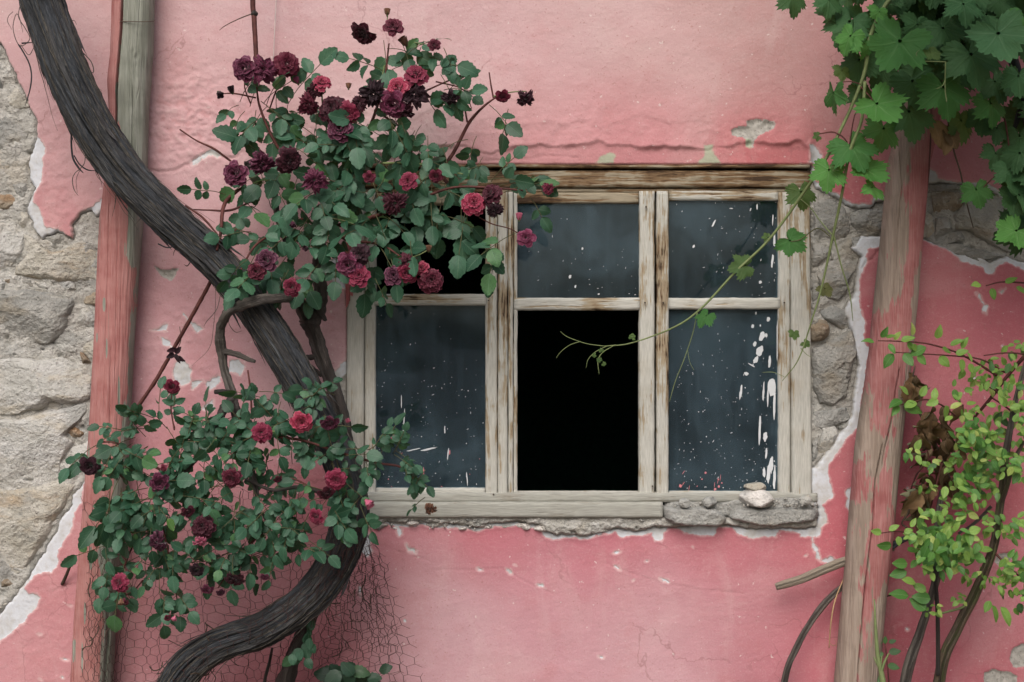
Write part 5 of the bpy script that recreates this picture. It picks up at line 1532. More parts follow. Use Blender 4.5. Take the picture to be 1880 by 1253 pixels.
todo, stalks = [], MB()
UB = [  # x, y, rx, ry, leaves, d0, d1, size, heading (None: any)
    (730, 78, 26, 14, 2, .18, .22, 44, -70), (706, 100, 12, 14, 1, .18, .22, 44, -80), (760, 98, 26, 12, 2, .18, .22, 40, -30), (800, 104, 22, 20, 3, .18, .22, 36, -40), (702, 136, 24, 18, 3, .18, .22, 36, 200), (846, 156, 22, 12, 3, .18, .22, 32, -20), (810, 168, 40, 30, 5, .18, .24, 38, -50),
    (470, 170, 40, 14, 4, .16, .22, 38, 60), (436, 196, 14, 14, 1, .17, .2, 32, 250), (462, 215, 24, 20, 4, .16, .22, 34, 250), (500, 196, 30, 24, 5, .16, .23, 38, 300), (545, 168, 8, 12, 1, .2, .22, 44, 80), (505, 240, 26, 16, 3, .16, .2, 30, 270),
    (560, 205, 20, 18, 3, .16, .2, 34, None), (600, 240, 44, 26, 6, .15, .24, 42, None), (680, 215, 50, 30, 7, .16, .24, 42, None), (740, 218, 40, 26, 6, .16, .24, 42, 290), (778, 235, 18, 26, 3, .18, .23, 38, 280), (640, 285, 50, 28, 8, .15, .26, 40, None), (720, 270, 40, 26, 6, .16, .24, 40, 280),
    (560, 300, 44, 34, 6, .15, .24, 40, None), (395, 350, 6, 4, 1, .18, .2, 36, 190), (480, 330, 26, 16, 2, .17, .22, 40, 200), (470, 272, 16, 8, 1, .18, .2, 40, 190), (930, 216, 10, 14, 1, .16, .2, 50, 280), (906, 206, 16, 8, 1, .16, .2, 40, 300), (842, 268, 36, 20, 3, .18, .23, 36, 200), (868, 298, 18, 16, 2, .18, .23, 36, None),
    (800, 292, 30, 20, 3, .18, .24, 38, None), (490, 375, 46, 36, 7, .15, .24, 40, None), (470, 430, 34, 30, 5, .17, .24, 40, None), (560, 375, 44, 34, 7, .15, .24, 40, None), (620, 350, 44, 34, 8, .15, .27, 40, None), (640, 410, 54, 36, 9, .16, .28, 42, None), (570, 440, 44, 28, 6, .16, .24, 40, None), (700, 400, 46, 34, 7, .18, .28, 42, None),
    (720, 345, 46, 20, 5, .18, .26, 38, None), (800, 345, 46, 22, 6, .2, .27, 38, None), (852, 410, 22, 18, 2, .24, .28, 50, 265), (836, 385, 30, 20, 3, .22, .28, 44, 280), (768, 378, 22, 16, 2, .2, .26, 38, 270), (905, 330, 30, 14, 3, .24, .28, 36, 0), (950, 338, 26, 12, 3, .25, .29, 34, -10), (978, 380, 6, 8, 1, .26, .28, 42, 270),
    (922, 440, 20, 10, 2, .26, .3, 44, 250), (900, 474, 10, 6, 1, .26, .3, 46, 260), (455, 490, 24, 24, 4, .27, .31, 38, 250), (500, 470, 30, 26, 5, .18, .27, 40, 280), (520, 510, 26, 20, 3, .18, .26, 38, 280), (550, 500, 20, 18, 2, .16, .24, 36, None), (610, 480, 26, 16, 3, .16, .24, 38, 270), (690, 470, 30, 22, 4, .2, .28, 40, 280),
    (740, 445, 22, 16, 2, .22, .28, 40, 280), (692, 520, 12, 10, 1, .24, .28, 38, 280), (640, 330, 40, 20, 4, .16, .26, 40, None), (660, 250, 40, 30, 5, .16, .26, 40, None), (800, 380, 30, 18, 3, .2, .27, 40, 270)]
for x, y, rx, ry, n_, d0, d1, s, hd in UB:
    for q in range(n_ if n_ < 2 else int(n_ * .88 + .5)):
        a, r = rng.uniform(0, 6.283), math.sqrt(rng.random())
        px, py = x + rx * r * math.cos(a), y + ry * r * math.sin(a)
        ang = rng.gauss(hd, 28) if hd is not None else rng.gauss(270, 75)
        compound(todo, stalks, px, py, rng.uniform(d0, d1), ang, s * rng.uniform(.72, 1.1), rng.choice([3, 3, 5]))
finish_leaves(todo, rose_up, rose_leaves, 'leaf', 'rose_leaf')
link('leaf_stalks', stalks.mesh('leaf_stalks'), M['rachis'], rose_up, 'stuff')
for x, y, w, kd, m, fz in [(667, 62, 42, 'cup', 'petal_dark', -1.1), (722, 50, 32, 'cup', 'petal_wine', .1), (797, 83, 21, 'cup', 'petal_wine', .1), (449, 127, 40, 'cup', 'petal_purple', .1), (485, 128, 46, 'wilted', 'petal_purple', .0), (527, 118, 46, 'open', 'petal_dark', .3),
                         (591, 152, 34, 'open', 'petal_pink', .9), (577, 166, 30, 'wilted', 'petal_dark', .1), (567, 192, 38, 'wilted', 'petal_dark', -.3), (610, 200, 50, 'open', 'petal_dark', .2), (640, 209, 42, 'open', 'petal_wine', .1), (624, 238, 42, 'cup', 'petal_purple', -.2), (686, 173, 44, 'wilted', 'petal_black', .0), (764, 138, 44, 'open', 'petal_wine', .3),
                         (730, 162, 38, 'cup', 'petal_pink', .2), (722, 192, 46, 'cup', 'petal_purple', -.1), (761, 174, 44, 'wilted', 'petal_black', .0), (826, 180, 28, 'wilted', 'petal_black', -.3), (923, 177, 24, 'cup', 'petal_wine', -.5), (964, 182, 30, 'wilted', 'petal_black', -.8), (531, 296, 48, 'open', 'petal_dark', .0), (481, 300, 42, 'wilted', 'petal_purple', -.2),
                         (432, 320, 42, 'cup', 'petal_purple', -.2), (577, 331, 42, 'wilted', 'petal_purple', -.1), (678, 326, 20, 'cup', 'petal_wine', .1), (750, 333, 30, 'cup', 'petal_wine', -.1), (800, 324, 24, 'cup', 'petal_wine', -.5), (725, 373, 42, 'wilted', 'petal_dark', .1), (870, 373, 42, 'open', 'petal_pink', .1), (901, 357, 40, 'open', 'petal_dark', .3), (908, 386, 30, 'wilted', 'petal_black', -.6),
                         (966, 437, 30, 'cup', 'petal_purple', .2), (1007, 347, 22, 'wilted', 'petal_wine', .1), (489, 479, 38, 'cup', 'petal_purple', .1), (471, 499, 30, 'cup', 'petal_wine', -.3), (536, 528, 30, 'cup', 'petal_wine', -.3), (640, 487, 42, 'cup', 'petal_purple', -.1), (660, 466, 38, 'open', 'petal_black', .1), (659, 507, 36, 'cup', 'petal_wine', -.1),
                         (723, 507, 34, 'cup', 'petal_purple', -.1), (749, 501, 36, 'cup', 'petal_wine', .0), (775, 493, 24, 'cup', 'petal_pink', .1), (792, 515, 44, 'open', 'petal_wine', -.1), (747, 480, 30, 'wilted', 'petal_dark', .2), (660, 190, 30, 'wilted', 'petal_dark', .0), (745, 205, 30, 'wilted', 'petal_dark', -.4)]:
    dd = .30 if x > 620 and y > 310 else (.27 if y > 260 else .245)
    if x > 890 and y < 200: dd = .18
    if x < 560 and y > 440: dd = .32
    bloom(rose_up, x, y, dd, w, kd, m, (0, -1, fz))
for x, y, w, m, fz in [(711, 22, 13, 'petal_brown', 3), (953, 398, 14, 'petal_bud', 1.5), (538, 411, 12, 'petal_purple', -.6), (562, 456, 11, 'petal_purple', -.4), (787, 457, 12, 'petal_brown', 1), (403, 173, 14, 'petal_black', -.6), (425, 166, 14, 'petal_black', .6), (545, 148, 14, 'petal_purple', 2), (640, 158, 11, 'petal_brown', 2), (742, 77, 18, 'petal_brown', .6)]:
    bloom(rose_up, x, y, .22 if x < 760 and y < 300 else .29, w, 'bud', m, (rng.uniform(-.4, .4), -.5, fz), 'rose_bud', True)

# ------------------------------------------------------------------ climbing rose, lower clump
rose_low = thing('climbing_rose', W(420, 1826, .25), 'bushy small leaved rose with red blooms, low in front of the left post', 'rose bush', 'dark red climbing roses')
ST = [([(405, 600, .25), (404, 622, .24), (408, 650, .23), (412, 680, .23), (420, 705, .24), (428, 730, .26), (425, 742, .27)], [8, 9, 8, 7, 8, 9, 9], 'bark_grey', .22), ([(414, 646, .24), (438, 652, .26), (455, 660, .28), (468, 664, .29)], [6, 5, 4, 3], 'bark_grey', .2), ([(428, 722, .26), (410, 720, .27), (394, 720, .28)], [5, 5, 4], 'bark_dark', .2),
      ([(426, 735, .27), (410, 752, .3), (400, 775, .32), (370, 830, .34), (330, 880, .34)], [9, 8, 6, 4, 3], 'bark_dark', .25), ([(426, 735, .27), (440, 780, .3), (455, 830, .32), (470, 900, .34), (480, 980, .33)], [8, 9, 6, 4, 3], 'bark_dark', .25), ([(440, 780, .3), (500, 800, .34), (560, 810, .36), (620, 830, .36), (690, 850, .34), (740, 860, .32), (775, 900, .3)], [6, 4, 3, 3, 3, 2.5, 2], 'cane_red', .1),
      ([(640, 940, .33), (600, 910, .35), (550, 895, .36), (500, 900, .35), (450, 880, .35)], [4, 4, 3.5, 3, 2.5], 'bark_dark', .15), ([(600, 912, .35), (540, 880, .36), (510, 885, .36)], [2.5, 2, 1.5], 'cane_red', .1), ([(330, 880, .34), (270, 850, .33), (215, 815, .32), (180, 812, .3)], [3.5, 3, 2.5, 2], 'cane_red', .1), ([(330, 880, .34), (290, 930, .34), (250, 990, .33), (220, 1060, .32)], [3, 3, 2.5, 2], 'cane_red', .1),
      ([(480, 980, .33), (440, 1020, .33), (400, 1080, .32)], [3, 2, 1.4], 'cane_red', .1), ([(290, 930, .34), (310, 1020, .33), (325, 1100, .32)], [2.5, 2, 1.5], 'cane_red', .1), ([(455, 680, .28), (460, 720, .29), (462, 760, .3)], [2, 2.5, 2.5], 'cane_red', .1), ([(316, 718, .3), (314, 750, .3), (320, 790, .31)], [1.4, 1.8, 2], 'cane_red', .1), ([(225, 1095, .32), (245, 1085, .32), (262, 1066, .33)], [1.4, 1.8, 2], 'cane_red', .1),
      ([(480, 795, .36), (520, 790, .36), (554, 778, .36)], [2, 2, 1.6], 'cane_green', 0), ([(170, 855, .33), (200, 860, .33), (230, 880, .33)], [1.6, 1.8, 2], 'cane_red', 0), ([(116, 1072, .03), (122, 1052, .04), (137, 1022, .05)], [2.6, 2.4, 2], 'twig', .1)]
ST, NAIL = ST[:-1], ST[-1]
for i, (pts, r, m, lump) in enumerate(ST):
    tube('stem', px_path(pts), [q * (.72 if m.startswith('cane') else 1) / PPM for q in r], M[m], rose_low, 12 if max(r) > 7 else 7, n=max(20, len(pts) * (22 if max(r) > 7 else 8)), lump=lump, seed=i + 53, lump_f=2.2)
todo, stalks = [], MB()
LB = [(225, 790, 36, 24, 5, .28, .34, 32, None), (290, 765, 34, 16, 3, .28, .34, 32, 120), (320, 745, 14, 10, 1, .28, .32, 30, 100), (165, 828, 12, 12, 1, .3, .34, 36, 230), (215, 850, 44, 30, 7, .28, .36, 36, None), (200, 915, 18, 20, 2, .32, .38, 50, 265), (255, 890, 44, 34, 7, .3, .37, 36, None),
      (345, 790, 44, 24, 6, .28, .36, 32, None), (330, 850, 44, 30, 6, .28, .37, 34, None), (395, 835, 44, 36, 9, .29, .38, 34, None), (440, 770, 30, 24, 4, .28, .36, 32, None), (480, 725, 22, 14, 2, .28, .34, 34, None), (460, 800, 36, 26, 5, .29, .37, 32, None), (520, 765, 26, 18, 3, .3, .36, 32, None), (575, 725, 26, 22, 5, .3, .36, 30, None),
      (545, 820, 36, 26, 4, .3, .38, 34, None), (500, 855, 34, 24, 4, .3, .38, 34, None), (590, 790, 30, 24, 4, .3, .38, 32, None), (620, 850, 34, 26, 4, .32, .38, 34, None), (625, 910, 34, 26, 6, .33, .39, 38, 280), (570, 900, 26, 20, 3, .32, .38, 34, None), (670, 840, 28, 20, 4, .32, .38, 32, None), (710, 815, 24, 16, 3, .3, .36, 30, 60), (740, 850, 24, 18, 4, .3, .36, 28, 300),
      (765, 885, 10, 18, 2, .3, .34, 26, 280), (775, 925, 8, 8, 1, .3, .33, 26, 260), (650, 930, 26, 14, 2, .33, .39, 38, 280), (280, 960, 50, 36, 9, .3, .38, 34, None), (230, 960, 30, 30, 4, .3, .36, 32, None), (350, 920, 44, 36, 7, .3, .38, 34, None), (415, 905, 40, 30, 6, .3, .39, 34, None), (400, 960, 44, 34, 7, .3, .38, 34, None), (470, 920, 36, 30, 5, .3, .38, 32, None),
      (480, 960, 36, 28, 5, .3, .38, 34, None), (530, 960, 34, 28, 4, .3, .38, 32, None), (540, 1000, 34, 20, 4, .3, .37, 34, None), (450, 1010, 40, 24, 5, .3, .37, 32, None), (385, 1025, 40, 26, 5, .3, .37, 34, None), (310, 1030, 40, 28, 5, .3, .37, 34, 270), (250, 1030, 34, 24, 4, .3, .36, 34, None), (195, 1000, 12, 18, 2, .28, .34, 34, 250), (190, 1055, 16, 22, 2, .29, .34, 38, 260), (225, 1085, 20, 12, 2, .3, .34, 38, 260),
      (300, 1085, 26, 20, 3, .3, .35, 34, 270), (290, 1110, 14, 8, 1, .3, .34, 40, 270), (330, 1105, 12, 14, 1, .3, .34, 24, 280), (470, 1040, 12, 10, 1, .3, .35, 36, 260), (505, 1030, 12, 12, 1, .3, .35, 34, 280), (430, 1045, 24, 10, 2, .3, .35, 32, 260)]
for x, y, rx, ry, n_, d0, d1, s, hd in LB:
    for q in range(n_ if n_ < 2 else int(n_ * 1.5 + .5)):
        a, r = rng.uniform(0, 6.283), math.sqrt(rng.random())
        px, py = x + rx * r * math.cos(a), y + ry * r * math.sin(a)
        ang = rng.gauss(hd, 28) if hd is not None else rng.gauss(260, 85)
        compound(todo, stalks, px, py, rng.uniform(d0, d1), ang, s * rng.uniform(.62, .98), rng.choice([3, 5, 5]))
# one fresh pale sprig
for q in range(4):
    compound(todo, stalks, 283 + rng.uniform(-16, 18), 935 + rng.uniform(-16, 8), .385, rng.uniform(0, 360), 24, 3, ['rose_leaf_young'])
finish_leaves(todo, rose_low, rose_leaves, 'leaf', 'rose_leaf')
link('leaf_stalks', stalks.mesh('leaf_stalks'), M['rachis'], rose_low, 'stuff')
for x, y, w, kd, m, fz in [(316, 710, 27, 'cup', 'petal_wine', -.6), (480, 795, 36, 'open', 'petal_wine', .2), (554, 775, 36, 'cup', 'petal_pink', -.3), (605, 777, 30, 'cup', 'petal_purple', -.6), (165, 856, 34, 'cup', 'petal_black', -.4), (293, 887, 32, 'cup', 'petal_purple', -.6), (425, 878, 36, 'open', 'petal_wine', .1), (617, 881, 38, 'open', 'petal_wine', .1),
                         (599, 906, 28, 'cup', 'petal_dark', -.6), (580, 949, 26, 'cup', 'petal_wine', -.5), (372, 967, 42, 'open', 'petal_dark', .0), (290, 994, 36, 'wilted', 'petal_purple', -.3), (219, 1071, 36, 'open', 'petal_wine', .1), (431, 1063, 32, 'cup', 'petal_dark', -.5), (380, 1082, 22, 'cup', 'petal_purple', -.8), (405, 1088, 15, 'cup', 'petal_purple', -.8), (486, 1059, 17, 'cup', 'petal_purple', -.8),
                         (361, 1047, 24, 'cup', 'petal_black', -.4), (345, 940, 22, 'cup', 'petal_dark', -.2), (367, 994, 22, 'wilted', 'petal_bud', -.8), (789, 934, 22, 'wilted', 'petal_brown', -.5), (308, 1135, 12, 'cup', 'petal_wine', -.6), (230, 1106, 14, 'wilted', 'petal_wine', -.6), (510, 880, 14, 'cup', 'petal_dark', -.5)]:
    bloom(rose_low, x, y, .395 if 200 < x < 700 else .35, w, kd, m, (0, -1, fz))
for x, y, w, m, fz in [(301, 861, 14, 'petal_bud', .6), (676, 924, 18, 'petal_bud', -.5), (724, 805, 10, 'petal_bud', .8), (638, 774, 9, 'petal_bud', .6), (320, 1135, 10, 'petal_bud', -1), (222, 1105, 12, 'petal_brown', -1)]:
    bloom(rose_low, x, y, .40 if 200 < x < 700 else .35, w, 'bud', m, (rng.uniform(-.3, .3), -.6, fz), 'rose_bud', True)

# ------------------------------------------------------------------ wire netting round the post and trunk
net = thing('wire_netting', W(420, 1826, .2), 'rusty hexagonal chicken wire draped round the foot of the left post and the trunk', 'wire netting')
TKP = [(t[0], t[1]) for t in TK if 880 < t[1] < 1500]


def net_depth(x, y):
    """How far the sheet stands off the wall: it lies over post and trunk and sags between them."""
    d = .055 + .03 * math.sin(x * .021 + y * .004)
    lx = float(np.interp(y, [900, 1000, 1150, 1253], [178, 184, 175, 169]))
    d = max(d, .130 - .00005 * (x - lx) ** 2)
    best = 1e9
    for (ax, ay), (bx, by) in zip(TKP[:-1], TKP[1:]):
        t = max(0, min(1, ((x - ax) * (bx - ax) + (y - ay) * (by - ay)) / ((bx - ax) ** 2 + (by - ay) ** 2)))
        best = min(best, math.hypot(x - ax - t * (bx - ax), y - ay - t * (by - ay)))
    d = max(d, .302 - .00085 * max(0, best - 6) ** 1.25)
    return d


def netting(warpf, nu, nv, keep, seed, skip=0.0):
    """Hexagon lattice; warpf maps lattice metres to the sheet's place."""
    rr = random.Random(seed)
    mb = MB()
    pt = {}

    def P(i, j):
        if (i, j) not in pt:
            off = (0.17 if (i + j) % 2 else -0.17)
            x, y = warpf(i / nu, (j + off) / nv)
            x += rr.gauss(0, .9)
            y += rr.gauss(0, .9)
            pt[(i, j)] = (x, y, net_depth(x, y) + rr.gauss(0, .0022))
        return pt[(i, j)]
    for j in range(nv):
        for i in range(nu):
            for q in (((i, j), (i + 1, j)), ((i, j), (i, j + 1)) if (i + j) % 2 else None):
                if q is None:
                    continue
                a, b = P(*q[0]), P(*q[1])
                if not keep(*a[:2]) or not keep(*b[:2]) or rr.random() < skip:
                    continue
                twist = q[0][0] == q[1][0]
                V, F, uv = tube_geo([W(*a), W(*b)], .00075 if twist else .0005, 3, False)
                mb.add(V, F, uv)
    link('mesh_sheet', mb.mesh('mesh_sheet'), M['wire'], net, 'stuff')


fold = lambda u, s: 7 * math.sin(u * 38 + s) + 4 * math.sin(u * 83 + 2 * s)
# main sheet between post and trunk
netting(lambda u, v: (205 + 440 * u + fold(u, v * 2.0) + 14 * math.sin(v * 5 + u * 9), 900 + 470 * v + 8 * math.sin(u * 11)), 48, 30, lambda x, y: x < 668 and y < 1330, 1)
# drawn tight round the post
netting(lambda u, v: (138 + 70 * u + 12 * math.sin(v * 7) + (8 + 26 * max(0, v - .25)) * (1 - u), 915 + 460 * v + 10 * math.sin(u * 5)), 9, 24, lambda x, y: y < 1330, 2, .06)
netting(lambda u, v: (165 + 46 * u + 9 * math.sin(v * 9 + 1), 960 + 420 * v), 8, 26, lambda x, y: y < 1330, 5, .12)
# gathered bunch right of the trunk, spreading downwards
spread = lambda u, v, a, b: (a + 12 * v + (b * (.12 + .88 * max(v, 0) ** .8)) * (u - .45) + 5 * math.sin(u * 30 + v * 6))
netting(lambda u, v: (spread(u, v, 660, 250), 962 + 380 * v + 16 * (u - .5)), 17, 21, lambda x, y: y < 1330, 3)
netting(lambda u, v: (spread(u, v, 648, 200) + 6 * math.sin(v * 14), 985 + 345 * v - 20 * (u - .5)), 14, 20, lambda x, y: y < 1330, 4)
netting(lambda u, v: (612 + 70 * u + 16 * math.sin(v * 6 + u * 3), 880 + 230 * v), 9, 13, lambda x, y: True, 6, .1)
netting(lambda u, v: (648 + 60 * u + 24 * v + 8 * math.sin(v * 11), 1020 + 180 * v), 9, 12, lambda x, y: True, 8, .1)
# dry tendrils and litter caught in the mesh
mb = MB()
for _ in range(34):
    x, y = rng.choice([(rng.uniform(585, 650), rng.uniform(1060, 1230)), (rng.uniform(640, 690), rng.uniform(1050, 1140)), (rng.uniform(270, 420), rng.uniform(1120, 1240)), (rng.uniform(165, 200), rng.uniform(1050, 1180))])
    pts = [W(x, y, net_depth(x, y) + .006)]
    a = rng.gauss(1.4, .5)
    for q in range(4):
        a += rng.gauss(0, .5)
        x += 9 * math.cos(a)
        y += 9 * math.sin(a)
        pts.append(W(x, y, net_depth(x, y) + .006))
    V, F, uv = tube_geo(smooth_path([list(p) for p in pts], 14), rng.uniform(.0006, .0016), 4, False)
    mb.add(V, F, uv)
link('dry_litter', mb.mesh('dry_litter'), M['twig'], net, 'stuff')
# ------------------------------------------------------------------ grapevine on the right
def mat_vine(name, c1, c2, vein, trans):
    t = NT(name)
    uv = t.uv()
    r = t.math('FRACT', t.math('ADD', t.rand(), t.attr('tint')))
    vn = t.attr('vein')
    n = t.noise(uv, 4, 4)
    n2 = t.noise(uv, 30, 3)
    c = t.mix(t.ss(r, .1, .9), c1, c2)
    c = t.mix(t.math('MULTIPLY', t.ss(n, .4, .7), .4), c, tuple(x * .65 for x in c1[:3]) + (1,))
    c = t.mix(t.math('MULTIPLY', t.ss(vn, .55, 1.0), .55), c, vein)
    bf = t.n('NewGeometry').outputs['Backfacing']
    c = t.mix(t.math('MULTIPLY', bf, .35), c, (.10, .2, .09, 1))
    h = t.math('ADD', t.math('MULTIPLY', vn, -1.0), t.math('MULTIPLY', n2, .5))
    p = t.n('BsdfPrincipled', {'Base Color': c, 'Roughness': .55, 'Specular IOR Level': .15, 'Normal': t.bump(h, .5, .004)}).outputs[0]
    tr = t.n('BsdfTranslucent', {'Color': t.mix(.5, c, (.28, .5, .06, 1))}).outputs[0]
    return t.surf(t.n('MixShader', {0: trans, 1: p, 2: tr}).outputs[0])


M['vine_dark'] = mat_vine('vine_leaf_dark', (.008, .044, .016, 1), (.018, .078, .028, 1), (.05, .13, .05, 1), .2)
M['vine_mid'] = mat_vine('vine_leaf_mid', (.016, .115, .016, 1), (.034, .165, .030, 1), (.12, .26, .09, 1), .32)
M['vine_pale'] = mat_vine('vine_leaf_pale', (.055, .22, .032, 1), (.095, .30, .055, 1), (.24, .40, .18, 1), .3)
M['vine_blue'] = mat_vine('vine_leaf_bluish', (.035, .13, .055, 1), (.065, .185, .09, 1), (.2, .34, .2, 1), .2)
M['vine_olive'] = mat_vine('vine_leaf_olive', (.055, .09, .025, 1), (.09, .13, .035, 1), (.16, .18, .07, 1), .35)
M['vine_red'] = mat_vine('vine_leaf_reddish', (.13, .075, .035, 1), (.17, .11, .05, 1), (.2, .15, .08, 1), .3)


def grape_mesh(name, seed, cut=.45, cup=.0):
    """Five lobed toothed blade, unit radius; petiole joint at the origin, middle lobe along +Y, face +Z."""
    r = random.Random(seed)
    lobes = [(0, 1.0, .58), (56, .93, .58), (-56, .93, .58), (112, .80, .60), (-112, .80, .60)]
    lobes = [(a + r.uniform(-6, 6), l * r.uniform(.92, 1.06), w) for a, l, w in lobes]
    nth, nr = 120, 8
    V, uv, vn = [], [], []
    ph = r.uniform(0, 6)
    for i in range(nr + 1):
        f = (i / nr)
        for j in range(nth):
            th = -math.pi + 2 * math.pi * (j + .5) / nth
            best, sec = 0, 0
            for a, l, w in lobes:
                da = abs((th - math.radians(a) + math.pi) % (2 * math.pi) - math.pi)
                e = l * (1 - .34 * (da / w) ** 1.4) if da < w * 1.6 else 0
                best = max(best, e)
            sinus = 1 - cut
            R = max(best, sinus * (1 if abs(th) < 2.6 else .5))
            if abs(th) > 2.72:
                R *= max(.16, 1 - (abs(th) - 2.72) / .42 * .84)
            saw = (j % 4) / 3 * (.7 + .3 * math.sin(j * 1.7 + ph))
            R *= 1 + .095 * (saw - .5) * 2 * (f if f > .8 else 0) + .04 * math.sin(3 * th + ph)
            ro = R * f
            x, y = ro * math.sin(th), ro * math.cos(th)
            # nearest main vein
            vd = 1e9
            along = 0
            for a, l, w in lobes:
                aa = math.radians(a)
                ux, uy = math.sin(aa), math.cos(aa)
                t = x * ux + y * uy
                if t > 0:
                    dd = abs(x * uy - y * ux)
                    if dd < vd:
                        vd, along = dd, t
            v = max(0, 1 - vd / .05)
            sidev = .55 * max(0, 1 - abs(((along - vd * .9) * 5.5) % 1 - .5) / .16) if vd < .35 else 0
            z = .10 * min(vd, .3) * (1.6) - cup * ro * ro + .09 * math.sin(4 * th + ph) * f * f + .035 * math.sin(9 * x + ph) * math.cos(8 * y - ph) * f
            V.append((x, y, z))
            uv.append((x * .5 + .5, y * .5 + .5))
            vn.append(max(v, sidev))
    F = []
    for i in range(nr):
        for j in range(nth):
            a, b = i * nth + j, i * nth + (j + 1) % nth
            F.append((a, a + nth, b + nth, b))
    me = np_mesh(name, np.array(V), tri(np.array(F)), np.array(uv), {'vein': np.array(vn), 'tint': np.full(len(V), r.random())})
    me.materials.append(M['vine_mid'])
    return me


GL = [grape_mesh('vine_leaf', 1, .38, .26), grape_mesh('vine_leaf', 2, .5, -.20), grape_mesh('vine_leaf', 3, .42, .42), grape_mesh('vine_leaf', 4, .55, .20)]
vine = thing('grapevine', W(1900, 1826, .2), 'leafy green grapevine hanging over the top right corner and the leaning post', 'grapevine')


def vleaf(x, y, s, ang, mat, d, tilt=(0, .45), mi=None):
    """x, y: where the stalk meets the blade; ang: way the middle lobe points, 0 right, 90 up; s: radius in photo pixels."""
    a = math.radians(ang)
    t = Vector((math.cos(a), 0, math.sin(a)))
    nrm = Vector((tilt[0], -1, tilt[1]))
    if abs(t.normalized().dot(nrm.normalized())) < .9:
        t = (t - nrm.normalized() * t.dot(nrm.normalized())).normalized()
    kk = (CAM_D - d) / CAM_D / PPM
    return place(GL[rng.randrange(4) if mi is None else mi], 'leaf', W(x, y, d), t, nrm, s * kk * 1.03, vine, mat)


VL = [  # front leaves, one by one
    (1652, 76, 74, -112, 'vine_mid', .46, (-.1, .35), 1), (1609, 191, 56, -50, 'vine_pale', .44, (-.1, .5), 1), (1832, 62, 72, -70, 'vine_blue', .50, (-.25, .5), 1), (1782, 100, 66, -80, 'vine_dark', .45, (.1, .3), 0), (1732, 160, 62, -80, 'vine_mid', .42, (.1, .1), 0), (1730, 52, 52, -70, 'vine_dark', .40, (.1, .4), 0),
    (1560, 40, 56, -115, 'vine_dark', .36, (-.4, .5), 0), (1562, 66, 38, -125, 'vine_pale', .40, (-.7, .3), 0), (1586, 80, 30, -100, 'vine_pale', .40, (.7, .3), 2), (1614, 22, 28, -95, 'vine_pale', .40, (.4, .4), 3), (1578, 110, 48, -100, 'vine_dark', .33, (-.5, .2), 0), (1668, 205, 58, -80, 'vine_dark', .34, (.1, .2), 0),
    (1622, 236, 46, -105, 'vine_mid', .36, (.3, .1), 0), (1562, 268, 54, -70, 'vine_mid', .38, (-.1, .5), 0), (1522, 312, 42, -100, 'vine_pale', .36, (-.3, .3), 0), (1588, 310, 46, -40, 'vine_pale', .37, (.3, .7), 1), (1764, 222, 46, -85, 'vine_olive', .30, (.6, .1), 3), (1818, 190, 46, -80, 'vine_mid', .36, (.5, .2), 0), (1826, 150, 44, -70, 'vine_dark', .36, (.2, .3), 0),
    (1830, 236, 32, -100, 'vine_dark', .30, (.2, .4), 0), (1828, 282, 34, -110, 'vine_dark', .30, (.3, .4), 0), (1856, 312, 42, -85, 'vine_dark', .34, (.1, .4), 0), (1792, 348, 36, -80, 'vine_mid', .30, (-.2, .2), 0), (1862, 362, 40, -90, 'vine_dark', .33, (.1, .2), 1), (1866, 424, 46, -140, 'vine_pale', .36, (-.1, .6), 1),
    (1470, 352, 36, -80, 'vine_olive', .26, (.2, .1), 0), (1450, 442, 36, -40, 'vine_mid', .24, (-.2, .3), 3), (1368, 488, 32, 190, 'vine_olive', .22, (.2, .4), 0), (1297, 580, 26, -120, 'vine_mid', .22, (-.4, .9), 0), (1514, 530, 20, -60, 'vine_red', .24, (.2, .4), 3), (1458, 612, 14, -90, 'vine_olive', .2, (.2, .3), 3), (1478, 630, 12, -40, 'vine_olive', .2, (.2, .3), 3), (1409, 436, 12, 180, 'vine_olive', .22, (.2, .3), 3),
    (1531, 170, 44, -95, 'vine_mid', .36, (-2.6, .2), 3), (1453, -6, 40, -80, 'vine_dark', .36, (.5, .2), 0), (1522, 0, 34, -100, 'vine_dark', .36, (.2, .3), 0), (1768, 8, 44, -90, 'vine_blue', .44, (.1, .5), 0), (1870, 140, 40, -90, 'vine_blue', .44, (-.4, .4), 0), (1690, 135, 46, -90, 'vine_dark', .32, (.1, .2), 0), (1800, 215, 36, -90, 'vine_dark', .3, (-.2, .3), 0), (1620, 130, 40, -120, 'vine_dark', .32, (-.3, .2), 0),
    (1545, 130, 22, -95, 'vine_olive', .34, (.3, .3), 3), (1582, 165, 34, -80, 'vine_dark', .3, (.4, .2), 2), (1708, 96, 24, -60, 'vine_olive', .47, (0, .8), 3), (1880, 30, 40, -90, 'vine_mid', .4, (-.2, .4), 0), (1872, 250, 40, -90, 'vine_dark', .3, (-.2, .3), 0), (1502, 250, 12, 200, 'vine_olive', .36, (.2, .3), 3), (1535, 305, 14, 180, 'vine_olive', .38, (.2, .3), 3), (1600, 345, 34, -30, 'vine_pale', .38, (.8, 1.0), 3)]
for q in VL:
    vleaf(*q)
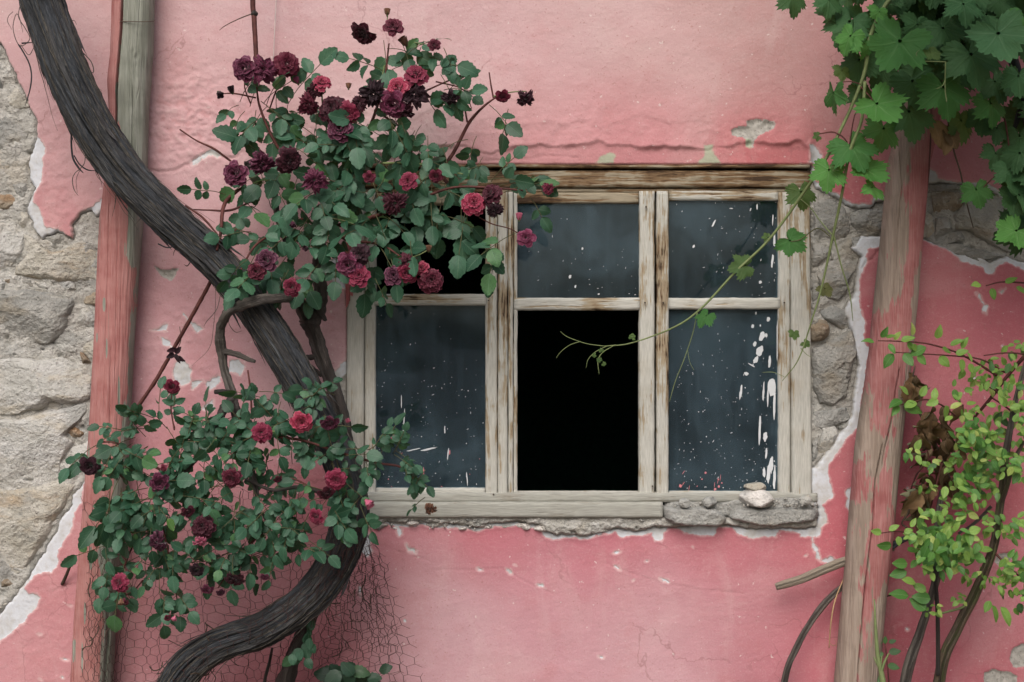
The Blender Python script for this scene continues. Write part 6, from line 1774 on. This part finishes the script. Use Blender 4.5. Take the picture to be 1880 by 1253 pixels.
# shaded leaves behind
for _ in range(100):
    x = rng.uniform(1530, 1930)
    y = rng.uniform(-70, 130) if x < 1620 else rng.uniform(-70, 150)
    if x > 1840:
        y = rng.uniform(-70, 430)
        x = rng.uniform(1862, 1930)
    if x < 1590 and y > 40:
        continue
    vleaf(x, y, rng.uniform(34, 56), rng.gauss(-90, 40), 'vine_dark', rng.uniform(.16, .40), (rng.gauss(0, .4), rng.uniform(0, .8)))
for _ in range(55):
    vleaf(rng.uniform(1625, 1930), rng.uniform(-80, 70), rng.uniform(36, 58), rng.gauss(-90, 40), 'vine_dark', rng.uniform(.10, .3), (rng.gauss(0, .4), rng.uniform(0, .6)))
# unseen vine leaves added above the picture to shade the right wall
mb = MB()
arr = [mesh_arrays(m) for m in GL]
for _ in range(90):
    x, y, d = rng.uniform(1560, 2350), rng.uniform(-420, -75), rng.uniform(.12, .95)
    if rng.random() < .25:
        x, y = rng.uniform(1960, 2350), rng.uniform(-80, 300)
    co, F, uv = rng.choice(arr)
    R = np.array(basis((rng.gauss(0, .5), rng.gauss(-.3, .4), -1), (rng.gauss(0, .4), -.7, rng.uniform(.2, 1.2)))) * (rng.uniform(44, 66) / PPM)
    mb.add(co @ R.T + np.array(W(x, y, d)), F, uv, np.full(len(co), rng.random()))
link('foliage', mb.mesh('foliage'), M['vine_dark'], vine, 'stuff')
SH = [  # canes, shoots and tendrils
    ([(2010, 1826, .12), (2000, 1100, .12), (1960, 600, .14), (1910, 330, .18), (1876, 170, .22), (1840, 60, .26), (1780, -20, .3), (1700, -60, .34)], [16, 15, 13, 10, 9, 9, 8, 8], 'bark', .12), ([(1900, 290, .18), (1880, 210, .2), (1862, 236, .2), (1878, 175, .22)], [4, 5, 4, 4], 'bark', .12),
    ([(1700, -60, .34), (1640, -10, .36), (1600, 60, .38), (1588, 130, .38), (1566, 190, .37), (1534, 258, .36), (1510, 302, .34), (1470, 362, .28), (1412, 440, .24), (1350, 500, .22), (1290, 564, .20), (1240, 600, .19), (1160, 630, .18), (1110, 636, .18)], [6, 5, 5, 4.5, 4, 4, 4, 3.6, 3.2, 3, 2.6, 2.2, 1.6, 1.2], 'cane_green', .05),
    ([(1110, 636, .18), (1080, 632, .18), (1060, 626, .18), (1040, 618, .18), (1029, 609, .18)], [1.1, 1, .9, .8, .5], 'cane_green', 0), ([(1066, 627, .18), (1046, 634, .18), (1030, 646, .18), (1021, 658, .18)], [.9, .8, .7, .5], 'cane_green', 0), ([(1114, 636, .18), (1094, 646, .18), (1080, 660, .18), (1076, 676, .18)], [1, .9, .8, .5], 'cane_green', 0),
    ([(1130, 633, .18), (1106, 648, .18), (1098, 664, .18), (1100, 688, .18)], [.9, 1.2, 1.2, .5], 'cane_green', 0), ([(1588, 150, .4), (1582, 220, .4), (1560, 280, .38), (1545, 360, .34), (1530, 430, .3), (1508, 530, .26), (1490, 590, .24), (1466, 660, .22), (1436, 700, .2)], [4, 4, 4, 3.6, 3.4, 2.6, 2, 1.6, .8], 'cane_green', .05),
    ([(1530, 430, .3), (1545, 490, .28), (1560, 540, .26), (1566, 590, .24)], [2, 1.8, 1.6, .8], 'cane_green', 0), ([(1528, 432, .3), (1505, 405, .28), (1490, 384, .26), (1470, 366, .26)], [1.6, 1.4, 1.4, 1.4], 'cane_green', 0), ([(1524, 434, .3), (1500, 420, .27), (1470, 440, .25), (1450, 444, .24)], [1.5, 1.4, 1.4, 1.3], 'rachis', 0),
    ([(1280, 575, .2), (1272, 612, .19), (1256, 660, .18), (1240, 700, .18), (1229, 738, .18)], [1.4, 1.2, 1.1, 1, .6], 'cane_green', 0), ([(1262, 640, .18), (1266, 664, .18), (1274, 680, .18)], [.7, .6, .5], 'cane_green', 0), ([(1736, 114, .48), (1735, 160, .46), (1738, 188, .46)], [1.6, 1.5, 1.4], 'cane_green', 0), ([(1735, 148, .47), (1730, 158, .47), (1718, 164, .47)], [1, 1, .7], 'cane_green', 0),
    ([(1736, 114, .48), (1700, 113, .48), (1668, 114, .48), (1654, 108, .48), (1653, 100, .48)], [1.4, 1.3, 1.2, 1, .7], 'cane_green', 0), ([(1690, 112, .48), (1682, 100, .48), (1688, 92, .48)], [1, .9, .6], 'cane_green', 0), ([(1535, 153, .36), (1560, 150, .37), (1580, 155, .38)], [1.3, 1.4, 1.4], 'cane_red', 0), ([(1505, 246, .36), (1528, 243, .36), (1545, 250, .37), (1556, 262, .37)], [1.6, 2, 2, 1.6], 'cane_red', 0),
    ([(1733, 190, .3), (1742, 230, .28), (1752, 280, .26), (1764, 320, .24), (1774, 370, .22), (1787, 419, .2)], [2.4, 2.2, 2.2, 2, 1.8, 1.2], 'twig', .2), ([(1830, 180, .3), (1842, 210, .3), (1850, 250, .3), (1855, 300, .3)], [2.4, 2.2, 2, 2], 'cane_red', .1), ([(1800, 350, .3), (1826, 325, .3), (1850, 310, .32)], [1.6, 1.8, 2], 'cane_red', .1),
    ([(1609, 191, .42), (1590, 170, .4), (1580, 160, .39)], [1.6, 1.6, 1.6], 'cane_red', 0), ([(1560, 265, .38), (1570, 210, .39), (1590, 196, .4)], [1.5, 1.5, 1.5], 'cane_red', 0), ([(1440, 692, .2), (1420, 684, .19), (1400, 684, .18)], [.8, .7, .5], 'cane_green', 0), ([(1470, 640, .2), (1482, 652, .2), (1490, 656, .2)], [1, .8, .6], 'cane_green', 0)]
for i, (pts, r, m, lump) in enumerate(SH):
    big = max(r) > 7
    tube('cane' if big else ('tendril' if max(r) < 2.5 else 'shoot'), px_path(pts), [q * (1 if big else .72) / PPM for q in r], M[m], vine, 12 if big else 6, n=len(pts) * (20 if big else 8), lump=lump, seed=i + 153)
# a curled brown leaf and thumb-sized young tips
for x, y, s, ang in ((1714, 222, 30, -70), (1735, 232, 26, -60), (1742, 250, 20, -100)):
    place(rose_leaves[3], 'withered_leaf', W(x, y, .3), (math.cos(math.radians(ang)), -.2, math.sin(math.radians(ang))), (rng.gauss(0, .6), -1, .2), s * 1.7 / PPM, vine, 'dry_leaf')
for x, y, s, ang in ((1160, 620, 9, 80), (1104, 645, 7, 90), (1100, 660, 7, -80), (1092, 652, 6, 200), (1108, 668, 6, -20), (1640, 590, 0, 0)):
    if s:
        vleaf(x, y, s, ang, 'vine_olive', .182, (rng.gauss(0, .4), .3), 3)

# ------------------------------------------------------------------ the shrub at lower right
shrub = thing('shrub', W(1700, 1826, .15), 'yellow green small leaved shrub on bent bare stems right of the leaning post', 'shrub')
shrub_leaves = [leaf_mesh('shrub_leaf', 1, .60, 'shrub_leaf', 'ovate', .22, .15, 0, seed=21), leaf_mesh('shrub_leaf', 1, .66, 'shrub_leaf', 'ovate', .10, .30, 0, seed=22), leaf_mesh('shrub_leaf', 1, .52, 'shrub_leaf', 'ovate', .35, .22, 0, seed=23)]
SS = [([(1660, 1826, .12), (1655, 1400, .13), (1662, 1253, .14), (1690, 1160, .15), (1712, 1090, .16), (1724, 1030, .16), (1722, 960, .17), (1730, 900, .17)], [15, 14, 13, 11, 9, 10, 8, 6], 'bark_grey', .18),
      ([(1725, 1826, .12), (1715, 1400, .13), (1728, 1230, .15), (1760, 1150, .16), (1790, 1090, .17), (1822, 1010, .18), (1836, 930, .18), (1846, 840, .18)], [16, 15, 13, 12, 12, 10, 9, 8], 'bark_moss', .08),
      ([(1722, 1240, .16), (1722, 1160, .16), (1720, 1100, .17), (1714, 1040, .18)], [5, 5, 5, 4], 'bark_dark', .1), ([(1846, 840, .18), (1856, 780, .2), (1866, 730, .2), (1885, 660, .2)], [9, 7, 6, 5], 'bark_grey', .1), ([(1836, 930, .18), (1850, 890, .2), (1860, 850, .2), (1880, 810, .2)], [6, 5, 5, 4], 'bark_moss', .1),
      ([(1786, 770, .14), (1820, 730, .16), (1850, 690, .17), (1885, 650, .18)], [3, 4, 4, 5], 'cane_red', .1), ([(1612, 626, .24), (1650, 627, .24), (1700, 631, .23), (1750, 645, .22), (1790, 665, .2), (1830, 690, .19)], [1.2, 1.6, 2, 2.2, 2.6, 3], 'cane_red', .05), ([(1640, 647, .24), (1690, 650, .24), (1740, 653, .23), (1800, 660, .22), (1845, 684, .2)], [1.2, 1.6, 1.8, 2, 2.4], 'cane_red', .05),
      ([(1806, 653, .22), (1850, 648, .22), (1890, 652, .22)], [1.6, 2, 2.4], 'cane_red', .05), ([(1640, 744, .24), (1665, 742, .24), (1700, 734, .23), (1730, 745, .22), (1754, 764, .2)], [1.2, 1.6, 1.8, 2, 2], 'cane_red', .05), ([(1800, 706, .2), (1825, 716, .19), (1850, 740, .18)], [1.4, 1.8, 2], 'cane_red', .05), ([(1820, 730, .18), (1850, 750, .18), (1885, 780, .18)], [2, 2.2, 2.5], 'cane_red', .05),
      ([(1702, 826, .18), (1704, 845, .17), (1684, 870, .16), (1672, 900, .15)], [1.4, 1.8, 2, 2], 'cane_red', .1), ([(1730, 850, .17), (1722, 880, .17), (1708, 930, .16), (1704, 950, .16)], [2.4, 2.6, 3, 3], 'cane_red', .1), ([(1672, 900, .14), (1668, 940, .14), (1656, 960, .13), (1666, 970, .13)], [2, 2.6, 2.4, 2], 'twig', .3),
      ([(1612, 980, .24), (1650, 976, .24), (1690, 985, .22), (1720, 1000, .2)], [1.2, 1.5, 2, 2], 'cane_red', .05), ([(1630, 1008, .1), (1660, 990, .11), (1690, 985, .13), (1730, 990, .15)], [8, 7, 6, 4], 'bark', .15), ([(1760, 980, .16), (1790, 960, .16), (1820, 930, .17)], [3, 4, 4], 'bark_grey', .15), ([(1730, 1126, .17), (1760, 1118, .17), (1782, 1108, .17)], [2.4, 3, 3], 'cane_green', .2),
      ([(1822, 1010, .18), (1850, 1040, .2), (1885, 1070, .2)], [3, 2.6, 2], 'cane_red', .1), ([(1810, 525, .2), (1840, 518, .2), (1885, 520, .2)], [1.4, 2, 2.2], 'cane_red', .05), ([(1640, 1092, .1), (1626, 1096, .06)], [1.6, 1.6], 'twig', .1)]
for i, (pts, r, m, lump) in enumerate(SS):
    big = max(r) > 7
    tube('stem', px_path(pts), [q * .78 / PPM for q in r], M[m], shrub, 12 if big else 6, n=len(pts) * (20 if big else 8), lump=lump, seed=i + 253)
todo = []


def sleaf(x, y, d, ang, s, mat=None, tilt=None):
    a = math.radians(ang)
    kk = (CAM_D - d) / CAM_D / PPM
    t = Vector((math.cos(a), rng.gauss(-.25, .3), math.sin(a)))
    n_ = Vector(tilt) if tilt else Vector((rng.gauss(0, .4), -1, rng.gauss(.75, .4)))
    todo.append((W(x, y, d), t, n_, s * kk, rng.randrange(3), mat))


for x, y, ang, s, m in [(1605, 628, 170, 26, 'g'), (1618, 620, 60, 24, 'g'), (1627, 620, 20, 18, 'g'), (1632, 632, -60, 22, 'g'), (1642, 624, 60, 20, 0), (1655, 626, 20, 26, 0), (1666, 630, -40, 20, 0), (1675, 617, 90, 26, 0), (1676, 632, -60, 18, 0), (1700, 638, 200, 34, 'g'), (1720, 622, 80, 28, 0), (1730, 640, -20, 22, 0), (1745, 634, 30, 26, 0), (1766, 640, 70, 24, 0), (1776, 648, -60, 20, 0),
                      (1640, 650, 230, 32, 'g'), (1660, 650, -60, 30, 'g'), (1685, 652, -50, 24, 'g'), (1725, 655, -50, 26, 0), (1755, 650, 20, 24, 0), (1765, 660, -80, 24, 0), (1780, 668, -70, 20, 0), (1655, 735, 200, 34, 'g'), (1650, 745, 230, 26, 'g'), (1660, 742, -30, 38, 'g'), (1668, 724, 130, 24, 'y'), (1680, 738, 200, 30, 'y'), (1690, 728, 60, 24, 'y'), (1715, 735, 80, 26, 'y'), (1722, 735, 200, 26, 'y'), (1736, 745, -80, 28, 0), (1745, 750, 30, 24, 0), (1748, 765, 200, 20, 0),
                      (1636, 1002, 180, 30, 'g'), (1665, 1035, 175, 32, 'g'), (1664, 1050, 190, 34, 'g'), (1680, 1070, 160, 30, 0), (1668, 1094, 165, 36, 'g'), (1700, 1086, 150, 28, 0), (1708, 1100, 170, 34, 'g'), (1700, 1120, 140, 36, 'g'), (1618, 978, 170, 22, 'y'), (1632, 974, 30, 22, 'y'), (1650, 985, -90, 18, 'y'), (1660, 978, 20, 18, 'y'), (1680, 985, 160, 22, 'y'), (1696, 990, 200, 24, 'y'), (1672, 968, 60, 20, 'y'), (1822, 1112, -70, 34, 'y'), (1838, 1115, -60, 40, 'y'), (1818, 1104, 240, 24, 'y'), (1800, 522, 180, 22, 0), (1820, 530, -70, 22, 0), (1846, 520, 30, 24, 0), (1866, 528, -20, 26, 0)]:
    sleaf(x, y, .255, ang, s, {'g': 'shrub_mid', 'y': None, 0: None}[m])
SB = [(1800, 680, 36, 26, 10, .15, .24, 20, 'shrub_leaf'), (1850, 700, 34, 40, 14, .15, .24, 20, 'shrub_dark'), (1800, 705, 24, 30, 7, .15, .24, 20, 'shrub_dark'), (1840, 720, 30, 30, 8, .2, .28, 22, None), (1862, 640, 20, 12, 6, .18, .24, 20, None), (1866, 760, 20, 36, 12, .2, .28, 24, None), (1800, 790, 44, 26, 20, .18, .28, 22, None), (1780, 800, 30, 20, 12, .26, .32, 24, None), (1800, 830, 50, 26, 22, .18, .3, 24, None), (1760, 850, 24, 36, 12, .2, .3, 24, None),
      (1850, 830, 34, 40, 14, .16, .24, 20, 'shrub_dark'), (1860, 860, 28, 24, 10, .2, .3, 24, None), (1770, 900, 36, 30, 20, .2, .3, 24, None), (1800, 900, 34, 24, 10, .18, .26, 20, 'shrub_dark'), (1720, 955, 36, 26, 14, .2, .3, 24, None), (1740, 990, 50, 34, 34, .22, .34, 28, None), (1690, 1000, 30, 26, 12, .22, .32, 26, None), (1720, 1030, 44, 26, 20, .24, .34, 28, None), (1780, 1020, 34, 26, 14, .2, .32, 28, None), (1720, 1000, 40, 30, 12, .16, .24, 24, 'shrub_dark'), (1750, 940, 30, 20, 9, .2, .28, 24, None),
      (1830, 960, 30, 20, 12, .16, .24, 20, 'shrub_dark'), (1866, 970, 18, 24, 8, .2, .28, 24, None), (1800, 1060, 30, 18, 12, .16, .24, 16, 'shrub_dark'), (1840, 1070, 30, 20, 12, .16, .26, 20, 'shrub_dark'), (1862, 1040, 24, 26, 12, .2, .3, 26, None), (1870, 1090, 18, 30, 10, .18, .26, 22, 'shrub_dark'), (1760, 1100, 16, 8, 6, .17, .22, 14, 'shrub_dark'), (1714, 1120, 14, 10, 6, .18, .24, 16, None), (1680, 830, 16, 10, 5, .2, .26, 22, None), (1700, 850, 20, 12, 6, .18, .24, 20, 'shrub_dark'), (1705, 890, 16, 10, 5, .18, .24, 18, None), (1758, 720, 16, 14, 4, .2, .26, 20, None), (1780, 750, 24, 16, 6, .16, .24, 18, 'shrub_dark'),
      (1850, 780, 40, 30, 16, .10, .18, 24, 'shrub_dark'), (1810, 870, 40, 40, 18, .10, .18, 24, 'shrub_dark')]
for x, y, rx, ry, n_, d0, d1, s, m in SB:
    for q in range(int(n_ * 1.75)):
        a, r = rng.uniform(0, 6.283), math.sqrt(rng.random())
        sleaf(x + rx * r * math.cos(a), y + ry * r * math.sin(a), rng.uniform(d0, d1), rng.gauss(-60, 80), s * rng.uniform(.55, 1.05), m or rng.choice([None, 'shrub_mid', 'shrub_mid']))
finish_leaves(todo, shrub, shrub_leaves, 'leaf', 'shrub_leaf')

# ------------------------------------------------------------------ dried leaves caught behind the shrub
dry = thing('dried_leaf_clump', W(1715, 790, .12), 'clump of withered brown leaves caught between the leaning post and the shrub', 'dried leaves')
dry_leaves = [leaf_mesh('dry_leaf', 1, .62, 'dry_leaf', 'rose', .75, .5, 9, 31, .22), leaf_mesh('dry_leaf', 1, .5, 'dry_leaf', 'rose', -.9, .35, 9, 32, .28), leaf_mesh('dry_leaf', 1, .7, 'dry_leaf', 'rose', .4, .9, 9, 33, .3)]
for _ in range(110):
    x, y = rng.choice([(rng.gauss(1712, 18), rng.gauss(790, 26)), (rng.gauss(1712, 18), rng.gauss(790, 26)), (rng.gauss(1738, 14), rng.gauss(800, 22)), (rng.gauss(1674, 4), rng.uniform(680, 720)), (rng.gauss(1740, 10), rng.uniform(830, 880)), (rng.gauss(1690, 12), rng.gauss(905, 16))])
    place(rng.choice(dry_leaves), 'leaf', W(x, y, rng.uniform(.06, .20)), (rng.gauss(0, .7), rng.gauss(0, .5), -1), (rng.gauss(0, 1.2), -1, rng.gauss(0, .9)), rng.uniform(22, 46) / PPM, dry)
tube('stalk', px_path([(1680, 672, .12), (1672, 720, .12), (1694, 770, .12), (1720, 820, .12), (1745, 880, .12)]), [.002, .003, .003, .003, .002], M['twig'], dry, 6, 40, .2, 5)

# ------------------------------------------------------------------ small plants and odds and ends
weed = thing('weed', W(640, 1826, .2), 'dark leafed weed growing behind the chicken wire at the bottom edge', 'weed')
for i in range(7):
    x = 640 + rng.uniform(-34, 40)
    tube('stem', px_path([(635 + rng.uniform(-10, 10), 1826, .14), ((x + 635) / 2, 1450, .15), (x, 1240 + rng.uniform(-6, 30), .12 + rng.uniform(-.03, .03))]), [.003, .002, .0012], M['rachis'], weed, 5, 24)
for _ in range(64):
    x, y = rng.gauss(640, 28), rng.uniform(1222, 1330) + abs(rng.gauss(0, 6))
    place(rng.choice(rose_leaves), 'leaf', W(x, y, rng.uniform(.06, .18)), (rng.gauss(0, .9), -.3, rng.gauss(-.2, .7)), (rng.gauss(0, .5), -1, .6), rng.uniform(24, 40) / PPM, weed, 'weed_leaf')
ivy = thing('hanging_sprig', W(560, 1180, .2), 'small green leafy sprig and dry tendrils hanging below the curve of the vine trunk', 'sprig')
tube('stem', px_path([(572, 1120, .2), (560, 1160, .2), (545, 1190, .19), (530, 1230, .18), (520, 1300, .16)]), [.010, .012, .013, .014, .015], M['bark_dark'], ivy, 10, 40, .25, 9)
tube('stem', px_path([(500, 1190, .17), (495, 1215, .17), (486, 1253, .16), (484, 1320, .15)]), [.003, .004, .0045, .005], M['bark_dark'], ivy, 6, 24, .2, 4)
for _ in range(16):
    x, y = rng.choice([(rng.gauss(566, 6), rng.gauss(1160, 10)), (rng.gauss(545, 14), rng.gauss(1196, 10))])
    place(rng.choice(rose_leaves), 'leaf', W(x, y, rng.uniform(.19, .23)), (rng.gauss(0, .7), -.2, -.6), (rng.gauss(0, .4), -1, .4), rng.uniform(18, 28) / PPM, ivy, 'rose_leaf')
grass = thing('grass_tuft', W(1615, 1826, .2), 'tall thin green grass stalk in front of the foot of the leaning post', 'grass')
for pts, r in (([(1618, 1826, .2), (1620, 1400, .2), (1622, 1260, .2), (1612, 1210, .2), (1608, 1160, .2), (1605, 1100, .2)], [5, 5, 5, 4, 3, 1]), ([(1616, 1240, .2), (1624, 1216, .205), (1632, 1200, .21)], [3, 2.4, 1]), ([(1614, 1226, .2), (1608, 1214, .2), (1604, 1206, .2)], [2.4, 2, .8]), ([(1622, 1262, .2), (1616, 1240, .2), (1619, 1205, .21)], [3, 2.5, 1])):
    tube('blade', px_path(pts), [q / PPM for q in r], M['cane_green'], grass, 6, 30)
seed = thing('seedling', W(1650, 1826, .12), 'small reddish stemmed seedling with a few leaves beside the foot of the leaning post', 'seedling')
tube('stem', px_path([(1640, 1826, .12), (1634, 1400, .12), (1632, 1260, .12), (1628, 1210, .12), (1625, 1180, .12)]), [.004, .003, .002, .0015, .001], M['cane_red'], seed, 6, 30)
for x, y, ang, s in ((1632, 1198, 10, 22), (1622, 1200, 190, 16), (1630, 1222, -10, 22), (1620, 1205, 200, 18), (1625, 1182, 90, 14), (1620, 1180, 160, 12), (1632, 1180, 20, 14), (1618, 1245, 200, 24)):
    place(shrub_leaves[0], 'leaf', W(x, y, .125), (math.cos(math.radians(ang)), -.2, math.sin(math.radians(ang))), (0, -1, .5), s / PPM, seed, 'shrub_dark')

stick = thing('stick', W(1480, 1056, .08), 'short grey weathered stick jutting from behind the leaning post over the pink wall', 'stick')
tube('branch', px_path([(1424, 1078, .06), (1440, 1073, .062), (1470, 1064, .066), (1510, 1047, .07), (1560, 1028, .072), (1640, 1005, .06)]), [.0085, .010, .0105, .011, .011, .010], M['drift'], stick, 14, 60, .08, 12)
cane = thing('bare_cane', W(1440, 1826, .06), 'dark bare cane bending up the wall behind the foot of the leaning post', 'cane')
tube('stem', px_path([(1420, 1826, .06), (1424, 1400, .06), (1440, 1253, .06), (1462, 1190, .06), (1490, 1140, .06), (1520, 1102, .055), (1560, 1068, .05), (1620, 1030, .05)]), [9 / PPM, 8 / PPM, 6.5 / PPM, 6 / PPM, 6 / PPM, 6 / PPM, 5 / PPM, 4 / PPM], M['bark_grey'], cane, 10, 90, .18, 8)
straw = thing('straw_stalk', W(1524, 1190, .09), 'thin dry yellow stalk leaning beside the foot of the leaning post', 'stalk')
tube('stem', px_path([(1550, 1060, .07), (1534, 1100, .09), (1526, 1140, .10), (1522, 1190, .09)]), [.0014, .0018, .0018, .0012], M['straw'], straw, 6, 24)
tube('shred', px_path([(1522, 1180, .09), (1530, 1186, .09), (1536, 1182, .095), (1532, 1174, .1)]), .0007, M['straw'], straw, 4, 16)
shoot = thing('hanging_shoot', W(466, -80, .16), 'dark leafless shoot hanging straight down above the row of three roses', 'vine shoot')
tube('stem', px_path([(462, -160, .16), (464, 0, .16), (466, 26, .165), (468, 60, .17), (471, 118, .18)]), [5.5 / PPM, 4.6 / PPM, 4.6 / PPM, 4.4 / PPM, 4 / PPM], M['cane_red'], shoot, 8, 40, .05, 3)
tube('knot', px_path([(466, 20, .165), (467, 26, .165), (467, 32, .165)]), [.004, .009, .004], M['bark_dark'], shoot, 8, 10)
tube('side_tendril', px_path([(465, 25, .166), (446, 32, .17), (424, 42, .17), (410, 50, .165), (403, 56, .16)]), [.0016, .0014, .0012, .001, .0006], M['twig'], shoot, 5, 24)
strg = thing('string', W(506, -60, .012), 'thin pale string running down the upper pink wall left of the hanging roses', 'string')
tube('thread', px_path([(510, -120, .012), (507, 0, .012), (504, 60, .012), (502, 112, .012)]), .0011, M['string'], strg, 5, 20)
peg = thing('wall_peg', W(126, 1046, .03), 'thin brown wooden peg stuck in the lower left pink plaster', 'peg')
tube('twig', px_path([(114, 1073, .006), (122, 1056, .022), (136, 1020, .05)]), [.0042, .0040, .0034], M['twig'], peg, 8, 16, .08, 2)
wilt = thing('withered_flower', W(322, 652, .15), 'small black withered flower hanging from the thin red cane', 'withered flower')
for i in range(6):
    place(rose_leaves[3], 'petal', W(322 + rng.gauss(0, 3), 650 + rng.gauss(0, 4), .16), (rng.gauss(0, .8), -.3, rng.gauss(-.4, .5)), (rng.gauss(0, 1), -1, 0), 16 / PPM, wilt, 'petal_black')
tube('stalk', px_path([(330, 600, .16), (332, 625, .16), (324, 645, .16)]), .001, M['twig'], wilt, 5, 14)

# loose stones lying on the ledge of the window
def loose(px, py, d, sx, sy, sz, mat, label, seed, spin=0.0):
    """A closed broken stone; px, py its middle, sx sy sz its half sizes in photo pixels."""
    bm = bmesh.new()
    bmesh.ops.create_icosphere(bm, subdivisions=4, radius=1)
    r = random.Random(seed)
    planes = [(Vector((r.gauss(0, 1), r.gauss(0, 1), r.gauss(0, 1))).normalized(), r.uniform(.62, .9)) for _ in range(13)] + [(Vector((0, 0, -1)), .72)]
    for v in bm.verts:
        for n_, h_ in planes:
            q = v.co.dot(n_) - h_
            if q > 0:
                v.co -= n_ * q * .92
    co = np.array([v.co for v in bm.verts])
    nz = fbm(co[:, 0] * 4 + co[:, 2] * 2.3 + seed, co[:, 1] * 4 - co[:, 2] * 3.1, 4, seed)
    for v, q in zip(bm.verts, nz):
        v.co *= 1 + .11 * q
        v.co = Vector((v.co.x * sx / PPM, v.co.y * sy / PPM, v.co.z * sz / PPM))
    me = bpy.data.meshes.new('loose_stone')
    bm.to_mesh(me)
    bm.free()
    for p in me.polygons:
        p.use_smooth = True
    o = link('loose_stone', me, M[mat])
    o.location = W(px, py, d)
    o.rotation_euler = (0, spin, r.uniform(0, 6))
    tag(o, label, 'stone', 'loose stones on the window ledge')


loose(1391, 916, .025, 34, 26, 19, 'stone_white', 'white plaster lump lying on the right end of the window ledge', 3, .12)
loose(1386, 894.5, .022, 21, 16, 10.5, 'stone_beige', 'flat beige stone balanced on top of the white plaster lump', 8)
loose(1256, 925, .034, 12, 12, 10, 'stone_pale', 'small pale stone at the left end of the broken concrete ledge', 15)
loose(1302, 922, .030, 14, 13, 14, 'concrete', 'small pointed grey stone in the middle of the window ledge', 22)
loose(1478, 918, .030, 13, 13, 11, 'stone_pale', 'small grey stone in the right corner of the window ledge against the jamb', 27)
mb = MB()
for _ in range(170):
    x, y = rng.choice([(rng.uniform(1225, 1500), rng.uniform(924, 932)), (rng.uniform(1400, 1500), rng.uniform(916, 932)), (rng.uniform(680, 1220), rng.uniform(950, 972))])
    s = rng.uniform(1.2, 4.0) / PPM
    c = np.array(W(x, y, rng.uniform(.004, .05) if y < 940 else rng.uniform(.0, .012)))
    V = nrg.normal(0, 1, (6, 3))
    V = np.array([(1, 0, 0), (-1, 0, 0), (0, 1, 0), (0, -1, 0), (0, 0, 1), (0, 0, -1)]) * nrg.uniform(.6, 1.3, (6, 1)) * s
    mb.add(V + c, np.array([(0, 2, 4), (2, 1, 4), (1, 3, 4), (3, 0, 4), (2, 0, 5), (1, 2, 5), (3, 1, 5), (0, 3, 5)]))
tag(link('mortar_crumbs', mb.mesh('mortar_crumbs'), M['mortar']), 'grey mortar crumbs scattered along the window ledge and under the sill', None, None, 'stuff')
